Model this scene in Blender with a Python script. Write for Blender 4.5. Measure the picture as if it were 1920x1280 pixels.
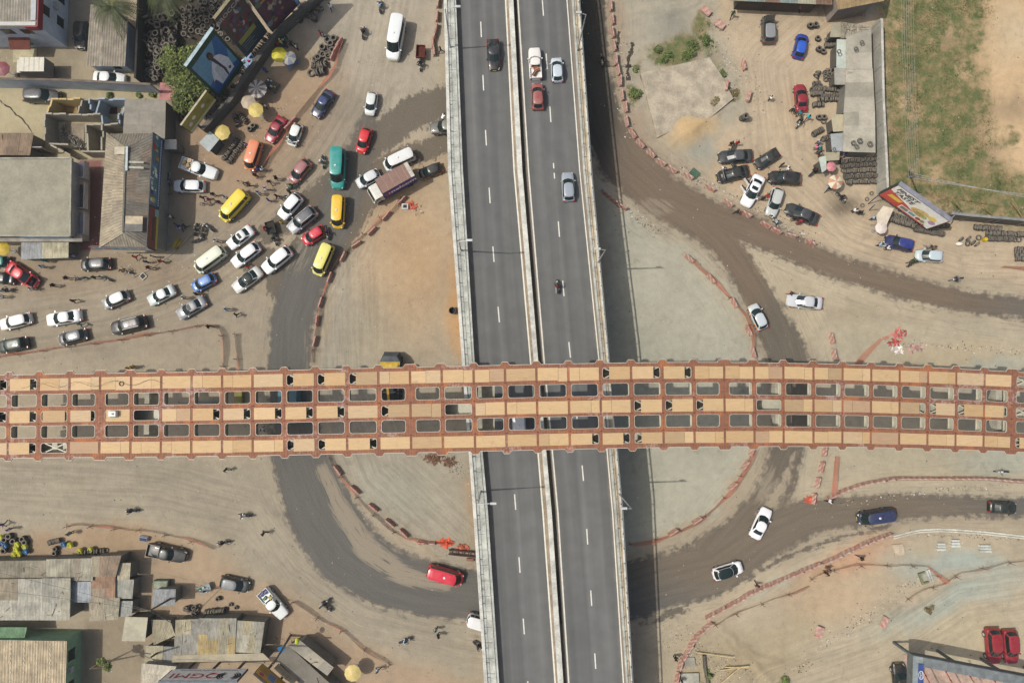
import bpy, math, random
import numpy as np
from mathutils import Vector, Matrix
R = math.radians
random.seed(7)
for o in list(bpy.data.objects): bpy.data.objects.remove(o)
sc = bpy.context.scene
col = sc.collection
# ---------------------------------------------------------------- camera, sky, sun, exposure
H, F = 95.0, 1280.0
cam = bpy.data.cameras.new('camera'); camo = bpy.data.objects.new('camera', cam); col.objects.link(camo)
TH = R(2.6)                       # the drone camera is pitched a touch off the vertical
camo.location = (0, 0, H); camo.rotation_euler = (TH, 0, 0)
cam.sensor_width = 36; cam.lens = 24; cam.clip_end = 3000; cam.clip_start = 1
sc.camera = camo
ELEV, AZ = 57.5, 2.5
w = bpy.data.worlds.new('World'); sc.world = w; w.use_nodes = True
nt = w.node_tree; nt.nodes.clear()
sky = nt.nodes.new('ShaderNodeTexSky'); sky.sky_type = 'NISHITA'; sky.sun_disc = False
sky.sun_elevation = R(ELEV); sky.sun_rotation = R(-90 - AZ); sky.dust_density = 5.0; sky.air_density = 1.2
bg = nt.nodes.new('ShaderNodeBackground'); bg.inputs[1].default_value = 0.116
wo = nt.nodes.new('ShaderNodeOutputWorld'); nt.links.new(sky.outputs[0], bg.inputs[0]); nt.links.new(bg.outputs[0], wo.inputs[0])
sun = bpy.data.lights.new('sun', 'SUN'); sun.energy = 3.2; sun.angle = R(0.55); sun.color = (1.0, 0.965, 0.90)
suno = bpy.data.objects.new('sun', sun); col.objects.link(suno)
tv = Vector((math.cos(R(ELEV))*math.cos(R(AZ)), math.cos(R(ELEV))*math.sin(R(AZ)), -math.sin(R(ELEV))))
suno.rotation_euler = tv.to_track_quat('-Z', 'Y').to_euler(); suno.location = (-60, 0, 120)
vs = sc.view_settings; vs.view_transform = 'Standard'; vs.look = 'None'; vs.exposure = 0.0; vs.gamma = 1.0
sc.cycles.max_bounces = 6; sc.cycles.transparent_max_bounces = 12
# ---------------------------------------------------------------- helpers
def P(px, py, z=0.0):
    x = (px - 960)/F; y = (640 - py)/F
    t = (H - z)/(math.cos(TH) - y*math.sin(TH))
    return Vector((x*t, (y*math.cos(TH) + math.sin(TH))*t, z))
def PPM(px, py, z=0.0): return 1/max(1e-6, (P(px+1, py, z) - P(px, py, z)).length)
def lin(c):
    if isinstance(c, str): c = [int(c[i:i+2], 16) for i in (0, 2, 4)]
    return tuple((v/255/12.92) if v/255 <= .04045 else ((v/255 + .055)/1.055)**2.4 for v in c)
def alb(c, k=0.80):      # seen colour -> surface colour
    return tuple(min(.85, v*k) for v in lin(c))
def tag(o, label=None, cat=None, group=None, kind=None):
    if label: o['label'] = label
    if cat: o['category'] = cat
    if group: o['group'] = group
    if kind: o['kind'] = kind
    return o
def empty(name, loc=(0, 0, 0), rz=0, parent=None):
    o = bpy.data.objects.new(name, None); col.objects.link(o); o.empty_display_size = .3
    o.location = loc; o.rotation_euler = (0, 0, rz)
    if parent: o.parent = parent
    return o
class MB:
    def __init__(s): s.v = []; s.f = []; s.c = []; s.uv = []; s.m = []; s.M = None
    def q(s, pts, c=(1, 1, 1), uv=None, m=0):
        n = len(s.v)
        for p in pts:
            p = Vector(p)
            if s.M is not None: p = s.M @ p
            s.v.append(p)
        s.f.append(tuple(range(n, n + len(pts)))); s.c.append(c); s.uv.append(uv or [(0, 0)]*len(pts)); s.m.append(m)
    def box(s, a, b, c=(1, 1, 1), m=0, top=None):
        x0, y0, z0 = a; x1, y1, z1 = b
        if x0 > x1: x0, x1 = x1, x0
        if y0 > y1: y0, y1 = y1, y0
        if z0 > z1: z0, z1 = z1, z0
        t = top or c
        s.q([(x0,y0,z1),(x1,y0,z1),(x1,y1,z1),(x0,y1,z1)], t, [(x0,y0),(x1,y0),(x1,y1),(x0,y1)], m)
        s.q([(x0,y1,z0),(x1,y1,z0),(x1,y0,z0),(x0,y0,z0)], c, None, m)
        s.q([(x0,y0,z0),(x1,y0,z0),(x1,y0,z1),(x0,y0,z1)], c, [(x0,z0),(x1,z0),(x1,z1),(x0,z1)], m)
        s.q([(x1,y1,z0),(x0,y1,z0),(x0,y1,z1),(x1,y1,z1)], c, [(x1,z0),(x0,z0),(x0,z1),(x1,z1)], m)
        s.q([(x1,y0,z0),(x1,y1,z0),(x1,y1,z1),(x1,y0,z1)], c, [(y0,z0),(y1,z0),(y1,z1),(y0,z1)], m)
        s.q([(x0,y1,z0),(x0,y0,z0),(x0,y0,z1),(x0,y1,z1)], c, [(y1,z0),(y0,z0),(y0,z1),(y1,z1)], m)
    def hexa(s, lo, hi, c=(1, 1, 1), m=0, top=None, cap=True):   # lo, hi: matching point loops (ccw)
        n = len(lo)
        if cap: s.q(hi, top or c, [(p[0], p[1]) for p in hi], m); s.q(list(reversed(lo)), c, None, m)
        for i in range(n):
            j = (i + 1) % n
            L = (Vector(lo[j]) - Vector(lo[i])).length
            s.q([lo[i], lo[j], hi[j], hi[i]], c, [(0, lo[i][2]), (L, lo[j][2]), (L, hi[j][2]), (0, hi[i][2])], m)
    def prism(s, pts, z0, z1, c=(1, 1, 1), m=0, top=None):
        a = sum(pts[i][0]*pts[(i+1) % len(pts)][1] - pts[(i+1) % len(pts)][0]*pts[i][1] for i in range(len(pts)))
        if a < 0: pts = list(reversed(pts))
        s.hexa([(p[0], p[1], z0) for p in pts], [(p[0], p[1], z1) for p in pts], c, m, top)
    def bar(s, a, b, wd, ht, c=(1, 1, 1), m=0):
        a = Vector(a); b = Vector(b); d = b - a
        if d.length < 1e-6: return
        d.normalize(); up = Vector((0, 0, 1))
        if abs(d.z) > .95: up = Vector((0, 1, 0))
        sd = d.cross(up).normalized(); u2 = sd.cross(d).normalized()
        lo = [a - sd*wd/2 - u2*ht/2, b - sd*wd/2 - u2*ht/2, b + sd*wd/2 - u2*ht/2, a + sd*wd/2 - u2*ht/2]
        hi = [p + u2*ht for p in lo]
        L = (b - a).length
        # loops ccw seen from u2
        lo = [lo[3], lo[2], lo[1], lo[0]]; hi = [hi[3], hi[2], hi[1], hi[0]]
        s.hexa(lo, hi, c, m)
    def tube(s, a, b, r0, r1=None, n=8, c=(1, 1, 1), m=0, cap=True):
        a = Vector(a); b = Vector(b); r1 = r0 if r1 is None else r1
        d = (b - a).normalized(); up = Vector((0, 0, 1)) if abs(d.z) < .9 else Vector((1, 0, 0))
        e1 = d.cross(up).normalized(); e2 = d.cross(e1)
        A = [a + (e1*math.cos(t) - e2*math.sin(t))*r0 for t in [2*math.pi*i/n for i in range(n)]]
        B = [b + (e1*math.cos(t) - e2*math.sin(t))*r1 for t in [2*math.pi*i/n for i in range(n)]]
        for i in range(n):
            j = (i+1) % n; s.q([A[j], A[i], B[i], B[j]], c, None, m)
        if cap: s.q(A, c, None, m); s.q(list(reversed(B)), c, None, m)
    def lathe(s, prof, n=20, c=(1, 1, 1), m=0, close=False):      # prof (r,z) about z
        k = len(prof)
        rng = range(k) if close else range(k-1)
        for i in range(n):
            a0 = 2*math.pi*i/n; a1 = 2*math.pi*(i+1)/n
            for j in rng:
                r0, z0 = prof[j]; r1, z1 = prof[(j+1) % k]
                s.q([(r0*math.cos(a0), r0*math.sin(a0), z0), (r0*math.cos(a1), r0*math.sin(a1), z0), (r1*math.cos(a1), r1*math.sin(a1), z1), (r1*math.cos(a0), r1*math.sin(a0), z1)], c, None, m)
    def ball(s, ctr, r, n=10, k=6, c=(1, 1, 1), m=0, sc3=(1, 1, 1)):
        for j in range(k):
            t0 = math.pi*j/k; t1 = math.pi*(j+1)/k
            for i in range(n):
                a0 = 2*math.pi*i/n; a1 = 2*math.pi*(i+1)/n
                def p(a, t): return (ctr[0]+r*sc3[0]*math.cos(a)*math.sin(t), ctr[1]+r*sc3[1]*math.sin(a)*math.sin(t), ctr[2]+r*sc3[2]*math.cos(t))
                pts = [p(a0, t1), p(a1, t1), p(a1, t0), p(a0, t0)]
                if j == 0: pts = pts[:3]
                if j == k-1: pts = [pts[0], pts[2], pts[3]]
                s.q(pts, c, None, m)
    def mesh(s, name, mats, smooth=None):
        me = bpy.data.meshes.new(name)
        me.from_pydata([tuple(p) for p in s.v], [], s.f)
        for m in (mats if isinstance(mats, (list, tuple)) else [mats]): me.materials.append(m)
        ca = me.color_attributes.new('Col', 'FLOAT_COLOR', 'CORNER'); uvl = me.uv_layers.new(name='UV')
        cd = []; ud = []
        for f, c, u in zip(s.f, s.c, s.uv):
            for i in range(len(f)): cd.extend((c[0], c[1], c[2], 1.0)); ud.extend(u[i])
        ca.data.foreach_set('color', cd); uvl.data.foreach_set('uv', ud)
        me.polygons.foreach_set('material_index', s.m)
        if smooth:
            import bmesh
            bm = bmesh.new(); bm.from_mesh(me); bmesh.ops.remove_doubles(bm, verts=bm.verts, dist=1e-4); bm.to_mesh(me); bm.free()
            me.polygons.foreach_set('use_smooth', [True]*len(me.polygons)); me.set_sharp_from_angle(angle=R(smooth))
        me.update(); return me
    def build(s, name, mats, parent=None, smooth=None, loc=None):
        o = bpy.data.objects.new(name, s.mesh(name, mats, smooth)); col.objects.link(o)
        if parent: o.parent = parent
        if loc is not None: o.location = loc
        return o
def kids(o): return CH.get(o.name, [])
CH = {}
def copy_tree(o, parent=None):
    c = o.copy(); col.objects.link(c)
    if parent: c.parent = parent
    for ch in list(o.children): copy_tree(ch, c)
    return c
# ---------------------------------------------------------------- materials
def N(nt, t, **k):
    n = nt.nodes.new(t)
    for a, b in k.items(): setattr(n, a, b)
    return n
def newmat(name):
    m = bpy.data.materials.new(name); m.use_nodes = True; nt = m.node_tree; nt.nodes.clear()
    out = N(nt, 'ShaderNodeOutputMaterial'); b = N(nt, 'ShaderNodeBsdfPrincipled'); nt.links.new(b.outputs[0], out.inputs[0])
    return m, nt, b, out
def mathn(nt, op, a, b=None, c=None, clamp=False):
    n = N(nt, 'ShaderNodeMath', operation=op); n.use_clamp = clamp
    for i, x in enumerate((a, b, c)):
        if x is None: continue
        if isinstance(x, (int, float)): n.inputs[i].default_value = x
        else: nt.links.new(x, n.inputs[i])
    return n.outputs[0]
def mixc(nt, fac, a, b, bt='MIX'):
    n = N(nt, 'ShaderNodeMix', data_type='RGBA', blend_type=bt)
    for s_, x in ((0, fac), (6, a), (7, b)):
        if isinstance(x, (int, float)): n.inputs[s_].default_value = x
        elif isinstance(x, tuple): n.inputs[s_].default_value = (*x[:3], 1)
        else: nt.links.new(x, n.inputs[s_])
    return n.outputs[2]
def noise(nt, vec, scale, detail=3, rough=.55, dist=0):
    n = N(nt, 'ShaderNodeTexNoise'); n.inputs['Scale'].default_value = scale; n.inputs['Detail'].default_value = detail
    n.inputs['Roughness'].default_value = rough; n.inputs['Distortion'].default_value = dist
    if vec is not None: nt.links.new(vec, n.inputs['Vector'])
    return n.outputs[0]
def ramp(nt, fac, lo, hi, a=0.0, b=1.0):
    n = N(nt, 'ShaderNodeMapRange', interpolation_type='SMOOTHSTEP'); nt.links.new(fac, n.inputs[0])
    n.inputs[1].default_value = lo; n.inputs[2].default_value = hi; n.inputs[3].default_value = a; n.inputs[4].default_value = b
    return n.outputs[0]
def bump(nt, h, b, strength=.3, dist=.02):
    n = N(nt, 'ShaderNodeBump'); n.inputs['Strength'].default_value = strength; n.inputs['Distance'].default_value = dist
    nt.links.new(h, n.inputs['Height']); nt.links.new(n.outputs[0], b.inputs['Normal'])
def attr(nt, name, out=0):
    n = N(nt, 'ShaderNodeAttribute'); n.attribute_name = name; return n.outputs[out]
def geo(nt): return N(nt, 'ShaderNodeNewGeometry').outputs['Position']
def mplain(name, rough=.85, var=.35, scale=1.3, dust=0.0, metal=0.0, obj=False, fine=14, bmp=.25, spec=.3):
    m, nt, b, out = newmat(name)
    c = N(nt, 'ShaderNodeObjectInfo').outputs['Color'] if obj else attr(nt, 'Col')
    g = geo(nt)
    n1 = noise(nt, g, scale, 4, .6); n2 = noise(nt, g, fine, 3, .6)
    s = mathn(nt, 'ADD', mathn(nt, 'MULTIPLY', n1, .65), mathn(nt, 'MULTIPLY', n2, .35))
    f = ramp(nt, s, .3, .7, 1 - var, 1 + var*.5)
    cc = mixc(nt, 1.0, c, f, 'MULTIPLY')
    if dust:
        up = N(nt, 'ShaderNodeSeparateXYZ'); nt.links.new(N(nt, 'ShaderNodeNewGeometry').outputs['Normal'], up.inputs[0])
        d = mathn(nt, 'MULTIPLY', ramp(nt, up.outputs[2], .1, .9), ramp(nt, n1, .3, .7, dust*.5, dust))
        cc = mixc(nt, d, cc, (.33, .28, .21))
    nt.links.new(cc, b.inputs['Base Color']); b.inputs['Roughness'].default_value = rough; b.inputs['Metallic'].default_value = metal
    b.inputs['Specular IOR Level'].default_value = spec
    bump(nt, n2, b, bmp, .02)
    return m
M_plain = mplain('plain')
M_conc = mplain('concrete', .9, .4, .7, fine=5)
M_plast = mplain('plaster', .9, .25, .5, fine=3, bmp=.1)
M_obj = mplain('dyed', .8, .2, 3, obj=True)
M_paintw = mplain('worn_paint', .5, .18, 2, dust=.12)
M_steel = mplain('steel', .55, .25, 2, metal=.3, spec=.5)
M_rubber = mplain('rubber', .8, .3, 3, dust=.42)
M_cloth = mplain('cloth', .9, .15, 5, obj=True)
M_skin = mplain('skin', .6, .1, 5)
M_leaf = mplain('leaf', .6, .35, 1.2, fine=4)
def mcar(name, d=.12):
    m, nt, b, out = newmat(name)
    c = N(nt, 'ShaderNodeObjectInfo').outputs['Color']; g = geo(nt)
    n1 = noise(nt, g, 1.2, 4, .6); n2 = noise(nt, g, 9, 3, .7)
    up = N(nt, 'ShaderNodeSeparateXYZ'); nt.links.new(N(nt, 'ShaderNodeNewGeometry').outputs['Normal'], up.inputs[0])
    s = mathn(nt, 'ADD', mathn(nt, 'MULTIPLY', n1, .6), mathn(nt, 'MULTIPLY', n2, .4))
    dd = ramp(nt, s, .35, .7, d*.15, d*.9)
    nt.links.new(mixc(nt, dd, c, (.34, .29, .22)), b.inputs['Base Color'])
    nt.links.new(ramp(nt, s, .3, .7, .22, .5), b.inputs['Roughness'])
    b.inputs['Coat Weight'].default_value = .25; b.inputs['Coat Roughness'].default_value = .08
    return m
M_car = mcar('car_paint', .12); M_cardirty = mcar('dusty_car_paint', .42)
def msimple(name, c, rough, metal=0, emis=None, spec=.5):
    m, nt, b, out = newmat(name); b.inputs['Base Color'].default_value = (*c, 1); b.inputs['Roughness'].default_value = rough
    b.inputs['Metallic'].default_value = metal; b.inputs['Specular IOR Level'].default_value = spec
    return m
M_glass = msimple('dark_glass', (.012, .022, .022), .12, spec=.45)
M_black = msimple('black_plastic', (.02, .02, .02), .55)
M_tyre = msimple('tyre_black', (.03, .03, .028), .85)
M_chrome = msimple('chrome', (.6, .6, .6), .25, .9)
M_lamp = msimple('lamp_lens', (.6, .6, .56), .15)
M_red = msimple('red_lens', (.35, .01, .01), .25)
def mtin(name, amp=.55, per=.18):
    m, nt, b, out = newmat(name); g = geo(nt); uv = N(nt, 'ShaderNodeUVMap').outputs[0]
    sx = N(nt, 'ShaderNodeSeparateXYZ'); nt.links.new(uv, sx.inputs[0])
    wv = mathn(nt, 'SINE', mathn(nt, 'MULTIPLY', sx.outputs[0], 2*math.pi/per))
    n1 = noise(nt, g, .8, 5, .65); n2 = noise(nt, g, 6, 4, .7)
    mp = N(nt, 'ShaderNodeMapping'); nt.links.new(uv, mp.inputs[0]); mp.inputs['Scale'].default_value = (5, .5, 1)
    n3 = noise(nt, mp.outputs[0], 1, 4, .6)
    c = mixc(nt, 1.0, attr(nt, 'Col'), ramp(nt, n1, .3, .7, .7, 1.15), 'MULTIPLY')
    c = mixc(nt, 1.0, c, ramp(nt, n3, .3, .7, .72, 1.12), 'MULTIPLY')
    c = mixc(nt, ramp(nt, n2, .56, .68, 0, .55), c, (.11, .065, .035))
    c = mixc(nt, 1.0, c, mathn(nt, 'ADD', mathn(nt, 'MULTIPLY', wv, .15), .97), 'MULTIPLY'); c = mixc(nt, 1.0, c, (1.0, .985, .93), 'MULTIPLY')
    nt.links.new(c, b.inputs['Base Color']); b.inputs['Roughness'].default_value = .65; b.inputs['Metallic'].default_value = .15
    bump(nt, wv, b, amp, .03)
    return m
M_tin = mtin('corrugated_sheet'); M_tinw = mtin('wide_corrugated_sheet', .6, .36)
# rusty steel plate with rows of studs
def mrust():
    m, nt, b, out = newmat('rusty_steel'); g = geo(nt); uv = N(nt, 'ShaderNodeUVMap').outputs[0]
    sx = N(nt, 'ShaderNodeSeparateXYZ'); nt.links.new(uv, sx.inputs[0])
    n1 = noise(nt, g, .35, 5, .7); n2 = noise(nt, g, 2.2, 4, .7)
    base = mixc(nt, ramp(nt, n2, .35, .65), alb((132, 90, 70)), alb((156, 103, 74)))
    base = mixc(nt, ramp(nt, n1, .52, .66, 0, .75), base, alb((186, 116, 70)))
    n4 = noise(nt, g, .22, 3, .6)
    base = mixc(nt, mathn(nt, 'MULTIPLY', ramp(nt, n4, .54, .64), ramp(nt, n2, .45, .6, 0, .55)), base, alb((185, 165, 160)))
    fx = mathn(nt, 'FRACT', mathn(nt, 'MULTIPLY', sx.outputs[0], 1/.30)); fy = mathn(nt, 'FRACT', mathn(nt, 'MULTIPLY', sx.outputs[1], 1/.17))
    dx = mathn(nt, 'ABSOLUTE', mathn(nt, 'SUBTRACT', fx, .5)); dy = mathn(nt, 'ABSOLUTE', mathn(nt, 'SUBTRACT', fy, .5))
    dd = mathn(nt, 'ADD', mathn(nt, 'MULTIPLY', dx, .3), mathn(nt, 'MULTIPLY', dy, .17))
    stud = ramp(nt, dd, .035, .065, 1, 0)
    c = mixc(nt, mathn(nt, 'MULTIPLY', stud, .55), base, alb((92, 58, 46)))
    nt.links.new(c, b.inputs['Base Color']); b.inputs['Roughness'].default_value = .85
    bump(nt, stud, b, .6, .05)
    return m
M_rust = mrust()
def mwood():
    m, nt, b, out = newmat('plywood'); tc = N(nt, 'ShaderNodeTexCoord').outputs['Object']
    mp = N(nt, 'ShaderNodeMapping'); nt.links.new(tc, mp.inputs[0]); mp.inputs['Scale'].default_value = (.8, 9, 1)
    rnd = N(nt, 'ShaderNodeObjectInfo')
    mp2 = N(nt, 'ShaderNodeVectorMath', operation='ADD'); nt.links.new(mp.outputs[0], mp2.inputs[0])
    cx = N(nt, 'ShaderNodeCombineXYZ'); nt.links.new(mathn(nt, 'MULTIPLY', rnd.outputs['Random'], 50), cx.inputs[2]); nt.links.new(cx.outputs[0], mp2.inputs[1])
    n1 = noise(nt, mp2.outputs[0], 1.5, 4, .6, .8); n2 = noise(nt, geo(nt), 1.2, 4, .6)
    c = mixc(nt, 1.0, rnd.outputs['Color'], ramp(nt, n1, .3, .7, .86, 1.06), 'MULTIPLY')
    c = mixc(nt, ramp(nt, n2, .58, .75, 0, .35), c, alb((150, 122, 88)))
    nt.links.new(c, b.inputs['Base Color']); b.inputs['Roughness'].default_value = .8
    return m
M_wood = mwood()
def mnet():      # orange safety netting, a woven mesh with holes
    m, nt, b, out = newmat('orange_netting'); uv = N(nt, 'ShaderNodeUVMap').outputs[0]
    sx = N(nt, 'ShaderNodeSeparateXYZ'); nt.links.new(uv, sx.inputs[0])
    fx = mathn(nt, 'FRACT', mathn(nt, 'MULTIPLY', sx.outputs[0], 11)); fy = mathn(nt, 'FRACT', mathn(nt, 'MULTIPLY', sx.outputs[1], 11))
    hole = mathn(nt, 'MULTIPLY', mathn(nt, 'GREATER_THAN', fx, .3), mathn(nt, 'GREATER_THAN', fy, .3))
    n1 = noise(nt, geo(nt), 1.5, 3, .6)
    nt.links.new(mixc(nt, n1, alb((190, 112, 88)), alb((202, 134, 106))), b.inputs['Base Color']); b.inputs['Roughness'].default_value = .7
    nt.links.new(mathn(nt, 'SUBTRACT', 1, mathn(nt, 'MULTIPLY', hole, .95)), b.inputs['Alpha'])
    return m
M_net = mnet()
def mstripe():
    m, nt, b, out = newmat('barrier_plastic'); tc = N(nt, 'ShaderNodeTexCoord').outputs['Object']; oi = N(nt, 'ShaderNodeObjectInfo')
    sx = N(nt, 'ShaderNodeSeparateXYZ'); nt.links.new(tc, sx.inputs[0])
    t = mathn(nt, 'ADD', mathn(nt, 'MULTIPLY', sx.outputs[0], 1.35), mathn(nt, 'ADD', mathn(nt, 'MULTIPLY', sx.outputs[1], 1.1), mathn(nt, 'MULTIPLY', sx.outputs[2], 1.0)))
    f = mathn(nt, 'FRACT', t); st = mathn(nt, 'LESS_THAN', f, .45)
    sc_ = N(nt, 'ShaderNodeSeparateColor'); nt.links.new(oi.outputs['Color'], sc_.inputs[0])
    n1 = noise(nt, geo(nt), 3, 4, .65)
    red = mixc(nt, sc_.outputs[1], alb((184, 76, 70)), alb((192, 136, 118)))
    c = mixc(nt, mathn(nt, 'MULTIPLY', mathn(nt, 'MULTIPLY', st, ramp(nt, noise(nt, geo(nt), 1.3, 3, .6), .38, .52)), sc_.outputs[0]), red, alb((214, 192, 178)))
    c = mixc(nt, ramp(nt, n1, .32, .68, .15, .75), c, (.36, .30, .235))
    nt.links.new(c, b.inputs['Base Color']); b.inputs['Roughness'].default_value = .6
    return m
M_barrier = mstripe()
# ---------------------------------------------------------------- ground
def vnoise(X, Y, s, seed):
    rg = np.random.RandomState(seed); G = rg.rand(256, 256)
    x = X/s + 500; y = Y/s + 500; xi = np.floor(x).astype(int); yi = np.floor(y).astype(int)
    fx = x - xi; fy = y - yi; fx = fx*fx*(3-2*fx); fy = fy*fy*(3-2*fy)
    a = G[xi % 256, yi % 256]; b = G[(xi+1) % 256, yi % 256]; c = G[xi % 256, (yi+1) % 256]; d = G[(xi+1) % 256, (yi+1) % 256]
    return (a*(1-fx)+b*fx)*(1-fy) + (c*(1-fx)+d*fx)*fy
STEP = .25
gx = np.arange(-78, 78.01, STEP); gy = np.arange(-54, 54.01, STEP)
ex = np.array([4, 12, 30, 70, 150, 320, 700]); 
xs = np.concatenate([-78 - ex[::-1], gx, 78 + ex]); ys = np.concatenate([-54 - ex[::-1], gy, 54 + ex])
NX, NY = len(xs), len(ys)
X, Y = np.meshgrid(xs, ys, indexing='ij'); X = X.ravel(); Y = Y.ravel()
_yc = Y*math.cos(TH) - H*math.sin(TH); _zc = np.maximum(Y*math.sin(TH) + H*math.cos(TH), 5)
PX = 960 + F*X/_zc; PY = 640 - F*_yc/_zc
wx = PX + (vnoise(X, Y, 7, 1)-.5)*34 + (vnoise(X, Y, 1.7, 2)-.5)*16; wy = PY + (vnoise(X, Y, 7, 3)-.5)*34 + (vnoise(X, Y, 1.7, 4)-.5)*16
def sstep(x, a, b):
    t = np.clip((x-a)/(b-a), 0, 1); return t*t*(3-2*t)
def polysd(poly, x, y):       # + inside, in px
    d = np.full(x.shape, 1e9); ins = np.zeros(x.shape, bool); n = len(poly)
    for i in range(n):
        ax, ay = poly[i]; bx, by = poly[(i+1) % n]
        dx, dy = bx-ax, by-ay; t = np.clip(((x-ax)*dx+(y-ay)*dy)/(dx*dx+dy*dy+1e-9), 0, 1)
        d = np.minimum(d, np.hypot(x-ax-t*dx, y-ay-t*dy))
        c = ((ay > y) != (by > y)) & (x < (bx-ax)*(y-ay)/((by-ay) if by != ay else 1e-9)+ax); ins ^= c
    return np.where(ins, d, -d)
TINT = np.array([.90, .93, .91])
base = np.empty((len(X), 3)); base[:] = alb((178, 162, 140))
def blob(cx, cy, rx, ry, c, s=1.0, rot=0):
    a = R(rot); dx = wx-cx; dy = wy-cy; u = (dx*math.cos(a)+dy*math.sin(a))/rx; v = (-dx*math.sin(a)+dy*math.cos(a))/ry
    m = (s*(1-sstep(np.hypot(u, v), .1, 1.45)))[:, None]; base[:] = base*(1-m)+np.array(alb(c))*m
def area(poly, c, soft=14, s=1.0, warp=True):
    d = polysd(poly, wx if warp else PX, wy if warp else PY); m = (s*sstep(d, -soft, soft))[:, None]; base[:] = base*(1-m)+np.array(alb(c))*m
area([(-300,480),(420,470),(520,600),(500,660),(-300,690)], (166,152,133), 30)
area([(-300,860),(500,860),(560,1000),(700,1110),(900,1160),(900,1290),(640,1180),(380,990),(-300,960)], (170,158,139), 30)
area([(580,-50),(835,-50),(835,240),(700,330),(600,300)], (180,167,149), 30)
area([(600,400),(300,520),(330,380),(480,280),(620,150),(700,180)], (158,146,130), 40, .8)
blob(450, 250, 190, 150, (170,141,114), .9, -35); blob(560, 160, 80, 60, (180,152,124), .7, -50)
area([(330,1010),(560,1120),(760,1240),(900,1300),(300,1300),(250,1040)], (178,154,129), 30)
area([(0,480),(330,470),(420,520),(0,560)], (158,138,116), 20, .7)
area([(-60,1000),(260,985),(400,1040),(260,1060),(-60,1060)], (176,151,124), 18)
area([(640,470),(760,370),(870,330),(890,1080),(760,1010),(640,880),(595,760),(600,600)], (174,163,145), 14)
blob(775, 480, 115, 215, (194,162,127), .9, 0); blob(868, 600, 26, 150, (204,160,116), .9); blob(885, 930, 26, 90, (190,152,116), .8); blob(740, 930, 80, 70, (172,168,152), .6)
blob(700, 640, 70, 60, (178,164,140), .5)
area([(1125,330),(1180,400),(1300,470),(1390,560),(1420,680),(1410,850),(1340,960),(1200,1030),(1130,1040)], (184,178,160), 16)
blob(1240, 420, 70, 30, (182,168,145), .7, 35); blob(1345, 530, 25, 70, (184,170,148), .7, -35)
area([(1125,-60),(1200,-60),(1200,200),(1280,330),(1240,330),(1165,240)], (176,156,134), 12)
area([(1150,-60),(1330,-60),(1400,100),(1420,240),(1330,300),(1240,280),(1180,180)], (176,165,146), 14)
area([(1330,-60),(1640,-60),(1640,290),(1650,420),(1800,430),(2200,440),(2200,560),(1750,520),(1540,460),(1380,380),(1300,310),(1400,200)], (196,175,149), 18)
blob(1290, 248, 48, 30, (212,178,132), .95, -10); blob(1314, 292, 26, 26, (170,166,152), .9); blob(1390, 310, 70, 35, (192,158,124), .6)
blob(1240, 40, 55, 40, (160,155,142), .8); blob(1585, 385, 45, 26, (90,82,72), .65); blob(1500, 200, 40, 60, (206,178,146), .5)
area([(1380,420),(1500,470),(1600,500),(1800,545),(2200,565),(2200,600),(1800,600),(1560,560),(1500,640),(1420,560)], (194,178,153), 16)
area([(1520,600),(2200,610),(2200,930),(1560,950),(1480,950),(1530,700)], (188,174,151), 16)
blob(1800, 660, 130, 25, (196,176,146), .8, -4); blob(1870, 690, 70, 20, (178,176,160), .8); blob(1870, 860, 90, 30, (178,180,165), .7); blob(1700, 870, 120, 40, (184,172,148), .6)
area([(1240,1120),(1430,1060),(1600,1010),(1700,990),(2200,1000),(2200,1400),(1200,1400),(1190,1200)], (188,172,148), 14)
blob(1590, 1050, 95, 28, (206,162,130), .9, -22); blob(1560, 1120, 110, 60, (194,166,136), .8, -20); blob(1400, 1230, 120, 60, (176,158,128), .9)
blob(1790, 1060, 130, 28, (176,182,172), .95, 6); blob(1770, 1130, 150, 28, (176,180,168), .9, -18); blob(1820, 1200, 150, 60, (200,184,155), .8); blob(1470, 1085, 90, 14, (182,178,160), .8, -24)
blob(1480, 1180, 70, 45, (190,172,142), .6)
area([(-100,90),(262,90),(262,160),(-100,160)], (168,153,130), 4, 1, False)
area([(-100,165),(310,172),(310,300),(-100,300)], (184,170,138), 5, .9, False)
area([(266,-60),(470,-60),(470,100),(380,250),(330,250),(300,160),(266,160)], (66,60,52), 9, .95)
area([(150,300),(192,300),(190,470),(150,470)], (150,105,98), 3, 1, False)
area([(155,1150),(300,1150),(330,1300),(155,1300)], (150,134,112), 10, .7)
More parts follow.
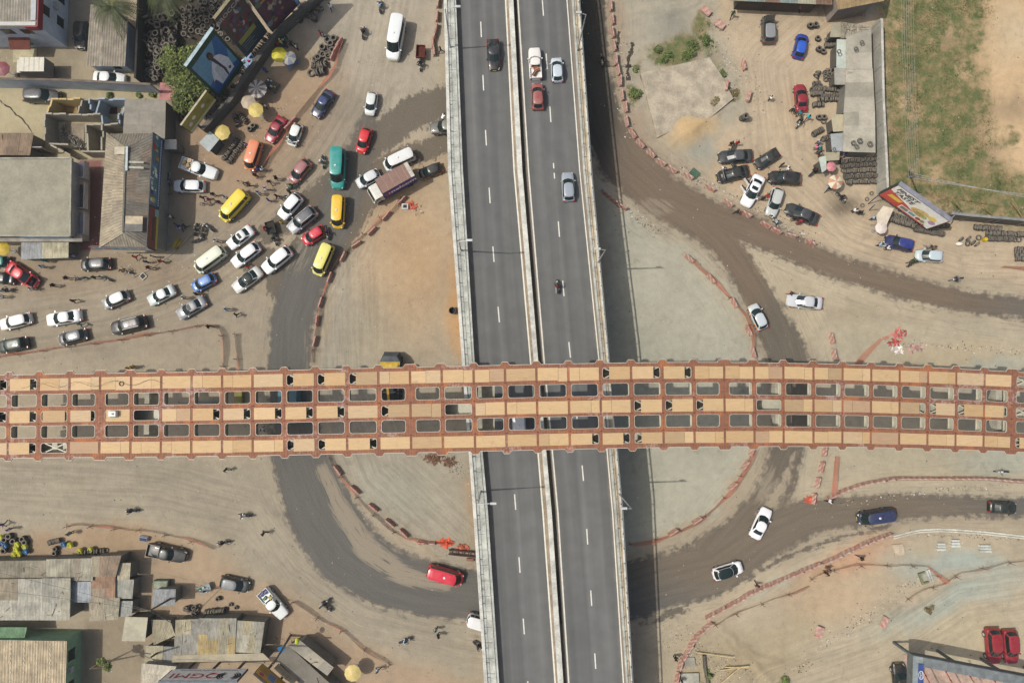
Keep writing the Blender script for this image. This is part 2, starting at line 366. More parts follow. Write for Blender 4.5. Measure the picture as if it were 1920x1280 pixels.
# field
gd = polysd([(1648,-80),(1860,-80),(1835,60),(1855,180),(1860,300),(1900,340),(2300,380),(2300,440),(1790,408),(1664,360)], wx, wy)
area([(1648,-200),(2600,-200),(2600,430),(1790,408),(1664,360)], (212,180,142), 14)
for q in ((1850,330),(1880,200),(1800,230),(1740,140),(1700,250),(1780,60),(1840,290)): blob(q[0], q[1], 50, 34, (140,122,98), .5)
blob(1900, 60, 50, 60, (205,185,155), .7)
grass = sstep(gd, -55, 40)*.86
for q in ((1835,235,34),(1880,200,30),(1700,190,22),(1780,60,26),(1745,330,24),(1840,300,28),(1690,60,18),(1810,140,20)): grass *= 1-.45*np.exp(-((wx-q[0])**2+(wy-q[1])**2)/q[2]**2)
for (a, b, r1, r2, s) in [(1890,265,22,22,.9),(1835,215,25,20,.5),(1270,92,66,34,1),(1320,55,24,46,.9),(1200,120,14,40,.5),(1345,110,26,40,.5),(1240,215,40,12,.45),(1190,175,22,22,.9),(1340,185,45,16,.7),(1300,200,40,12,.6),(1880,240,12,8,.6),(1375,160,12,40,.5),(1330,1265,30,18,.5),(1465,1270,20,14,.7),(1260,110,50,14,.6)]:
    grass = np.maximum(grass, s*(1-sstep(np.hypot((wx-a)/r1, (wy-b)/r2), .15, 1.4)))
# road bands: px, py, half width px
BANDS = {
 'left_loop': [(690,215,10),(680,270,24),(655,340,34),(612,440,38),(572,520,44),(546,600,40),(541,680,37),(545,760,40),(560,860,50),(598,955,64),(650,1035,64),(720,1082,56),(800,1105,52),(890,1117,48),(1000,1122,48),(1100,1118,48),(1185,1108,54),(1240,1090,52),(1340,1066,50),(1430,1004,46),(1520,968,34),(1600,958,29),(1700,950,23),(1800,947,21),(1920,951,18),(2150,965,18),(2600,1010,18)],
 'right_loop': [(1104,-300,28),(1106,0,30),(1112,150,34),(1128,230,38),(1165,300,46),(1240,366,42),(1300,405,36),(1350,450,28),(1390,500,26),(1432,575,30),(1466,640,36),(1485,700,38),(1484,770,34),(1470,835,24),(1450,890,16),(1418,940,14),(1375,988,18),(1330,1030,30)],
 'side_track': [(1500,770,14),(1500,840,9),(1486,905,7),(1462,958,7)],
 'right_exit': [(1240,366,42),(1320,400,32),(1400,428,26),(1480,464,24),(1560,497,23),(1640,522,22),(1720,545,22),(1820,568,20),(1920,578,19),(2150,592,19),(2600,610,19)],
}
WET = [[(900,190,22),(835,192,30),(785,208,32),(735,240,27),(700,270,28),(675,300,28),(650,330,26)], [(900,262,13),(835,270,18),(770,290,20),(720,320,26),(670,380,34),(620,450,40),(540,520,46)],
       [(540,520,30),(500,480,14),(470,500,10)], [(1195,1168,3),(1240,1158,6),(1300,1128,3),(1360,1104,5),(1420,1072,3),(1500,1035,4),(1580,1006,2),(1660,988,3)], [(1250,1040,2),(1330,1010,3),(1390,960,2)], [(640,340,30),(560,400,24),(500,440,16)]]
def bands(lst):
    D = np.full(X.shape, -1e9); U = np.zeros(X.shape); V = np.zeros(X.shape)
    for b in lst:
        acc = 0
        for (ax, ay, aw), (bx, by, bw) in zip(b[:-1], b[1:]):
            dx, dy = bx-ax, by-ay; L = math.hypot(dx, dy); t = np.clip(((PX-ax)*dx+(PY-ay)*dy)/(L*L), 0, 1)
            ds = np.hypot(PX-ax-t*dx, PY-ay-t*dy); d = (aw+(bw-aw)*t) - ds
            sg = np.sign((PX-ax)*dy-(PY-ay)*dx)
            k = d > D; D = np.where(k, d, D); U = np.where(k, acc+t*L, U); V = np.where(k, sg*ds, V)
            acc += L
    return D*H/F, U*H/F, V*H/F
base *= TINT
rd, ru, rv = bands(BANDS.values()); wd, wu, wv_ = bands(WET)
FLOW = [[(-300,660,50),(0,620,60),(200,590,60),(350,540,60),(480,450,70),(600,330,70),(680,200,60),(720,0,70),(740,-200,70)], [(-300,880,60),(0,900,60),(300,915,60),(480,960,50),(560,1060,40),(680,1150,40),(900,1200,40)], [(1650,-60,60),(1450,120,60),(1470,300,60),(1600,430,50),(1800,500,40),(2100,510,40)], [(1450,1290,60),(1650,1220,60),(1800,1120,60),(2000,1090,60)], [(700,340,40),(640,480,60),(650,700,80),(720,880,70),(860,1010,60)]]
fd, fu, fv = bands(FLOW)
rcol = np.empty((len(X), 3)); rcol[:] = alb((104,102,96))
def rblob(cx, cy, rx, ry, c, s=1.0):
    m = (s*(1-sstep(np.hypot((PX-cx)/rx, (PY-cy)/ry), .6, 1.2)))[:, None]; rcol[:] = rcol*(1-m)+np.array(alb(c))*m
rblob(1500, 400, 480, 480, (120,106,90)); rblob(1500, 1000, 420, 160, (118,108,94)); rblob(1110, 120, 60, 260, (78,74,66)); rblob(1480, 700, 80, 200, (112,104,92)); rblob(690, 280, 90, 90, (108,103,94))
dust = sstep(bands([[(605,880,10),(640,955,17),(690,1030,22),(755,1078,18),(835,1098,8)]])[0], -1.1, .6)
for (a, b, r1, r2, s) in [(820,1092,40,10,.6),(1440,915,40,60,.9),(1360,1010,60,60,.3),(1330,440,60,60,.25),(1230,390,60,30,.7),(1500,640,40,60,.3),(540,470,80,60,.7),(575,690,14,120,.5),(1700,950,250,40,.35),(1600,500,300,60,.3)]:
    dust = np.maximum(dust, s*(1-sstep(np.hypot((PX-a)/r1, (PY-b)/r2), .3, 1.2)))
Zg = (vnoise(X, Y, 2.2, 9)-.5)*.10*sstep(np.minimum(-rd, 3), .5, 2)
bermd = np.full(X.shape, 1e9)
for pl in ([(1345,1185),(1400,1212),(1470,1238),(1540,1238),(1600,1205),(1655,1160),(1710,1115)], [(1340,1195),(1420,1235),(1450,1275)], [(1150,60),(1190,30),(1260,10),(1330,-10)], [(1200,262),(1260,268),(1330,228)]):
    for (ax, ay), (bx, by) in zip(pl[:-1], pl[1:]):
        t = np.clip(((wx-ax)*(bx-ax)+(wy-ay)*(by-ay))/((bx-ax)**2+(by-ay)**2), 0, 1); bermd = np.minimum(bermd, np.hypot(wx-ax-t*(bx-ax), wy-ay-t*(by-ay)))
Zg += .24*np.exp(-(bermd/7)**2)
for (a, b, r, hh) in [(1290,248,34,.9),(1238,40,40,.7),(1230,640,10,0)]:
    Zg += hh*np.exp(-((PX-a)**2+(PY-b)**2)/(r*r))
inner = (np.abs(X) < 77) & (np.abs(Y) < 53); Zg = np.where(inner, Zg, 0)
def mground():
    m, nt, b, out = newmat('dusty_ground'); g = geo(nt)
    n_big = noise(nt, g, .12, 5, .6); n_med = noise(nt, g, .9, 5, .65); n_fin = noise(nt, g, 7, 4, .7); n_gr = noise(nt, g, 38, 2, .6)
    u, v = attr(nt, 'ru', 2), attr(nt, 'rv', 2)
    cx = N(nt, 'ShaderNodeCombineXYZ'); nt.links.new(mathn(nt, 'MULTIPLY', u, .10), cx.inputs[0]); nt.links.new(mathn(nt, 'MULTIPLY', v, 1.5), cx.inputs[1])
    st = noise(nt, cx.outputs[0], 1.0, 5, .65, .3)
    cx2 = N(nt, 'ShaderNodeCombineXYZ'); nt.links.new(mathn(nt, 'MULTIPLY', u, .22), cx2.inputs[0]); nt.links.new(mathn(nt, 'MULTIPLY', v, 3.2), cx2.inputs[1])
    st2 = noise(nt, cx2.outputs[0], 1.0, 4, .65, .2)
    base = attr(nt, 'base'); base = mixc(nt, 1.0, base, ramp(nt, n_big, .3, .7, .92, 1.07), 'MULTIPLY')
    base = mixc(nt, 1.0, base, ramp(nt, n_med, .28, .72, .92, 1.07), 'MULTIPLY')
    base = mixc(nt, ramp(nt, n_med, .60, .80, 0, .28), base, (.36, .25, .155))
    stn = noise(nt, g, .33, 6, .72, .6)
    base = mixc(nt, ramp(nt, stn, .56, .70, 0, .38), base, (.17, .145, .115))
    # light traffic streaks everywhere near the carriageways
    near = ramp(nt, attr(nt, 'rd', 2), -7, -.2)
    base = mixc(nt, mathn(nt, 'MULTIPLY', near, ramp(nt, st2, .50, .68, 0, .5)), base, (.19, .165, .135))
    cx3 = N(nt, 'ShaderNodeCombineXYZ'); nt.links.new(mathn(nt, 'MULTIPLY', attr(nt, 'fu', 2), .09), cx3.inputs[0]); nt.links.new(mathn(nt, 'MULTIPLY', attr(nt, 'fv', 2), 1.7), cx3.inputs[1])
    st3 = noise(nt, cx3.outputs[0], 1.0, 5, .7, .35); n2_ = ramp(nt, attr(nt, 'fd', 2), -3, 2.5)
    base = mixc(nt, n2_, base, mixc(nt, 1.0, base, ramp(nt, st3, .32, .68, .84, 1.09), 'MULTIPLY'))
    base = mixc(nt, mathn(nt, 'MULTIPLY', n2_, ramp(nt, st3, .60, .72, 0, .35)), base, (.19, .17, .14))
    # grass
    gr = attr(nt, 'grass', 2); gn = noise(nt, g, .55, 5, .7); gm = mathn(nt, 'MULTIPLY', ramp(nt, mathn(nt, 'ADD', gr, mathn(nt, 'MULTIPLY', mathn(nt, 'SUBTRACT', gn, .5), 1.6)), .3, .85), ramp(nt, mathn(nt, 'ADD', mathn(nt, 'MULTIPLY', gn, .6), mathn(nt, 'MULTIPLY', n_fin, .4)), .40, .58, .15, 1))
    soil = mixc(nt, ramp(nt, gr, .2, .9, 0, .8), base, mixc(nt, ramp(nt, n_med, .35, .65), alb((128,112,80)), alb((160,136,100))))
    grc = mixc(nt, ramp(nt, n_fin, .35, .65), alb((78,96,54)), alb((112,118,76)))
    base = mixc(nt, gm, soil, grc)
    # wet, then asphalt
    e = mathn(nt, 'ADD', mathn(nt, 'MULTIPLY', mathn(nt, 'SUBTRACT', n_med, .5), 3.2), mathn(nt, 'MULTIPLY', mathn(nt, 'SUBTRACT', st, .5), 2.4))
    wm = ramp(nt, mathn(nt, 'ADD', attr(nt, 'wd', 2), e), -.35, .25)
    wcol = mixc(nt, ramp(nt, n_fin, .3, .7), alb((94,88,78)), alb((110,102,90)))
    base = mixc(nt, mathn(nt, 'MULTIPLY', wm, .88), base, wcol)
    e2 = mathn(nt, 'ADD', mathn(nt, 'MULTIPLY', mathn(nt, 'SUBTRACT', n_med, .5), 1.9), mathn(nt, 'MULTIPLY', mathn(nt, 'SUBTRACT', st, .5), 2.0))
    re_ = mathn(nt, 'ADD', attr(nt, 'rd', 2), e2); rm = ramp(nt, re_, -.35, .45)
    fr = mathn(nt, 'MULTIPLY', mathn(nt, 'MULTIPLY', ramp(nt, re_, -.9, 0), ramp(nt, re_, .1, 1.3, 1, 0)), ramp(nt, n_med, .42, .6))
    rc = mixc(nt, 1.0, attr(nt, 'rcol'), ramp(nt, st, .25, .75, .9, 1.12), 'MULTIPLY')
    rc = mixc(nt, 1.0, rc, ramp(nt, n_fin, .3, .7, .9, 1.1), 'MULTIPLY')
    du = attr(nt, 'dust', 2)
    dm = mathn(nt, 'MULTIPLY', ramp(nt, mathn(nt, 'ADD', st2, mathn(nt, 'MULTIPLY', mathn(nt, 'SUBTRACT', du, .5), .35)), .50, .60), du)
    rc = mixc(nt, mathn(nt, 'MULTIPLY', dm, .8), rc, alb((160,148,128)))
    c = mixc(nt, rm, base, rc); c = mixc(nt, mathn(nt, 'MULTIPLY', fr, .55), c, (.105, .092, .076))
    c = mixc(nt, 1.0, c, ramp(nt, n_gr, .25, .75, .86, 1.14), 'MULTIPLY')
    c = mixc(nt, 1.0, c, ramp(nt, n_fin, .3, .7, .94, 1.06), 'MULTIPLY')
    vo = N(nt, 'ShaderNodeTexVoronoi'); vo.inputs['Scale'].default_value = 1.1; nt.links.new(g, vo.inputs['Vector'])
    sp = ramp(nt, vo.outputs['Distance'], .05, .075, 1, 0)
    sel = N(nt, 'ShaderNodeSeparateColor'); nt.links.new(vo.outputs['Color'], sel.inputs[0])
    c = mixc(nt, mathn(nt, 'MULTIPLY', sp, mathn(nt, 'GREATER_THAN', sel.outputs[0], .86)), c, (.5, .48, .44))
    c = mixc(nt, mathn(nt, 'MULTIPLY', ramp(nt, vo.outputs['Distance'], .06, .16, 1, 0), mathn(nt, 'LESS_THAN', sel.outputs[0], .07)), c, (.12, .10, .08))
    nt.links.new(c, b.inputs['Base Color']); b.inputs['Roughness'].default_value = .95; b.inputs['Specular IOR Level'].default_value = .15
    hh = mathn(nt, 'ADD', mathn(nt, 'MULTIPLY', n_fin, .6), mathn(nt, 'ADD', mathn(nt, 'MULTIPLY', n_med, 1.2), mathn(nt, 'MULTIPLY', st2, .5)))
    bump(nt, hh, b, .55, .12)
    return m
M_ground = mground()
def gridmesh(name, keep=None, dz=0):
    idx = np.arange(NX*NY).reshape(NX, NY)
    q = np.stack([idx[:-1, :-1], idx[1:, :-1], idx[1:, 1:], idx[:-1, 1:]], -1).reshape(-1, 4)
    vidx = np.arange(NX*NY)
    if keep is not None:
        q = q[keep[q].any(axis=1)]; vidx = np.unique(q); mp = np.full(NX*NY, -1); mp[vidx] = np.arange(len(vidx)); q = mp[q]
    me = bpy.data.meshes.new(name); me.vertices.add(len(vidx))
    co = np.stack([X[vidx], Y[vidx], Zg[vidx]+dz], -1); me.vertices.foreach_set('co', co.ravel())
    me.loops.add(q.size); me.polygons.add(len(q)); me.loops.foreach_set('vertex_index', q.ravel().astype(np.int32))
    me.polygons.foreach_set('loop_start', np.arange(0, q.size, 4, dtype=np.int32)); me.update(calc_edges=True)
    me.polygons.foreach_set('use_smooth', [True]*len(q))
    for nm, arr in (('rd', rd), ('ru', ru), ('rv', rv), ('wd', wd), ('grass', grass), ('dust', dust), ('fd', fd), ('fu', fu), ('fv', fv)):
        a = me.attributes.new(nm, 'FLOAT', 'POINT'); a.data.foreach_set('value', arr[vidx].astype(np.float32))
    for nm, arr in (('base', base), ('rcol', rcol)):
        a = me.attributes.new(nm, 'FLOAT_COLOR', 'POINT'); a.data.foreach_set('color', np.hstack([arr[vidx], np.ones((len(vidx), 1))]).ravel().astype(np.float32))
    me.materials.append(M_ground)
    o = bpy.data.objects.new(name, me); col.objects.link(o); return o
tag(gridmesh('ground'), kind='structure')
tag(gridmesh('road', rd > .15, .004), kind='structure')
# ---------------------------------------------------------------- elevated road
YS = [-700, 0, 320, 680, 960, 1280, 1900]
def dz(y): return float(np.interp(y, [-700, -300, 0, 320, 640, 960, 1280, 1900], [0.6, 2.2, 4.3, 6.0, 7.2, 7.4, 6.7, 4.4]))
LN = {'lo': [832,840,866,887,908], 'lo2': [838,846,872,893,914], 'lw': [850,862,884,908,930], 'l0': [855,868,890,915,936],
      'lin': [948,964,995,1018,1041], 'lm': [953.5,970,1001,1026,1046], 'lg': [962.5,979.5,1009.5,1034.5,1056.5], 'rg': [968,985,1015,1041,1061], 'rl': [971,991,1020.5,1046,1066.5],
      'rr': [1063,1087,1123.5,1148.5,1169], 'ri': [1072,1093.5,1127.5,1152,1174], 'ri2': [1076,1097.5,1132,1156.5,1178], 'ro': [1083,1105.5,1139,1164,1183], 'ro2': [1088,1110.5,1144,1169,1188]}
def lx(n, y):
    a = LN[n]; ys5 = [0, 320, 680, 960, 1280]
    if y < 0: return a[0] + (a[1]-a[0])/320*y
    if y > 1280: return a[4] + (a[4]-a[3])/320*(y-1280)
    return float(np.interp(y, ys5, a))
YY = [y for y in range(-440, 1681, 40)]
OVP = tag(empty('overpass', P(1000, 640, 0)), 'grey two carriageway concrete overpass crossing the picture under the rusty steel bridge', 'overpass')
OO = OVP.location
def lp(n, y, dzz=0, off=0):
    z = dz(y) + dzz; p = P(lx(n, y) , y, z); p.x += off; return p - OO
def strip(mb, la, lb, z0a, z0b, c, m=0, oa=0, ob=0, y0=-440, y1=1680, step=40):
    y = y0; acc = 0
    while y < y1:
        yb = min(y+step, y1)
        a, b, c2, d = lp(la, y, z0a, oa), lp(lb, y, z0b, ob), lp(lb, yb, z0b, ob), lp(la, yb, z0a, oa)
        L = (d-a).length
        mb.q([a, d, c2, b], c, [(acc, 0), (acc+L, 0), (acc+L, 1), (acc, 1)], m); acc += L; y = yb
def rail_beam(mb, la, lb, z0, z1, c, oa=0, ob=0):     # solid longitudinal beam between two lines
    strip(mb, la, lb, z1, z1, c, 0, oa, ob); strip(mb, la, la, z0, z1, c, 0, oa, oa); strip(mb, lb, lb, z1, z0, c, 0, ob, ob)
def masph():
    m, nt, b, out = newmat('overpass_asphalt'); g = geo(nt); uv = N(nt, 'ShaderNodeUVMap').outputs[0]
    sx = N(nt, 'ShaderNodeSeparateXYZ'); nt.links.new(uv, sx.inputs[0]); v = sx.outputs[1]
    cx = N(nt, 'ShaderNodeCombineXYZ'); nt.links.new(mathn(nt, 'MULTIPLY', sx.outputs[0], .012), cx.inputs[0]); nt.links.new(mathn(nt, 'MULTIPLY', v, 5), cx.inputs[1]); nt.links.new(attr(nt, 'Col', 2), cx.inputs[2])
    st = noise(nt, cx.outputs[0], 1.0, 4, .6); n1 = noise(nt, g, .5, 4, .6); n2 = noise(nt, g, 20, 3, .7)
    c = mixc(nt, ramp(nt, st, .25, .75), alb((94, 95, 93)), alb((115, 115, 112)))
    w_ = mathn(nt, 'ABSOLUTE', mathn(nt, 'SINE', mathn(nt, 'MULTIPLY', v, math.pi*4)))
    c = mixc(nt, 1.0, c, ramp(nt, w_, 0, 1, 1.05, .88), 'MULTIPLY')
    c = mixc(nt, 1.0, c, ramp(nt, n1, .3, .7, .92, 1.08), 'MULTIPLY')
    c = mixc(nt, 1.0, c, ramp(nt, n2, .3, .7, .94, 1.06), 'MULTIPLY')
    ed = mathn(nt, 'ADD', mathn(nt, 'ABSOLUTE', mathn(nt, 'SUBTRACT', v, .5)), mathn(nt, 'MULTIPLY', mathn(nt, 'SUBTRACT', n1, .5), .12))
    c = mixc(nt, ramp(nt, ed, .41, .49, 0, .8), c, alb((142, 128, 112)))
    nt.links.new(c, b.inputs['Base Color']); b.inputs['Roughness'].default_value = .8
    return m
M_asph = masph()
mb = MB(); strip(mb, 'l0', 'lm', 0, 0, (.2,.2,.2)); CWL = mb.build('carriageway', M_asph, OVP)
mb = MB(); strip(mb, 'rg', 'ri', 0, 0, (.2,.2,.7)); CWR = mb.build('carriageway', M_asph, OVP)
cc = alb((192, 194, 184)); cw = alb((216, 215, 204)); cg = alb((164, 168, 160)); ct = alb((196, 182, 156))
mb = MB()                                  # deck underside and fascia
for a, b_ in (('lo', 'lg'), ('rg', 'ro2')):
    strip(mb, b_, a, -1.4, -1.4, cg, 0, -.3 if b_ == 'ro2' else 0, .3); strip(mb, a, a, -1.4, .1, cg, 0, .3, 0); strip(mb, b_, b_, .1, -1.4, cg, 0, 0, -.3)
mb.build('deck_slab', M_conc, OVP)
mb = MB(); rail_beam(mb, 'lo', 'lo2', 0, .75, cw); mb.build('parapet', M_conc, OVP)
mb = MB(); strip(mb, 'lo2', 'lw', .58, .58, cc)
for dy in range(-420, 1700, 29):
    a = lp('lo2', dy, .586); b_ = lp('lw', dy, .586); mb.bar(a, b_, .04, .012, (.12, .12, .11))
mb.build('walkway', M_conc, OVP)
mb = MB(); strip(mb, 'ri2', 'ro', .5, .5, ct); mb.build('walkway', M_conc, OVP)
mb = MB(); rail_beam(mb, 'lw', 'l0', 0, .95, cc); mb.build('parapet', M_conc, OVP)
mb = MB(); rail_beam(mb, 'ri', 'ri2', 0, .6, cc); mb.build('parapet', M_conc, OVP)
mb = MB(); rail_beam(mb, 'ro', 'ro2', 0, .7, cw); mb.build('parapet', M_conc, OVP)
mb = MB(); rail_beam(mb, 'lm', 'lg', -.2, .85, cw); mb.build('median_barrier', M_conc, OVP)
mb = MB(); strip(mb, 'lin', 'lm', .006, .006, alb((158, 142, 122)), 0, .12, 0); mb.build('median_strip', M_conc, OVP)
mbp, mbr = MB(), MB()                        # steel rails and their posts
def rails(line, off, zz, period, cross, tk=.055):
    pts = [lp(line, y, zz, off) for y in range(-440, 1681, 20)]
    for a, b_ in zip(pts[:-1], pts[1:]): mbr.bar(a, b_, tk, tk, (.16, .165, .16))
    tot = 0; nxt = 0
    for a, b_ in zip(pts[:-1], pts[1:]):
        L = (b_-a).length
        while nxt < tot + L:
            q = a.lerp(b_, (nxt-tot)/L); mbp.box((q.x-.045, q.y-.05, q.z-1.0), (q.x+.045, q.y+.05, q.z), (.14, .14, .13))
            if cross: mbp.box((q.x, q.y-.035, q.z-.75), (q.x+cross, q.y+.035, q.z-.68), (.12, .125, .12))
            nxt += period
        tot += L
rails('lo2', .02, 1.15, 1.85, .6, .04); rails('lw', .1, 1.0, 1.85, 0, .04); rails('ri2', .05, 1.0, 1.85, .55); rails('ro2', -.08, 1.65, 1.85, 0, .14)
mbr.build('railing', M_steel, OVP); mbp.build('railing_posts', M_steel, OVP)
wp = alb((232, 230, 215), .85)
def solid(line, o0, o1, y0=-440, y1=1680, par=None):
    mb = MB(); strip(mb, line, line, .008, .008, wp, 0, o0, o1, y0, y1); mb.build('edge_line', M_paintw, par)
solid('lin', -.09, .09, par=CWL); solid('rl', -.09, .09, par=CWR); solid('rr', -.07, .07, -440, 1300, CWR)
def dash(x0, y0, x1, y1, par):
    mb = MB()
    za = dz(y0) + .008; zb = dz(y1)+.008; a = P(x0, y0, za)-OO; b_ = P(x1, y1, zb)-OO
    mb.q([(a.x-.075, a.y, a.z), (b_.x-.075, b_.y, b_.z), (b_.x+.075, b_.y, b_.z), (a.x+.075, a.y, a.z)], wp); mb.build('lane_dash', M_paintw, par)
def dxl(y): return float(np.interp(y, [-400, 55, 155, 258, 366, 476, 589, 940, 1058, 1173, 1700], [880, 902, 906, 911, 918, 925, 935, 966, 974, 982, 1020]))
def dxr(y): return float(np.interp(y, [-400, 15, 115, 214, 320, 429, 540, 655, 886, 1005, 1120, 1238, 1700], [985, 1018, 1025, 1032, 1038.5, 1048, 1056, 1068, 1093, 1101, 1108.5, 1116, 1146]))
for y in (-245,-145,-45,55,155,258,366,476,589,703,822,940,1058,1173,1290,1400): dash(dxl(y-14), y-14, dxl(y+15), y+15, CWL)
for y in (-285,-185,-85,15,115,214,320,429,540,655,770,886,1005,1120,1238,1350): dash(dxr(y-14), y-14, dxr(y+15), y+15, CWR)
for y in (-330, -60, 230, 500, 800, 1090, 1400):   # piers
    for n0, n1 in (('lo2', 'lm'), ('rg', 'ro')):
        a = lp(n0, y, -1.4); b_ = lp(n1, y, -1.4)
        if a.z < 1.5: continue
        mb = MB(); mb.box((a.x+.6, a.y-.6, a.z-1.0), (b_.x-.6, a.y+.6, a.z+.02), cg)
        mb.tube(((a.x+b_.x)/2, a.y, 0), ((a.x+b_.x)/2, a.y, a.z-1), .9, n=16, c=cg); mb.build('pier', M_conc, OVP)
def lamp(bx, by, tx, ty, zt, arms, lab):
    b0 = P(bx, by, dz(by)+.2); t = P(tx, ty, zt); o = tag(empty('street_lamp', b0), lab, 'street lamp', 'tall lamp posts on the overpass parapets')
    t2 = t - b0; m1 = MB(); m1.tube((0, 0, 0), t2, .12, .06, 8, (.42, .44, .43)); m1.tube((0, 0, 0), t2*.06, .2, .16, 8, (.42, .44, .43)); m1.build('pole', M_steel, o)
    for ax in arms:
        e = t2 + Vector((ax, .1, .35)); m2 = MB(); m2.tube(t2, e, .05, .04, 6, (.42, .44, .43)); a_ = m2.build('arm', M_steel, o)
        m3 = MB(); m3.box((e.x-.35, e.y-.13, e.z-.07), (e.x+.35, e.y+.13, e.z+.06), (.5, .52, .5)); m3.build('lamp_head', M_steel, a_)
lamp(844, 91, 835, 17, 14.6, (1.5,), 'slim grey lamp post on the left parapet at the top of the picture')
lamp(864, 470, 861, 453, 16, (1.2,), 'slim grey lamp post on the left parapet beside the sandy island')
lamp(901, 920, 897, 944, 16.6, (1.7,), 'slim grey lamp post on the left parapet just below the rusty bridge')
lamp(1083, 95, 1098.5, 28, 14.8, (-.9,), 'slim grey lamp post on the right parapet at the top of the picture')
lamp(1121, 492, 1135, 469, 16.4, (-.95,), 'slim grey lamp post on the right parapet above the rusty bridge')
lamp(1160, 925, 1184, 953, 16.6, (-.9,), 'slim grey lamp post on the right parapet just below the rusty bridge')
# ---------------------------------------------------------------- rusty steel bridge under construction
XT = [19,75,132.5,190,247.5,304,360,417.5,474.5,533,591,650,709,769,828,887,946,1005,1064,1124,1182,1240,1299,1356,1412.5,1468.5,1523.5,1578,1631,1685,1737.5,1791,1844,1896,1949,2001,2053]
XB = [13,70,128,185,244,301,359,416,473,533,592,651,712,771,831,892,951,1009.5,1070,1129,1187.5,1247,1304,1361,1416,1470,1527,1581,1635,1687.5,1741,1793,1845.5,1897,1950,2002,2054]
XT = [-210,-153,-96,-38] + XT; XB = [-216,-159,-102,-44] + XB
WIDE = {i for i, x in enumerate(XT) if x in (190, 769, 1356, 1896, -96)}
def yt(x): return float(np.interp(x, [-250,0,190,475,650,960,1200,1299,1470,1580,1700,1800,1900,2060], [709,703.5,700,696.5,692,685,680.5,679.5,681,683.5,688,692,697.5,708]))
def yb(x): return float(np.interp(x, [-250,0,240,475,650,890,1010,1130,1250,1304,1470,1581,1687,1793,1897,2060], [862,858,856,853,849.5,845,841.5,839,837,836,835,836,838,841,845,853]))
def bz(x):
    return float(np.interp(x, [-250, 0, 475, 960, 1200, 1470, 1700, 1900, 2060], [16.2, 17.2, 18.9, 19.7, 19.3, 17.7, 15.8, 14.1, 12.8]))
BR = tag(empty('steel_bridge', P(960, 765, 0)), 'long rusty steel girder bridge under construction crossing over the overpass', 'bridge')
BO = BR.location
NC = len(XT)
# smooth the traced edges
TT = [P(XT[i], yt(XT[i]), bz(XT[i])) - BO for i in range(NC)]; BB = [P(XB[i], yb(XB[i]), bz(XT[i])) - BO for i in range(NC)]
ctr = [(a+b_)/2 for a, b_ in zip(TT, BB)]
for _ in range(3):
    for i in range(1, NC-1): ctr[i] = Vector((ctr[i].x, (ctr[i-1].y+2*ctr[i].y+ctr[i+1].y)/4, (ctr[i-1].z+2*ctr[i].z+ctr[i+1].z)/4))
HWB = 4.66
TT = []; BB = []
for i in range(NC):
    a = ctr[max(0, i-1)]; b_ = ctr[min(NC-1, i+1)]; d = (b_-a); d.z = 0; d.normalize(); nrm = Vector((-d.y, d.x, 0))
    TT.append(ctr[i]+nrm*HWB); BB.append(ctr[i]-nrm*HWB)
def bp(u, f, dzz=0):       # u: column index (float), f: 0 top edge .. 1 bottom edge
    i = min(NC-2, max(0, int(math.floor(u)))); t = u-i
    a = TT[i].lerp(TT[i+1], t); b_ = BB[i].lerp(BB[i+1], t); p = a.lerp(b_, f); p.z += dzz; return p
FB = [0, .21, .415, .597, .797, 1]; OP = [(.05, .182), (.236, .388), (.442, .572), (.616, .768), (.826, .95)]
def mar(i): return .16 if i in WIDE else .075
plate, rim, web, brace = MB(), MB(), MB(), MB()
CR = alb((208, 202, 182)); WB = alb((205, 203, 184))
def rrect(i, j, ins=0.0, dzz=0):
    f0, f1 = OP[j]; u0 = i + mar(i) + ins/3.45; u1 = i + 1 - mar(i+1) - ins/3.45; f0 += ins/9.3; f1 -= ins/9.3
    rf = .26/9.3; ru_ = .26/3.45; pts = []
    for (cu, cf, a0) in ((u1-ru_, f0+rf, 90), (u0+ru_, f0+rf, 180), (u0+ru_, f1-rf, 270), (u1-ru_, f1-rf, 0)):
        for k in range(4):
            a = R(a0 - 0 + k*30) if a0 != 90 else R(k*30)
            a = R({90: 0, 180: 90, 270: 180, 0: 270}[a0] + k*30)
            pts.append((cu + ru_*math.cos(a), cf - rf*math.sin(a)))
    return pts
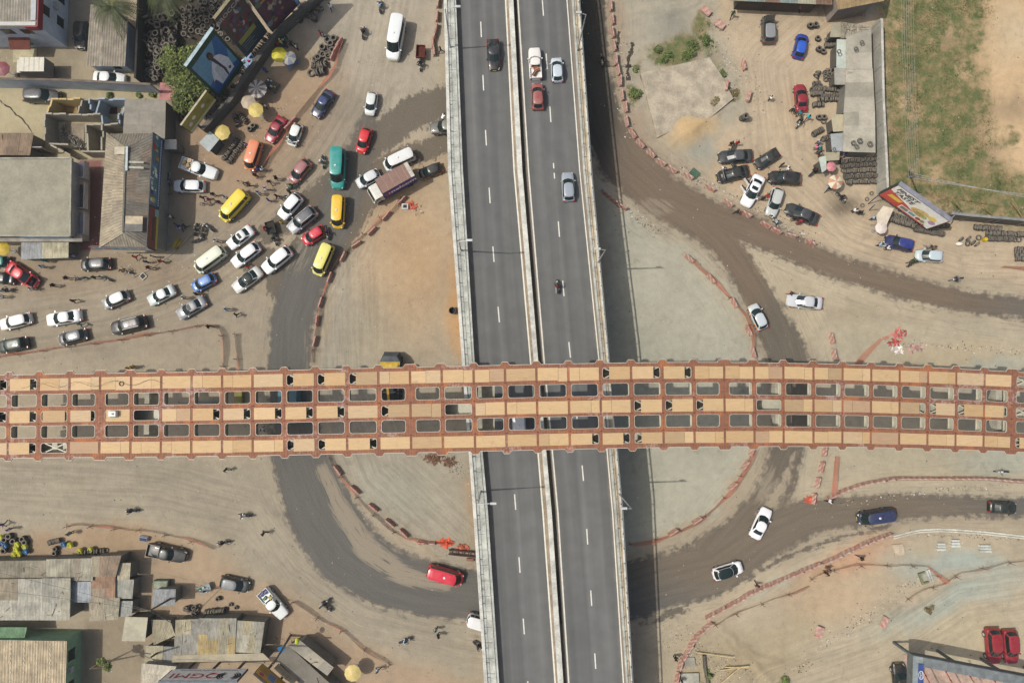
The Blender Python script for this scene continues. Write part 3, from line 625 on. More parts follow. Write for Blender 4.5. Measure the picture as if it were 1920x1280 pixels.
for i in range(NC-1):
    for j in range(5):
        ip = rrect(i, j); g0, g1 = FB[j], FB[j+1]; cu, cf = i+.5, (OP[j][0]+OP[j][1])/2
        op = []
        for (u, f) in ip:            # project onto the outer rectangle
            q = ip.index((u, f)); c4, k = divmod(q, 4)
            cor = [(i+1, g0), (i, g0), (i, g1), (i+1, g1)][c4]
            if c4 in (0, 2): o_ = (cor[0], f) if k < 1 else ((u, cor[1]) if k > 2 else cor)
            else: o_ = (u, cor[1]) if k < 1 else ((cor[0], f) if k > 2 else cor)
            op.append(o_)
        n = 16
        for k in range(n):
            k2 = (k+1) % n; A = [op[k], op[k2], ip[k2], ip[k]]
            pa = [bp(*a) for a in A]
            if (pa[0]-pa[1]).length < 1e-4: pa = pa[1:]; A = A[1:]
            plate.q(pa, (1, 1, 1), [(u*3.45, f*9.3) for u, f in A])
            a, b_ = ip[k], ip[k2]
            plate.q([bp(*a), bp(*b_), bp(*b_, -.05), bp(*a, -.05)], (1, 1, 1))
        ii = rrect(i, j, .04)
        for k in range(n):
            k2 = (k+1) % n
            rim.q([bp(*ip[k], .006), bp(*ip[k2], .006), bp(*ii[k2], .006), bp(*ii[k], .006)], CR)
            rim.q([bp(*ii[k], .006), bp(*ii[k2], .006), bp(*ii[k2], -.12), bp(*ii[k], -.12)], CR)
    for s_, f, sg in ((0, 0, -1), (1, 1, 1)):     # outer edge: tabs over every cross beam and a pale edge strip
        t = .34/9.3; w2 = (.16 if i in WIDE else .085); w3 = w2 + .07
        outl = [(i, f+sg*t), (i+w2, f+sg*t), (i+w3, f), (i+1-w3 - (.075 if i+1 in WIDE else 0), f), (i+1-w2 - (.075 if i+1 in WIDE else 0), f+sg*t), (i+1, f+sg*t)]
        for a, b_ in ((0, 1), (4, 5)):
            q = [bp(*outl[a]), bp(*outl[b_]), bp(outl[b_][0], f), bp(outl[a][0], f)]
            plate.q(q, (1, 1, 1), [(3.45*outl[a][0], 0), (3.45*outl[b_][0], 0), (3.45*outl[b_][0], .3), (3.45*outl[a][0], .3)])
        plate.q([bp(*outl[1]), bp(*outl[2]), bp(outl[1][0], f)]); plate.q([bp(*outl[4]), bp(*outl[3]), bp(outl[4][0], f)])
        for a, b_ in zip(outl[:-1], outl[1:]):
            e = sg*.055/9.3
            rim.q([bp(*a, .01), bp(*b_, .01), bp(b_[0], b_[1]+e, .01), bp(a[0], a[1]+e, .01)], CR)
            rim.q([bp(a[0], a[1]+e, .01), bp(b_[0], b_[1]+e, .01), bp(b_[0], b_[1]+e, -.16), bp(a[0], a[1]+e, -.16)], CR)
    for f0, f1 in ((.04, .075), (.195, .165), (.43, .455), (.585, .56), (.81, .84), (.96, .93)):   # inclined girder webs
        web.q([bp(i, f0, -.055), bp(i+1, f0, -.055), bp(i+1, f1, -2.0), bp(i, f1, -2.0)], WB)
    for f0, f1 in ((.075, .165), (.455, .56), (.84, .93)):
        web.q([bp(i, f0, -2.0), bp(i+1, f0, -2.0), bp(i+1, f1, -2.0), bp(i, f1, -2.0)], WB)
    for (a, b_) in ((.197, .428), (.588, .808)):       # cross beams between the girders
        web.hexa([bp(i-.008, a, -1.15), bp(i+.008, a, -1.15), bp(i+.008, b_, -1.15), bp(i-.008, b_, -1.15)], [bp(i-.008, a, -.05), bp(i+.008, a, -.05), bp(i+.008, b_, -.05), bp(i-.008, b_, -.05)], WB)
        web.hexa([bp(i-.05, a, -1.19), bp(i+.05, a, -1.19), bp(i+.05, b_, -1.19), bp(i-.05, b_, -1.19)], [bp(i-.05, a, -1.15), bp(i+.05, a, -1.15), bp(i+.05, b_, -1.15), bp(i-.05, b_, -1.15)], WB)
    for j in (0, 2, 4):
        if j == 2 and any(XT[i] < h < XT[i+1] for h in (275, 857, 1440)): continue
        f0, f1 = OP[j][0]-.01, OP[j][1]+.01
        for (ua, fa, ub, fb) in ((i+.04, f0, i+.96, f1), (i+.04, f1, i+.96, f0)): brace.bar(bp(ua, fa, -.3 if fa == f0 else -.36), bp(ub, fb, -.3 if fa == f0 else -.36), .13, .05, CR)
        brace.bar(bp(i+.03, f0, -.28), bp(i+.03, f1, -.28), .2, .1, CR)
plate.build('top_flanges', M_rust, BR); rim.build('painted_edges', M_paintw, BR); web.build('girder_webs', M_paintw, BR); brace.build('cross_bracing', M_paintw, BR)
mb = MB()
for i in range(1, NC-1, 1):
    for f in FB[1:-1]: mb.bar(bp(i-.03, f, .03), bp(i+.03, f, .03), .09, .06, alb((110, 60, 45)))
mb.build('bolted_splices', M_plain, BR)
# plywood sheets over the open box girders
HR = {0: {'R': [5, 64, 1230, 1287], 'L': [542, 602, 660, 1135]}, 2: {'R': [3, 60, 120, 175, 404, 464, 521, 581, 639, 1731, 1886], 'L': [76, 197, 719, 1196, 1252, 1310, 1750, 1800], 'O': [275, 857, 1440, 1925]}, 4: {'R': [56, 700, 1117, 1175], 'L': [544, 602, 1197, 1925], 'O': [104]}}
HR[0]['O'] = [1925]
pr = random.Random(3)
rowname = {0: 'upper', 2: 'middle', 4: 'lower'}
for j in (0, 2, 4):
    for i in range(NC-1):
        x0, x1 = XT[i], XT[i+1]
        st = [k for k in 'RLO' if any(x0 < h < x1 for h in HR[j].get(k, []))]
        if 'O' in st: continue
        u0, u1 = i+.035, i+.965; holes = ''
        if 'R' in st: u1 = i+.71
        if 'L' in st: u0 = i+.29
        if 'R' in st and 'L' in st: u0, u1 = i+.13, i+.86
        if x0 == 190 and j == 2: u0 = i+.2
        cuts = [u0, u1]
        if not st and pr.random() < .75: cuts = [u0, i + pr.choice([.66, .68, .35, .7, .5]), u1]
        for k in range(len(cuts)-1):
            a, b_ = cuts[k]+.004, cuts[k+1]-.004
            f0, f1 = OP[j][0]-.005+pr.uniform(-.006, .002), OP[j][1]+.006+pr.uniform(-.002, .006)
            if pr.random() < .06: f1 += .01
            pc = bp((a+b_)/2, (f0+f1)/2, .012); rot = pr.uniform(-.008, .008)
            pts = [bp(a, f0, .012), bp(a, f1, .012), bp(b_, f1, .012), bp(b_, f0, .012)]
            zz = .004*k
            pts = [Vector((p.x-pc.x, p.y-pc.y + rot*(p.x-pc.x), p.z-pc.z+zz)) for p in pts]
            m1 = MB(); m1.hexa(pts, [p+Vector((0, 0, .03)) for p in pts])
            o = m1.build('plywood_sheet', M_wood, None, loc=pc+BO)
            t = pr.choice([(210,178,132)]*5+[(202,168,122),(216,184,140),(196,164,122),(190,158,124),(204,176,138),(184,156,118)]); s_ = pr.uniform(.96, 1.04)
            o.color = (*[v*s_ for v in alb(t)], 1)
            tag(o, 'pale plywood sheet covering the %s box girder of the rusty steel bridge' % rowname[j], 'plywood sheet', 'plywood sheets on the %s girder' % rowname[j])
for n_, (px, lab) in enumerate(((275, 'concrete pier under the steel bridge, seen through the open middle bay at far left'), (860, 'speckled concrete pier under the steel bridge beside the left overpass parapet'), (1443, 'concrete pier under the steel bridge over the right hand dirt road'), (1920, 'concrete pier under the steel bridge at the right edge'))):
    ui = min(range(NC), key=lambda q: abs(XT[q]-px)); p = bp(ui+(.35 if n_ == 1 else .3), .5)+BO; z = p.z-2.6
    o = tag(empty('bridge_pier', (p.x, p.y, 0)), lab, 'bridge pier', 'piers carrying the rusty steel bridge')
    m1 = MB(); m1.tube((0, 0, 0), (0, 0, z-1.4), .9, n=20, c=cg); m1.build('column', M_conc, o)
    m1 = MB(); m1.hexa([(-.9, -1.6, z-1.4), (.9, -1.6, z-1.4), (.9, 1.6, z-1.4), (-.9, 1.6, z-1.4)], [(-.95, -3.9, z), (.95, -3.9, z), (.95, 3.9, z), (-.95, 3.9, z)], alb((190,186,170))); m1.build('pier_cap', M_conc, o)
# things lying on the bridge
mb = MB(); mb.lathe([(.24+.05*math.cos(R(a)), .05+.05*math.sin(R(a))) for a in range(0, 360, 45)], 20, alb((120, 110, 100)), close=True)
tag(mb.build('hose_coil', M_plain, None, loc=P(228, 719, bz(228)+.06)), 'coil of grey hose on the upper row of plywood', 'hose coil')
mb = MB(); mb.box((-.4, -.3, 0), (.4, .3, .55), alb((235, 235, 230))); mb.box((-.3, -.36, .1), (.3, -.3, .45), alb((90, 150, 120))); mb.tube((.1, 0, .55), (.1, 0, .7), .08, n=8, c=(.2, .2, .2)); mb.bar((-.45, .33, .05), (.45, .33, .05), .06, .06, (.1, .1, .1)); mb.bar((-.45, -.4, .05), (.45, -.4, .05), .06, .06, (.1, .1, .1))
tag(mb.build('generator', M_paintw, None, loc=P(215, 775, bz(215)+.05)), 'small white generator with green front standing on the middle plywood row', 'generator')
mb = MB()
pp = [P(300+i*10, 716 + 5*math.sin(i*.9) + i*-.3, bz(300)+.06) for i in range(-26, 12)]
for a, b_ in zip(pp[:-1], pp[1:]): mb.bar(a, b_, .035, .03, (.12, .09, .07))
tag(mb.build('power_cable', M_plain), 'thin dark cable trailing over the upper plywood row at left', 'cable')
# ---------------------------------------------------------------- vehicles
def sect(hw, zt, z0=.27, ext=0.0):
    h = [(.90, z0), (1.0, z0+.18), (1.0+.01, zt-.24), (.965, zt-.08), (.86, zt), (.45, zt+.035), (0, zt+.045)]
    pts = [(y*hw + (ext if y > .5 else 0), z) for y, z in h]
    return [(-y, z) for y, z in pts] + [(y, z) for y, z in reversed(pts[:-1])]
KINDS = {
 'sedan': dict(L=4.4, W=1.75, H=1.43, belt=.89, hood=.85, tr=.95, a=1.12, b=.26, c=-.92, d=-1.62, wh=(1.35, -1.3)),
 'hatch': dict(L=3.75, W=1.66, H=1.5, belt=.89, hood=.86, tr=.89, a=1.16, b=.38, c=-1.34, d=-1.74, wh=(1.2, -1.2)),
 'wagon': dict(L=4.5, W=1.75, H=1.5, belt=.89, hood=.85, tr=.89, a=1.14, b=.34, c=-1.70, d=-2.10, wh=(1.35, -1.3)),
 'suv': dict(L=4.6, W=1.86, H=1.78, belt=1.1, hood=1.04, tr=1.1, a=1.16, b=.48, c=-1.80, d=-2.14, wh=(1.4, -1.4)),
 'van': dict(L=4.8, W=1.75, H=2.1, belt=1.15, hood=1.02, tr=1.15, a=2.05, b=1.45, c=-2.2, d=-2.32, wh=(1.45, -1.35)),
 'longvan': dict(L=5.8, W=1.98, H=2.65, belt=1.35, hood=1.15, tr=1.35, a=2.05, b=1.25, c=-2.72, d=-2.82, wh=(1.75, -1.7)),
 'pickup': dict(L=5.0, W=1.8, H=1.78, belt=1.08, hood=1.02, tr=1.0, a=.95, b=.45, c=-.62, d=-.85, wh=(1.5, -1.5)),
}
def zprof(k, x):
    L = k['L']/2
    pts = [(-L-.01, k['tr']-.3), (-L+.1, k['tr']-.08), (-L+.35, k['tr']), (k['d'], k['tr'] if k['d'] < -L+.6 else max(k['tr'], k['belt'])), (k['a']-.2, k['belt']), (k['a'], k['belt']-.01), (k['a']+.4 if k['a'] < L-.6 else L-.2, k['hood']), (L-.12, k['hood']-.13), (L+.01, k['hood']-.3)]
    pts.sort(); return float(np.interp(x, [p[0] for p in pts], [p[1] for p in pts]))
def wprof(k, x):
    L = k['L']/2; hw = k['W']/2
    return float(np.interp(x, [-L, -L+.12, -L+.45, -L+1.2, L-1.3, L-.55, L-.2, L-.06, L], [hw*.80, hw*.93, hw*.985, hw, hw, hw*.965, hw*.86, hw*.74, hw*.62]))
def ringpts(k, z, x0, x1, hw, bow, c=(1, 1, 1)):
    return [(x0, -hw*.62, z), (x0+bow, 0, z), (x0, hw*.62, z), (x0-.22, hw*.93, z), ((x0+x1)/2+.1, hw, z), (x1+.5, hw*.99, z), (x1+.14, hw*.92, z), (x1, hw*.62, z), (x1-bow*.5, 0, z), (x1, -hw*.62, z), (x1+.14, -hw*.92, z), (x1+.5, -hw*.99, z), ((x0+x1)/2+.1, -hw, z), (x0-.22, -hw*.93, z)]
def loft(mb, rings, close=True, c=(1, 1, 1)):
    for A, B in zip(rings[:-1], rings[1:]):
        n = len(A)
        for i in range(n if close else n-1):
            j = (i+1) % n; mb.q([A[i], A[j], B[j], B[i]], c)
PROTO = {}
def make_proto(kind, taxi=False, rails=False, sunroof=None, rear_open=False, box=None, glassroof=False, hoodopen=False, doors=()):
    key = (kind, taxi, rails, sunroof, rear_open, box, glassroof, hoodopen, doors)
    if key in PROTO: return PROTO[key]
    k = KINDS[kind]; L = k['L']/2; hw = k['W']/2; parts = []      # (name, meshdata, colour role, parent index)
    mb = MB(); xs_ = sorted(set([-L, -L+.06, -L+.2, -L+.45, k['d'], (k['d']+k['a'])/2, k['a']-.2, k['a'], min(L-.3, k['a']+.45), L-.5, L-.25, L-.12, L-.04, L] + ([L-.9] if k['a'] < L-1 else [])))
    rings = [[(x, y, z) for y, z in sect(wprof(k, x), zprof(k, x))] for x in xs_]
    loft(mb, rings, False); mb.q(list(reversed(rings[0]))); mb.q(rings[-1])
    for i in range(len(rings)-1): mb.q([rings[i][0], rings[i+1][0], rings[i+1][-1], rings[i][-1]][::-1], (.03, .03, .03))
    if kind == 'pickup':
        pass
    parts.append(('body', mb.mesh('body', M_car, 38), 'paint', None))
    zb = k['belt']+.02; zr = k['H']-.07; hb = hw*.93; hr = hw*.77 if kind not in ('van', 'longvan') else hw*.86
    cb = k['c']; db = k['d']
    A = ringpts(k, zb, k['a'], db, hb, .14); Bm = ringpts(k, zr, k['b'], cb, hr, .09); A = [(x, y, z - .05) for x, y, z in A]
    C = [(x*.985+.985*0 if False else (x-(k['b']+cb)/2)*.95+(k['b']+cb)/2, y*.86, k['H']-.025) for x, y, z in Bm]
    D = [((x-(k['b']+cb)/2)*.6+(k['b']+cb)/2, y*.5, k['H']) for x, y, z in Bm]
    mb = MB(); loft(mb, [A, Bm]); g = mb.mesh('cabin', M_car, 38); parts.append(('cabin', g, 'paint', None))
    mb = MB(); loft(mb, [[(x, y, z-.0) for x, y, z in Bm], C, D]); mb.q(D); parts.append(('roof', mb.mesh('roof', M_glass if glassroof else M_car, 50), 'roof', None))
    def panel(idx, s0, s1, t0=.10, t1=.88, off=.012):
        mb = MB(); n = len(A)
        for q, i in enumerate(idx):
            j = (i+1) % n; a0 = s0 if q == 0 else 0; a1 = s1 if q == len(idx)-1 else 1
            def pt(s_, t_):
                lo = Vector(A[i]).lerp(Vector(A[j]), s_); hi = Vector(Bm[i]).lerp(Vector(Bm[j]), s_); return lo.lerp(hi, t_)
            c = [pt(a0, t0), pt(a1, t0), pt(a1, t1), pt(a0, t1)]; nn = (c[1]-c[0]).cross(c[3]-c[0]).normalized()*off
            mb.q([p+nn for p in c])
        return mb
    def gl(name, idx, s0, s1, t0=.12, t1=.9): parts.append((name, panel(idx, s0, s1, t0, t1).mesh(name, M_glass), 'glass', None))
    # ring order: 0..2 front, 3..6 left side, 7..9 rear, 10..13 right side
    gl('windscreen', [13, 0, 1, 2], .12, .88, .03, .97)
    gl('rear_window', [6, 7, 8, 9], .5, .5, .10, .95)
    gl('side_window', [3, 4], .04, .8); 
    if kind != 'pickup': gl('side_window', [5], -.6 if kind not in ('pickup',) else .1, .7)
    gl('side_window', [11, 12], .2, .96)
    if kind != 'pickup': gl('side_window', [10], .3, 1.6)
    for x in k['wh']:
        for sgn in (1, -1):
            mb = MB(); r = .33 if kind in ('sedan', 'hatch', 'wagon') else .38
            mb.M = Matrix.Translation((x, sgn*(hw-.10), r)) @ Matrix.Rotation(math.pi/2, 4, 'X')
            mb.lathe([(r*.55, -.11), (r*.93, -.12), (r, -.08), (r, .08), (r*.93, .12), (r*.55, .11)], 18); parts.append(('wheel', mb.mesh('wheel', M_tyre, 40), 'x', None))
            mb = MB(); mb.M = Matrix.Translation((x, sgn*(hw-.10), r)) @ Matrix.Rotation(math.pi/2, 4, 'X')
            s_ = -1 if sgn > 0 else 1
            mb.lathe([(.02, s_*.105), (r*.5, s_*.11), (r*.56, s_*.115)], 14, (.5, .5, .5)); parts.append(('rim', mb.mesh('rim', M_steel), 'x', len(parts)-1))
    for sgn in (1, -1):
        mb = MB(); y = sgn*wprof(k, L-.16)*.78; zz = zprof(k, L-.16); mb.M = Matrix.Translation((L-.2, y, zz-.06)) @ Matrix.Rotation(-sgn*.35, 4, 'Z')
        mb.hexa([(-.16, -.14, -.1), (.17, -.12, -.12), (.17, .12, -.12), (-.16, .14, -.1)], [(-.16, -.13, .075), (.12, -.11, .03), (.12, .11, .03), (-.16, .13, .075)]); parts.append(('headlight', mb.mesh('headlight', M_lamp, 30), 'x', None))
        mb = MB(); zz = zprof(k, -L+.1); y = sgn*(wprof(k, -L+.1)*.86); mb.box((-L-.015, y-.12, zz-.34), (-L+.13, y+.10, zz-.02)); parts.append(('tail_light', mb.mesh('tail_light', M_red), 'x', None))
        mb = MB(); mb.box((k['a']-.42, sgn*(hw-.02), zb-.05), (k['a']-.26, sgn*(hw+.17), zb+.09)); parts.append(('mirror', mb.mesh('mirror', M_car), 'paint', None))
    mb = MB(); mb.box((L-.03, -.26, .42), (L+.015, .26, .53), (.7, .6, .2)); parts.append(('number_plate', mb.mesh('number_plate', M_plain), 'x', None))
    if kind in ('sedan', 'hatch', 'wagon', 'suv'):
        for sgn in (1, -1):                         # wipers
            pass
    if taxi:
        for x0, x1 in ((L-1.45, L-.35), (-L+.2, -L+1.15)):
            for sgn in (1, -1):
                mb = MB(); xx = [x0+(x1-x0)*t/5 for t in range(6)]
                rr = []
                for x in xx:
                    s_ = sect(wprof(k, x), zprof(k, x), .27, .012); s_ = [(y, z+.008) for y, z in s_][:4]; rr.append([(x, y*(-sgn)*1.0, z) for y, z in s_])
                loft(mb, rr, False); parts.append(('fender', mb.mesh('fender', M_obj, 40), 'fender', None))
    if rails:
        for sgn in (1, -1):
            mb = MB(); mb.bar((k['b']-.1, sgn*hr*.86, k['H']+.03), (cb+.15, sgn*hr*.86, k['H']+.03), .05, .05, (.45, .45, .45)); parts.append(('roof_rail', mb.mesh('roof_rail', M_steel), 'x', None))
    if sunroof:
        x0, x1 = sunroof; mb = MB(); w_ = hr*.62; mb.box((x0, -w_, k['H']-.03), (x1, w_, k['H']+.012)); parts.append(('sunroof', mb.mesh('sunroof', M_glass), 'x', None))
    if kind in ('van', 'longvan') and not box:
        mb = MB(); n = 9
        for q in range(n):
            x = cb+.3 + (k['b']-cb-.6)*q/(n-1); mb.box((x-.025, -hr*.72, k['H']-.03), (x+.025, hr*.72, k['H']+.012))
        parts.append(('roof_ribs', mb.mesh('roof_ribs', M_car), 'roof', None))
        mb = MB(); mb.lathe([(.0, k['H']+.09), (.13, k['H']+.08), (.17, k['H']-.01)], 12, (.7, .7, .7)); parts.append(('roof_vent', mb.mesh('roof_vent', M_plain), 'x', None))
    if kind == 'pickup':
        mb = MB(); zt = k['tr']+.02; x0, x1 = -L+.08, k['d']-.08; w_ = hw*.86
        mb.box((x0, -w_, zt-.0), (x1, w_, zt+.02), (.05, .05, .05)); mb.box((x0, -w_-.06, zt), (x1, -w_, zt+.34)); mb.box((x0, w_, zt), (x1, w_+.06, zt+.34)); mb.box((x0-.06, -w_-.06, zt), (x0, w_+.06, zt+.34)); mb.box((x1, -w_-.06, zt), (x1+.06, w_+.06, zt+.34))
        parts.append(('cargo_bed', mb.mesh('cargo_bed', M_car), 'paint', None))
    if hoodopen:
        mb = MB(); x0 = k['a']+.05; w_ = hw*.8; mb.hexa([(x0, -w_, k['belt']+.05), (x0+.45, -w_*.9, k['belt']+1.0), (x0+.45, w_*.9, k['belt']+1.0), (x0, w_, k['belt']+.05)], [(x0+.05, -w_, k['belt']+.02), (x0+.5, -w_*.9, k['belt']+.97), (x0+.5, w_*.9, k['belt']+.97), (x0+.05, w_, k['belt']+.02)])
        parts.append(('raised_bonnet', mb.mesh('raised_bonnet', M_car), 'paint', None))
        mb = MB(); mb.box((x0+.1, -w_*.9, k['hood']-.05), (L-.25, w_*.9, k['hood']+.05), (.03, .03, .03)); mb.box((x0+.3, -w_*.4, k['hood']+.05), (L-.5, w_*.3, k['hood']+.12), (.25, .25, .26)); mb.box((x0+.3, w_*.45, k['hood']+.05), (L-.6, w_*.8, k['hood']+.1), (.1, .1, .12))
        parts.append(('engine_bay', mb.mesh('engine_bay', M_plain), 'x', None))
    for (x, sgn, ang) in doors:                     # open doors hinged at their front edge
        mb = MB(); mb.M = Matrix.Translation((x, sgn*(hw-.02), 0)) @ Matrix.Rotation(-sgn*R(ang), 4, 'Z')
        mb.box((-.98, -.05, .35), (0, .05, k['belt']), (1, 1, 1)); 
        parts.append(('open_door', mb.mesh('open_door', M_car), 'paint', None))
        mb = MB(); mb.M = Matrix.Translation((x, sgn*(hw-.02), 0)) @ Matrix.Rotation(-sgn*R(ang), 4, 'Z')
        mb.box((-.95, -.02, k['belt']), (-.05, .02, k['belt']+.38)); parts.append(('window', mb.mesh('window', M_glass), 'x', len(parts)-1))
    PROTO[key] = (k, parts); return PROTO[key]
def vehicle(kind, name, cat, label, f, r, colr, z=0, roof=None, fender=None, width=1.0, length=None, dirty=False, group=None, **kw):
    k, parts = make_proto(kind, taxi=fender is not None, **kw)
    zc = z + k['H']*.55; pf = P(f[0], f[1], zc); pr_ = P(r[0], r[1], zc); d = pf-pr_; Lm = d.length if length is None else length
    s_ = min(1.12, max(.86, Lm/k['L'])); c = (pf+pr_)/2
    o = empty(name, (c.x, c.y, z), math.atan2(d.y, d.x)); o.scale = (s_, (.55+.45*s_)*width, (.6+.4*s_)); tag(o, label, cat, group)
    objs = []
    for nm, me, role, par in parts:
        q = bpy.data.objects.new(nm, me); col.objects.link(q); q.parent = o if par is None else objs[par]; objs.append(q)
        cl = {'paint': tuple(v*(.72 if max(colr) < 125 else 1) for v in colr), 'roof': roof or colr, 'fender': fender or colr}.get(role)
        if cl is not None: q.color = (*alb(cl, .9), 1)
        if dirty and me.materials and me.materials[0] == M_car:
            q.material_slots[0].link = 'OBJECT'; q.material_slots[0].material = M_cardirty
    return o
WHT = (226, 230, 228); SIL = (168, 174, 176); BLK = (34, 36, 38); DGR = (62, 66, 68); GRY = (110, 114, 116); ORG = (206, 120, 40)
G1 = 'vehicles in the traffic jam left of the overpass'; G2 = 'cars parked in the tyre sellers yard right of the overpass'; G3 = 'vehicles driving on the overpass'; G4 = 'vehicles on the right hand dirt roads'; G5 = 'cars parked on the left side'
def surf(x, y): return dz(y)+.01
V = vehicle
V('sedan','parked_car','car','white sedan parked inside the walled yard next to the grey roofed shed',(234,149),(174,144),WHT,group=G5)
V('suv','parked_car','car','dark grey estate parked on the pale court just below the long white wall',(110,180),(43,178),DGR,group=G5)
V('suv','parked_car','car','black car in the shade beside the white two storey building',(149,88),(152,42),BLK,group=G5)
V('longvan','minibus','van','tall white passenger van driving alone at the top beside the overpass',(734,108),(748,31),WHT,width=1.0,group=G1)
V('sedan','car','car','dark blue sedan beside the orange netting near the roadside tyre stacks',(589,218),(620,171),(44,58,104),group=G1)
V('hatch','car','car','small white hatchback above the bright red one',(692,215),(699,172),(214,218,214),group=G1)
V('hatch','car','car','bright red hatchback on the wet patch right of the teal bus',(675,286),(689,240),(206,22,36),group=G1)
V('sedan','car','car','crimson sedan parked over the orange netting, nose down left',(502,265),(530,220),(150,34,52),group=G1)
V('hatch','taxi','taxi','white and orange taxi with its bonnet raised beside the crimson sedan',(545,272),(560,232),(222,226,220),fender=ORG,hoodopen=True,group=G1)
V('van','minivan','van','faded orange minivan beside the orange netting below the tyre rows',(465,318),(482,264),(214,128,86),group=G1)
V('suv','car','car','dark silver four wheel drive half hidden under the left edge of the overpass',(806,239),(868,236),(120,120,112),group=G1)
V('longvan','minibus','van','long teal green bus in the middle of the jam',(631,352),(634,277),(10,140,132),group=G1)
V('van','van','van','plain white van pointing down left behind the purple box truck',(720,312),(776,286),(222,224,220),width=1.02,group=G1)
V('hatch','taxi','taxi','black taxi with orange corners next to the overpass edge',(786,328),(828,312),BLK,fender=ORG,group=G1)
V('hatch','car','car','silver white hatchback just left of the purple box truck',(669,346),(711,323),(208,212,212),group=G1)
V('hatch','taxi','taxi','dusty pink maroon hatchback taxi with yellow front corners',(545,341),(578,301),(150,84,90),fender=(210,150,50),dirty=True,group=G1)
V('van','minibus','van','bright yellow minibus nearest the long shop building',(415,411),(461,360),(228,204,44),group=G1)
V('van','minibus','van','deep yellow minibus standing upright in the picture below the teal bus',(632,427),(635,366),(226,182,30),group=G1)
V('van','minibus','van','pale lemon yellow minibus lowest of the three yellow ones',(593,515),(617,457),(222,214,110),group=G1)
V('suv','car','car','white four wheel drive above the grey one in the jam',(525,407),(561,366),WHT,group=G1)
V('suv','car','car','silver four wheel drive with dark roof and roof rails',(542,432),(590,392),(150,154,158),roof=(84,88,94),rails=True,group=G1)
V('hatch','car','car','small crimson red hatchback between the silver four wheel drive and the deep yellow minibus',(568,454),(608,428),(198,20,52),group=G1)
V('sedan','car','car','white hatchback with a dark sunroof, first behind the shop corner',(428,462),(472,428),(224,226,226),sunroof=(-.35,.1),group=G1)
V('van','minibus','van','cream white minibus at the lower left of the jam',(366,506),(419,467),(214,220,196),group=G1)
V('wagon','car','car','white estate beside the cream minibus',(436,496),(484,459),(226,228,228),group=G1)
V('suv','car','car','bright white four wheel drive at the head of the dark road',(494,507),(543,467),(230,232,232),group=G1)
V('sedan','car','car','silver sedan with a black glass roof and a white rear strip',(438,543),(488,506),(196,198,192),glassroof=True,group=G1)
V('hatch','taxi','taxi','light blue hatchback taxi with orange corners',(360,541),(402,518),(84,128,188),fender=(190,110,60),group=G1)
V('sedan','car','car','grey silver sedan with a sunroof beside two pedestrians',(332,592),(384,562),(140,144,146),sunroof=(-.2,.25),group=G1)
V('hatch','taxi','taxi','silver grey taxi with white roof and orange corners, left of the sedan with striped roof',(192,572),(240,551),(150,156,156),roof=(226,230,228),fender=(190,100,60),group=G1)
V('sedan','car','car','pale silver sedan with a white banded roof in the middle of the left road',(277,566),(326,541),(190,200,198),roof=(222,226,224),group=G1)
V('sedan','car','car','white sedan with black rear window on the far left road',(86,601),(151,590),(232,232,230),group=G1)
V('wagon','taxi','taxi','white estate taxi with orange corners at the left edge of the picture',(-2,610),(57,595),(226,226,220),fender=(214,150,60),group=G1)
V('hatch','taxi','taxi','grey hatchback taxi with an orange corner under the long black four wheel drive',(109,638),(161,625),(110,114,120),fender=(214,150,50),group=G1)
V('suv','car','car','dark green four wheel drive cut by the left edge of the picture',(-6,652),(50,641),(30,58,50),group=G1)
V('suv','car','car','long black four wheel drive with silver roof rails on the left road',(207,617),(273,601),(38,40,42),rails=True,group=G1)
V('hatch','parked_car','car','dark grey hatchback parked outside the striped shed roof',(149,497),(208,493),(58,62,64),roof=(80,84,88),group=G5)
V('sedan','parked_car','car','red sedan with its bonnet raised parked at the far left',(69,534),(14,497),(196,30,50),hoodopen=True,group=G5)
V('sedan','parked_car','car','black car at the left edge beside the red sedan',(-18,519),(22,523),BLK,group=G5)
V('hatch','parked_car','car','teal car cut by the left edge above the red sedan',(-24,490),(13,490),(40,120,110),group=G5)
PK = V('pickup','pickup_truck','pickup','white pickup with cardboard boxes in its bed beside the shop',(405,327),(340,305),(222,226,224),group=G5)
V('wagon','parked_car','car','white estate parked across from the shop front below the loaded pickup',(324,348),(383,349),(226,228,228),group=G5)
V('pickup','pickup_truck','pickup','dark green black pickup parked outside the bottom left sheds',(348,1045),(277,1029),(44,50,48),group=G5)
V('hatch','parked_car','car','dark grey hatchback with a glaring roof near the electricity transformer',(467,1101),(412,1089),(70,76,78),roof=(120,124,126),group=G5)  # lighter roof colour stands in for the sun glare on it
PK2 = V('pickup','pickup_truck','pickup','white pickup loaded with crates and a tyre at the bottom left',(533,1157),(491,1107),(226,230,226),group=G5)
V('van','minibus','van','crimson red van on the dark road below the bridge',(869,1089),(800,1069),(206,30,58),length=5.0,group='vehicles on the dark loop road')
V('van','van','van','white van half hidden under the overpass at the bottom',(938,1178),(876,1160),(222,224,222),group='vehicles on the dark loop road')
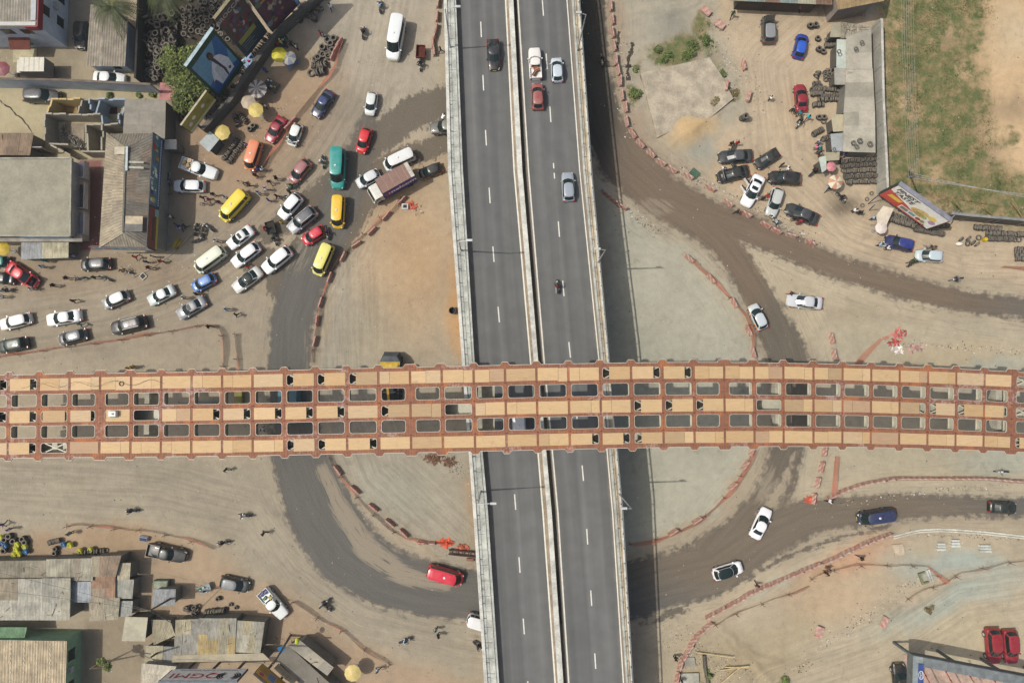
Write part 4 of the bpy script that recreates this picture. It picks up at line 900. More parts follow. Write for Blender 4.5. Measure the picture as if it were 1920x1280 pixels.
# on the overpass
V('sedan','taxi','taxi','black taxi with orange corners driving down the left carriageway',(927,131),(924,73),(36,40,46),z=surf(925,100),fender=(204,92,50),group=G3)
TOW = V('pickup','pickup_truck','pickup','white pickup loaded with brown goods, towing a faded red car',(1002,88),(1005,148),(228,224,216),z=surf(1,110),group=G3)
V('hatch','car','car','silver hatchback passing the white pickup on the right carriageway',(1043,107),(1046,153),(190,200,208),z=surf(1,130),group=G3)
V('hatch','car','car','faded red hatchback being towed on the overpass',(1007,155),(1009,205),(150,66,66),z=surf(1,180),dirty=True,group=G3)
V('wagon','car','car','silver blue estate alone on the right carriageway',(1064,322),(1067,377),(150,158,166),z=surf(1,350),group=G3)
V('van','van','van','white van on the overpass seen through the bays of the steel bridge',(972,765),(974,830),(232,232,230),z=surf(1,800),group=G3)
# right side
V('suv','parked_car','car','grey brown four wheel drive with its bonnet raised near the top right workshop',(1441,28),(1442,80),(104,98,94),roof=(134,136,138),rails=True,hoodopen=True,group=G2)
V('hatch','parked_car','car','bright blue hatchback parked beside the tyre stacks',(1507,63),(1496,108),(20,50,150),roof=(24,86,190),group=G2)
V('sedan','parked_car','car','dark red sedan parked in front of the long tyre row',(1500,157),(1504,209),(140,24,40),group=G2)
V('sedan','parked_car','car','dark grey sedan with open doors, upper left of the parked cluster',(1347,295),(1411,291),(64,68,72),doors=((.55,1,65),(.55,-1,60)),group=G2)
V('sedan','parked_car','car','black sedan slanting up right at the top of the parked cluster',(1418,311),(1460,284),(40,42,44),group=G2)
V('sedan','parked_car','car','black sedan with its bonnet raised at the left of the parked cluster',(1345,333),(1404,319),(34,36,36),hoodopen=True,group=G2)
V('suv','parked_car','car','black four wheel drive right of the parked cluster, nose left',(1442,331),(1502,335),(26,26,28),group=G2)
V('sedan','parked_car','car','white sedan with three doors open in the parked cluster',(1397,386),(1426,329),(236,236,236),sunroof=(-.4,.05),doors=((.55,-1,62),(-.5,-1,62),(.55,1,62)),group=G2)
V('wagon','parked_car','car','silver estate with roof rails beside the white sedan with open doors',(1445,405),(1461,352),(186,190,184),rails=True,group=G2)
V('sedan','parked_car','car','dark grey sedan slanting down right at the lower end of the parked cluster',(1474,388),(1534,413),(62,64,68),group=G2)
V('suv','parked_car','car','dark blue four wheel drive parked below the fast food billboard',(1665,450),(1710,461),(28,44,120),group=G2)
V('hatch','parked_car','car','silver hatchback parked right of the dark blue four wheel drive',(1718,478),(1769,481),(186,200,206),group=G2)
V('sedan','taxi','taxi','silver and white taxi with orange corners, boot to the right, parked on the bare sand',(1475,562),(1543,569),(196,200,204),fender=(220,140,60),group=G4)
V('hatch','taxi','taxi','silver hatchback taxi with orange corners driving up the right hand dirt road',(1411,571),(1432,617),(196,204,208),fender=(224,150,40),group=G4)
V('sedan','car','car','white sedan turning at the junction below the bridge on the right',(1440,953),(1414,1009),(240,240,240),group=G4)
V('hatch','car','car','white hatchback with a black glass roof near the striped barrier line',(1394,1061),(1336,1079),(240,240,240),glassroof=True,group=G4)
V('van','van','van','dark navy van on the lower right dirt road',(1611,974),(1676,963),(36,48,84),group=G4)
V('sedan','car','car','black green car near the right edge on the lower dirt road',(1905,953),(1858,950),(22,36,34),group=G4)
V('suv','parked_car','car','red four wheel drive at the bottom right, left one of the pair',(1867,1245),(1862,1178),(140,24,36),group='red four wheel drives side by side')
V('suv','parked_car','car','red four wheel drive at the bottom right, right one of the pair',(1899,1245),(1894,1181),(140,24,40),group='red four wheel drives side by side')
V('suv','parked_car','car','black four wheel drive at the bottom edge beside the blue sign',(1686,1245),(1692,1307),(24,26,26),group=G2)
# load in the pickups
def crates(owner_pos, lst, lab, cat, grp):
    for (px, py, z, sx, sy, sz, cc_, rz) in lst:
        mb = MB(); mb.box((-sx/2, -sy/2, 0), (sx/2, sy/2, sz), alb(cc_)); mb.bar((-sx/2, 0, sz+.005), (sx/2, 0, sz+.005), .05, .01, alb((200,185,150)))
        o = mb.build('cardboard_box' if cat == 'box' else 'crate', M_plain, None, loc=P(px, py, z)); o.rotation_euler.z = rz; tag(o, lab, cat, grp)
crates(None, [(347,306,1.0,.6,.5,.45,(198,170,128),.3),(357,303,1.0,.6,.5,.4,(208,180,140),.3),(354,312,1.0,.55,.5,.5,(190,160,120),.35),(365,309,1.0,.5,.5,.45,(205,176,134),.25),(363,316,1.0,.6,.5,.4,(196,168,126),.3)], 'cardboard box in the bed of the white pickup beside the shop', 'box', 'cardboard boxes in the pickup bed')
crates(None, [(492,1112,1.0,.7,.5,.35,(90,100,150),.9),(499,1108,1.0,.6,.5,.35,(80,90,140),.9),(508,1118,1.0,.4,.5,.4,(200,190,120),.9),(513,1122,1.0,.3,.5,.35,(190,40,40),.9),(498,1120,1.0,.5,.4,.3,(60,110,90),.9)], 'small coloured crate in the bed of the white pickup at the bottom left', 'crate', 'crates in the bottom left pickup')
crates(None, [(1001,124,surf(1,120)+1.02,.7,.5,.3,(120,72,56),.2),(1006,131,surf(1,120)+1.02,.6,.7,.35,(146,92,70),.5),(1002,139,surf(1,120)+1.02,.6,.4,.3,(110,66,52),1.0)], 'brown sack in the bed of the towing pickup', 'sack', 'brown load in the towing pickup')
# box trucks
def boxtruck(label, f, r, w_, h_, cabc, topc, sidec, text=None, cargo_frac=.74, group=None):
    pf = P(f[0], f[1], 1.2); pr_ = P(r[0], r[1], 1.2); d = pf-pr_; L = d.length; c = (pf+pr_)/2
    o = tag(empty('box_truck', (c.x, c.y, 0), math.atan2(d.y, d.x)), label, 'truck', group)
    x1 = L/2; xb = L/2 - L*(1-cargo_frac)
    mb = MB(); cx_ = lin(cabc)
    prof = [(xb+.12, .5), (x1-.02, .5), (x1, 1.2), (x1-.12, 1.35), (x1-.45, 2.3), (x1-.7, 2.38), (xb+.12, 2.38)]
    y = w_/2*.93
    lo = [(a, -y, z) for a, z in prof]; hi = [(a, y, z) for a, z in prof]
    mb.hexa([Vector(p) for p in hi], [Vector(p) for p in lo], alb(cabc)); mb.build('cab', M_paintw, o)
    mb = MB(); mb.q([(x1-.095, -y*.88, 1.42), (x1-.095, y*.88, 1.42), (x1-.42, y*.86, 2.22), (x1-.42, -y*.86, 2.22)]); mb.build('windscreen', M_glass, o).location = (.03, 0, .02)
    for s_ in (1, -1):
        mb = MB(); mb.box((x1-1.15, s_*y, 1.45), (x1-.5, s_*(y+.012), 2.1)); mb.build('side_window', M_glass, o)
        mb = MB(); mb.box((x1-.35, s_*(y+.02), 1.5), (x1-.27, s_*(y+.25), 1.95), (.03,.03,.03)); mb.build('mirror', M_plain, o)
        mb = MB(); mb.box((x1-.03, s_*(y*.6)-.15, .65), (x1+.03, s_*(y*.6)+.15, .85)); mb.build('headlight', M_lamp, o)
        for xw in (x1-.9, -L/2+1.2):
            mb = MB(); mb.M = Matrix.Translation((xw, s_*(w_/2-.2), .42)) @ Matrix.Rotation(math.pi/2, 4, 'X'); mb.lathe([(.2, -.14), (.42, -.14), (.42, .14), (.2, .14)], 18); mb.build('wheel', M_tyre, o, 40)
    mb = MB(); mb.box((-L/2+.1, -w_/2*.8, .5), (x1-.3, w_/2*.8, .8), (.05, .05, .05)); mb.build('chassis', M_plain, o)
    mb = MB(); mb.box((-L/2, -w_/2, .85), (xb, w_/2, h_), alb(sidec), top=alb(topc)); bx_ = mb.build('cargo_box', M_paintw, o)
    mb = MB()
    for q in range(1, 5):
        x = -L/2 + (xb+L/2)*q/5; mb.box((x-.02, -w_/2+.05, h_), (x+.02, w_/2-.05, h_+.02), alb((196, 170, 150)))
    mb.build('roof_seams', M_plain, o)
    return o, L, xb
def text_obj(s, size, M, colr, parent, name='lettering', bold=0.0, ext=.004, align='CENTER', shear=0, sx=1.0):
    cu = bpy.data.curves.new('t', 'FONT'); cu.body = s; cu.size = size; cu.align_x = align; cu.align_y = 'CENTER'; cu.offset = bold; cu.extrude = ext; cu.shear = shear; cu.resolution_u = 3
    t = bpy.data.objects.new('t', cu); col.objects.link(t); bpy.context.view_layer.update()
    me = bpy.data.meshes.new_from_object(t.evaluated_get(bpy.context.evaluated_depsgraph_get())); bpy.data.objects.remove(t)
    me.materials.clear(); key = 'ink_%d_%d_%d' % tuple(colr); mt = bpy.data.materials.get(key) or msimple(key, alb(colr), .7); me.materials.append(mt)
    for p in me.polygons: p.material_index = 0
    o = bpy.data.objects.new(name, me); col.objects.link(o); o.parent = parent; o.matrix_local = M @ Matrix.Diagonal((sx, 1, 1, 1)); return o
tr, L, xb = boxtruck('box truck with dusty brown roof and purple sides lettered melcom in the jam', (695,370), (775,325), 2.2, 3.45, (226,226,214), (138,104,92), (78,62,150), group=G1)
s_ = 1
xm = (-L/2+xb)/2
Mside = Matrix.Translation((xm-.35, 1.1+.012, 2.2)) @ Matrix.Rotation(math.pi, 4, 'Z') @ Matrix.Rotation(math.pi/2, 4, 'X')
text_obj('melcom', 1.35, Mside, (255,250,255), tr, bold=.035)
Mring = Matrix.Translation((xm+1.85, 1.1+.012, 2.2)) @ Matrix.Rotation(math.pi/2, 4, 'X')
mb = MB(); mb.M = Mring; mb.lathe([(.30, .01), (.44, .01)], 24, alb((205,110,70))); mb.lathe([(.30, -.012), (.44, -.012)][::-1], 24, alb((205,110,70))); mb.build('ring_emblem', M_plain, tr)
mb = MB(); x0 = -L/2; mb.box((x0+.02, -1.08, 3.45), (x0+.55, 1.08, 3.462), alb((205,200,186))); mb.build('rear_roof_panel', M_plain, tr)
tr2, L2, xb2 = boxtruck('white panelled box truck parked in the walled yard at the top left', (36,131), (98,131), 2.0, 2.9, (214,208,192), (222,218,200), (120,116,112), group=G5)
tr2.rotation_euler.z = math.pi
# motorcycles
def make_moto():
    o = empty('motorcycle'); bl = (.04, .04, .04)
    for x in (.68, -.62):
        mb = MB(); mb.M = Matrix.Translation((x, 0, .31)) @ Matrix.Rotation(math.pi/2, 4, 'X'); mb.lathe([(.24, -.04), (.30, -.055), (.31, 0), (.30, .055), (.24, .04)], 18, close=True); wh = mb.build('wheel', M_tyre, o, 40)
        mb = MB(); mb.M = Matrix.Translation((x, 0, .31)) @ Matrix.Rotation(math.pi/2, 4, 'X'); mb.lathe([(.02, -.02), (.24, -.012), (.24, .012), (.02, .02)], 12, (.35,.35,.35)); mb.build('rim', M_steel, wh)
    mb = MB(); mb.ball((.18, 0, .78), .2, 10, 6, (1,1,1), 0, (1.35, .75, .7)); mb.build('tank', M_car, o, 60)
    mb = MB(); mb.hexa([(-.72, -.11, .74), (0, -.10, .74), (0, .10, .74), (-.72, .11, .74)], [(-.70, -.12, .84), (-.02, -.09, .80), (-.02, .09, .80), (-.70, .12, .84)], bl); mb.build('seat', M_plain, o, 40)
    mb = MB(); mb.box((-.2, -.14, .3), (.3, .14, .62), (.2,.2,.2)); mb.tube((-.1, .16, .35), (-.85, .18, .42), .045, c=(.5,.5,.5)); mb.tube((.5, 0, .85), (-.6, 0, .7), .04, c=bl); mb.tube((.5, 0, .8), (.1, 0, .35), .03, c=bl); mb.box((-.95, -.1, .6), (-.6, .1, .68), bl); mb.build('frame', M_plain, o)
    mb = MB(); mb.tube((.68, .09, .31), (.48, .09, .9), .03, c=(.5,.5,.5)); mb.tube((.68, -.09, .31), (.48, -.09, .9), .03, c=(.5,.5,.5)); mb.build('fork', M_plain, o)
    mb = MB(); mb.tube((.46, 0, .95), (.34, .36, 1.02), .02, c=bl); mb.tube((.46, 0, .95), (.34, -.36, 1.02), .02, c=bl); mb.box((.3, .3, 1.08), (.36, .44, 1.16), bl); mb.box((.3, -.44, 1.08), (.36, -.3, 1.16), bl); mb.build('handlebar', M_plain, o)
    mb = MB(); mb.ball((.62, 0, .86), .09); mb.build('headlight', M_lamp, o, 60)
    return o
MOTO = None
def moto(px, py, ang, colr, label, z=0, group='motorcycles among the traffic'):
    global MOTO
    if MOTO is None: MOTO = make_moto(); o = MOTO
    else: o = copy_tree(MOTO)
    p = P(px, py, z+.6); o.location = (p.x, p.y, z); o.rotation_euler = (0, 0, R(ang)); tag(o, label, 'motorcycle', group)
    for ch in o.children:
        if ch.name.startswith('tank'): ch.color = (*alb(colr), 1)
    return o
def cargo_trike(px, py, ang, boxc, label, flat=False):
    o = copy_tree(MOTO); o.name = 'cargo_tricycle'; p = P(px, py, .6); o.location = (p.x, p.y, 0); o.rotation_euler = (0, 0, R(ang)); tag(o, label, 'tricycle', 'cargo tricycles')
    b_ = alb(boxc); mb = MB(); x0, x1, y = -2.5, -.75, .62
    mb.box((x0, -y, .62), (x1, y, .68), tuple(v*.6 for v in b_))
    h = .95 if flat else 1.12
    mb.box((x0, -y, .68), (x1, -y+.05, h), b_); mb.box((x0, y-.05, .68), (x1, y, h), b_); mb.box((x0, -y+.05, .68), (x0+.05, y-.05, h), b_); mb.box((x1-.05, -y+.05, .68), (x1, y-.05, h), b_); mb.build('cargo_tub', M_plain, o)
    for s_ in (1, -1):
        mb = MB(); mb.M = Matrix.Translation((-1.75, s_*.56, .3)) @ Matrix.Rotation(math.pi/2, 4, 'X'); mb.lathe([(.14, -.08), (.3, -.08), (.3, .08), (.14, .08)], 16); mb.build('rear_wheel', M_tyre, o)
    return o
def ang(dx, dy): return math.degrees(math.atan2(-dy, dx))    # picture direction
moto(681, 61, ang(2,-24), (40,60,50), 'motorcycle ridden up the road left of the tall white van')
moto(713, 12, ang(1,-20), (60,20,30), 'motorcycle at the very top of the road')
moto(605, 303, ang(1,20), (20,20,24), 'black motorcycle between the teal bus and the dusty pink taxi')
moto(1045, 537, ang(-1,-20), (20,20,22), 'black motorcycle alone on the right carriageway of the overpass', z=surf(1,537))
moto(1128, 112, ang(4,18), (30,30,50), 'motorcycle in the shade right of the overpass')
moto(613, 437, ang(4,18), (30,30,30), 'motorcycle right of the small crimson hatchback')
moto(547, 349, ang(-16,10), (40,90,70), 'green motorcycle among the pedestrians above the white four wheel drive')
moto(247, 957, ang(-18,0), (30,30,30), 'motorcycle on the empty road below the bridge at left')
moto(459, 966, ang(-18,-2), (60,70,90), 'motorcycle second on the empty road below the bridge')
moto(418, 1017, ang(-18,3), (120,110,90), 'motorcycle beside the end of the orange netting at lower left')
moto(608, 1131, ang(15,-14), (40,60,30), 'motorcycle right of the loaded white pickup at the bottom')
moto(760, 1200, ang(8,-3), (80,70,110), 'motorcycle stopped near the bottom centre')
moto(612, 1137, ang(12,12), (20,20,20), 'second motorcycle standing by the loaded white pickup')
moto(370, 450, ang(20,-8), (30,30,30), 'motorcycle parked alone below the parked row near the yellow minibus')
moto(365, 430, ang(4,-18), (90,80,40), 'yellowish motorcycle in the parked row near the shop corner')
moto(380, 432, ang(4,-18), (20,20,20), 'black motorcycle in the parked row near the shop corner')
moto(391, 426, ang(-14,-12), (150,150,150), 'silver motorcycle in the parked row near the yellow minibus')
moto(235, 510, ang(10,2), (140,120,110), 'motorcycle parked by the kerb right of the dark hatchback')
moto(197, 522, ang(10,4), (50,70,60), 'motorcycle parked by the kerb among the pedestrians')
moto(150, 522, ang(-12,2), (40,40,40), 'motorcycle parked at the roadside near the far left')
moto(12, 544, ang(12,-2), (120,50,50), 'red brown motorcycle at the left edge by the road')
moto(316, 334, ang(2,14), (40,50,60), 'motorcycle parked under the painted shop sign')
moto(1526, 321, ang(10,-10), (150,60,50), 'motorcycle between the black four wheel drive and the pink umbrella')
moto(1794, 523, ang(-16,3), (30,30,34), 'motorcycle near the right edge above the dirt road')
moto(1879, 884, ang(-16,0), (220,220,220), 'white scooter above the striped barrier line at the right edge')
moto(1577, 370, ang(10,12), (40,40,40), 'motorcycle on the oil stained ground by the tyre rows')
moto(1499, 228, ang(-6,14), (150,160,150), 'pale motorcycle below the dark red sedan')
moto(897, 1210, ang(8,6), (150,150,140), 'motorcycle at the foot of the overpass near the bottom')
moto(1711, 491, ang(8,-8), (40,110,60), 'green motorcycle left of the silver hatchback')
moto(1427, 12, ang(14,2), (50,50,50), 'motorcycle under the eaves of the top right workshop')
cargo_trike(788, 120, ang(-1,22), (120,62,50), 'cargo tricycle with an empty rust red tub near the overpass')
cargo_trike(514, 448, ang(6,20), (70,68,62), 'cargo tricycle with an open flatbed carrying a rider in the jam', True)
# ---------------------------------------------------------------- people
def skin_mesh(pose):
    J = {}
    def limb(h, k, a): return h, k, a
    hip = .92; lean = 0
    if pose == 'stand': J = dict(kl=(.02,.10,.48), al=(0,.11,.07), kr=(.03,-.10,.48), ar=(.02,-.12,.07), el=(-.04,.25,1.12), hl=(.04,.27,.88), er=(-.02,-.25,1.12), hr=(.08,-.26,.9))
    if pose == 'walk': J = dict(kl=(.22,.09,.50), al=(.30,.09,.09), kr=(-.06,-.09,.48), ar=(-.36,-.09,.13), el=(-.14,.24,1.14), hl=(-.10,.26,.90), er=(.12,-.24,1.14), hr=(.28,-.22,.98))
    if pose == 'stride': J = dict(kl=(-.08,.09,.48), al=(-.40,.10,.16), kr=(.26,-.09,.52), ar=(.38,-.10,.08), el=(.14,.25,1.15), hl=(.34,.21,1.04), er=(-.16,-.25,1.15), hr=(-.16,-.28,.9))
    if pose == 'carry': J = dict(kl=(.05,.11,.48), al=(0,.12,.07), kr=(.02,-.10,.48), ar=(-.03,-.12,.07), el=(.02,.27,1.16), hl=(.30,.16,1.18), er=(.02,-.27,1.16), hr=(.30,-.16,1.18))
    if pose == 'ride': J = dict(kl=(.36,.26,.74), al=(.18,.24,.36), kr=(.36,-.26,.74), ar=(.18,-.24,.36), el=(.26,.36,1.12), hl=(.50,.36,1.04), er=(.26,-.36,1.12), hr=(.50,-.36,1.04)); 
    if pose == 'bend': J = dict(kl=(.04,.11,.48), al=(0,.12,.07), kr=(.02,-.12,.48), ar=(-.02,-.12,.07), el=(.44,.24,.98), hl=(.52,.18,.72), er=(.46,-.24,.98), hr=(.60,-.14,.76))
    if pose == 'ride': pz = .86; sh = (.10, 0, 1.34); nk = (.15, 0, 1.42); hd = (.20, 0, 1.58)
    elif pose == 'bend': pz = .92; sh = (.40, 0, 1.22); nk = (.48, 0, 1.26); hd = (.60, 0, 1.34)
    else: pz = .92; sh = (.01, 0, 1.40); nk = (.02, 0, 1.49); hd = (.04, 0, 1.66)
    V_ = []; E = []; Rr = []; reg = []
    def add(p, r, par, g):
        V_.append(Vector(p)); Rr.append(r); reg.append(g)
        if par is not None: E.append((par, len(V_)-1))
        return len(V_)-1
    pel = add((0, 0, pz), (.15, .17), None, 'hips')
    mid = add(Vector((0, 0, pz)).lerp(Vector(sh), .5), (.125, .155), pel, 'torso')
    ch = add(Vector((0, 0, pz)).lerp(Vector(sh), .88), (.13, .17), mid, 'torso')
    n_ = add(nk, (.06, .06), ch, 'neck'); h0 = add(Vector(nk).lerp(Vector(hd), .45), (.085, .08), n_, 'head')
    h1 = add(hd, (.10, .085), h0, 'head'); h2 = add(Vector(hd) + (Vector(hd)-Vector(nk))*.42, (.075, .07), h1, 'head')
    add(Vector(hd).lerp(Vector(nk), .15)+Vector((.125, 0, -.01)), (.016, .014), h1, 'head')
    for s_, kn, an, el, ha in ((1, 'kl', 'al', 'el', 'hl'), (-1, 'kr', 'ar', 'er', 'hr')):
        hj = add((0, s_*.10, pz-.07), (.10, .10), pel, 'hips'); k = add(J[kn], (.062, .062), hj, 'thigh'); a = add(J[an], (.04, .04), k, 'shin')
        add(Vector(J[an])+Vector((.15, 0, -.035)), (.035, .045), a, 'foot')
        sj = add(Vector(sh)+Vector((0, s_*.17, -.02)), (.058, .058), ch, 'arm'); e = add(J[el], (.042, .042), sj, 'arm'); w_ = add(Vector(J[ha]), (.028, .028), e, 'forearm')
        d = (Vector(J[ha])-Vector(J[el])).normalized(); side = Vector((0, s_, 0)); side = (side-d*side.dot(d)).normalized(); nn = d.cross(side)
        pm = add(Vector(J[ha])+d*.05, (.032, .022), w_, 'hand')
        for q, L in enumerate((.065, .078, .074, .058)):
            off = side*(-.030+.02*q); f1 = add(Vector(J[ha])+d*.095+off, (.009, .009), pm, 'hand'); add(Vector(J[ha])+d*(.095+L*.55)+off+nn*.008, (.008, .008), f1, 'hand')
        th = add(Vector(J[ha])+d*.05-side*.045+nn*.01, (.010, .010), pm, 'hand'); add(Vector(J[ha])+d*.085-side*.06+nn*.02, (.009, .009), th, 'hand')
    me = bpy.data.meshes.new('sk'); me.from_pydata([tuple(v) for v in V_], E, []); o = bpy.data.objects.new('sk', me); col.objects.link(o)
    md = o.modifiers.new('s', 'SKIN'); sv = me.skin_vertices
    if not sv: 
        me.update()
    if not me.skin_vertices:
        bpy.context.view_layer.objects.active = o; o.select_set(True); bpy.ops.mesh.customdata_skin_add()
    for i, r in enumerate(Rr): me.skin_vertices[0].data[i].radius = r; me.skin_vertices[0].data[i].use_root = (i == 0)
    md2 = o.modifiers.new('u', 'SUBSURF'); md2.levels = 1; md2.render_levels = 1
    bpy.context.view_layer.update(); body = bpy.data.meshes.new_from_object(o.evaluated_get(bpy.context.evaluated_depsgraph_get()))
    bpy.data.objects.remove(o)
    body.name = 'body'; body.materials.clear(); body.materials.append(M_skin); body.polygons.foreach_set('use_smooth', [True]*len(body.polygons))
    seg = [(V_[a], V_[b], reg[b]) for a, b in E]
    def near(p):
        bd, bg_ = 9, ''
        for a, b, g in seg:
            ab = b-a; t = max(0, min(1, (p-a).dot(ab)/max(1e-9, ab.dot(ab)))); dd = (p-a-ab*t).length - (.06 if g in ('torso', 'hips') else 0)
            if dd < bd: bd, bg_ = dd, g
        return bg_
    vr = [near(v.co) for v in body.vertices]
    out = {'body': body}
    nv = [v.normal.copy() for v in body.vertices]
    up = (Vector(hd)-Vector(nk)).normalized()
    for nm, regs, off in (('shirt', ('torso', 'arm', 'hips'), .014), ('trousers', ('hips', 'thigh', 'shin'), .010), ('shoes', ('foot',), .008), ('hair', ('head',), .012)):
        fs = []
        for p in body.polygons:
            if nm == 'hair':
                c = p.center - Vector(hd); ok = all(vr[i] == 'head' for i in p.vertices) and (c.dot(up) > .03 or (c.x < -.02 and c.dot(up) > -.07)) and c.x < .09
            elif nm == 'shirt': ok = all(vr[i] in regs for i in p.vertices) and not (vr[p.vertices[0]] == 'hips' and p.center.z < pz-.03)
            else: ok = all(vr[i] in regs for i in p.vertices) and not (nm == 'trousers' and p.center.z > pz+.06)
            if ok: fs.append(tuple(p.vertices))
        used = sorted({i for f in fs for i in f}); mp = {i: n for n, i in enumerate(used)}
        m2 = bpy.data.meshes.new(nm); m2.from_pydata([tuple(body.vertices[i].co + nv[i]*off) for i in used], [], [tuple(mp[i] for i in f) for f in fs])
        m2.materials.append(M_cloth); m2.polygons.foreach_set('use_smooth', [True]*len(m2.polygons)); out[nm] = m2
    ca = body.color_attributes.new('Col', 'FLOAT_COLOR', 'POINT'); c = alb((92, 62, 46)); ca.data.foreach_set('color', [x for _ in body.vertices for x in (*c, 1)])
    return out
POSE = {}
PCOL = {'white': (228,228,226), 'dark': (36,36,40), 'black': (24,24,26), 'red': (176,34,44), 'maroon': (104,34,44), 'blue': (50,80,150), 'light blue': (150,182,206), 'navy': (30,38,66), 'teal': (30,130,140), 'cyan': (30,170,190), 'tan': (170,146,110), 'brown': (110,80,62), 'grey': (120,122,124), 'yellow': (206,184,60), 'green': (40,90,60), 'orange': (206,100,40), 'lilac': (160,150,190), 'purple': (96,80,130), 'pink': (200,110,150), 'lime yellow': (180,200,50), 'dark green': (36,56,44)}
def person(px, py, ang_, shirt, what, pose='stand', trousers='dark', z=0, hz=.9, sz=1.0, group='people on foot'):
    if pose not in POSE: POSE[pose] = skin_mesh(pose)
    p = P(px, py, z+hz); o = tag(empty('person', (p.x, p.y, z), R(ang_)), ' '.join(('person in %s %s' % (shirt, what)).split()[:16]), 'person', group)
    b = bpy.data.objects.new('body', POSE[pose]['body']); col.objects.link(b); b.parent = o
    for nm, cn in (('shirt', PCOL[shirt]), ('trousers', PCOL[trousers]), ('shoes', (30,30,30)), ('hair', (14,12,12) if shirt != 'lime yellow' else (226,222,210))):
        q = bpy.data.objects.new(nm, POSE[pose][nm]); col.objects.link(q); q.parent = o; q.color = (*alb(cn, 1.15), 1)
    o.scale = (sz, sz, sz); return o
st_ = ['stand', 'walk', 'stride', 'carry']; n_p = 0
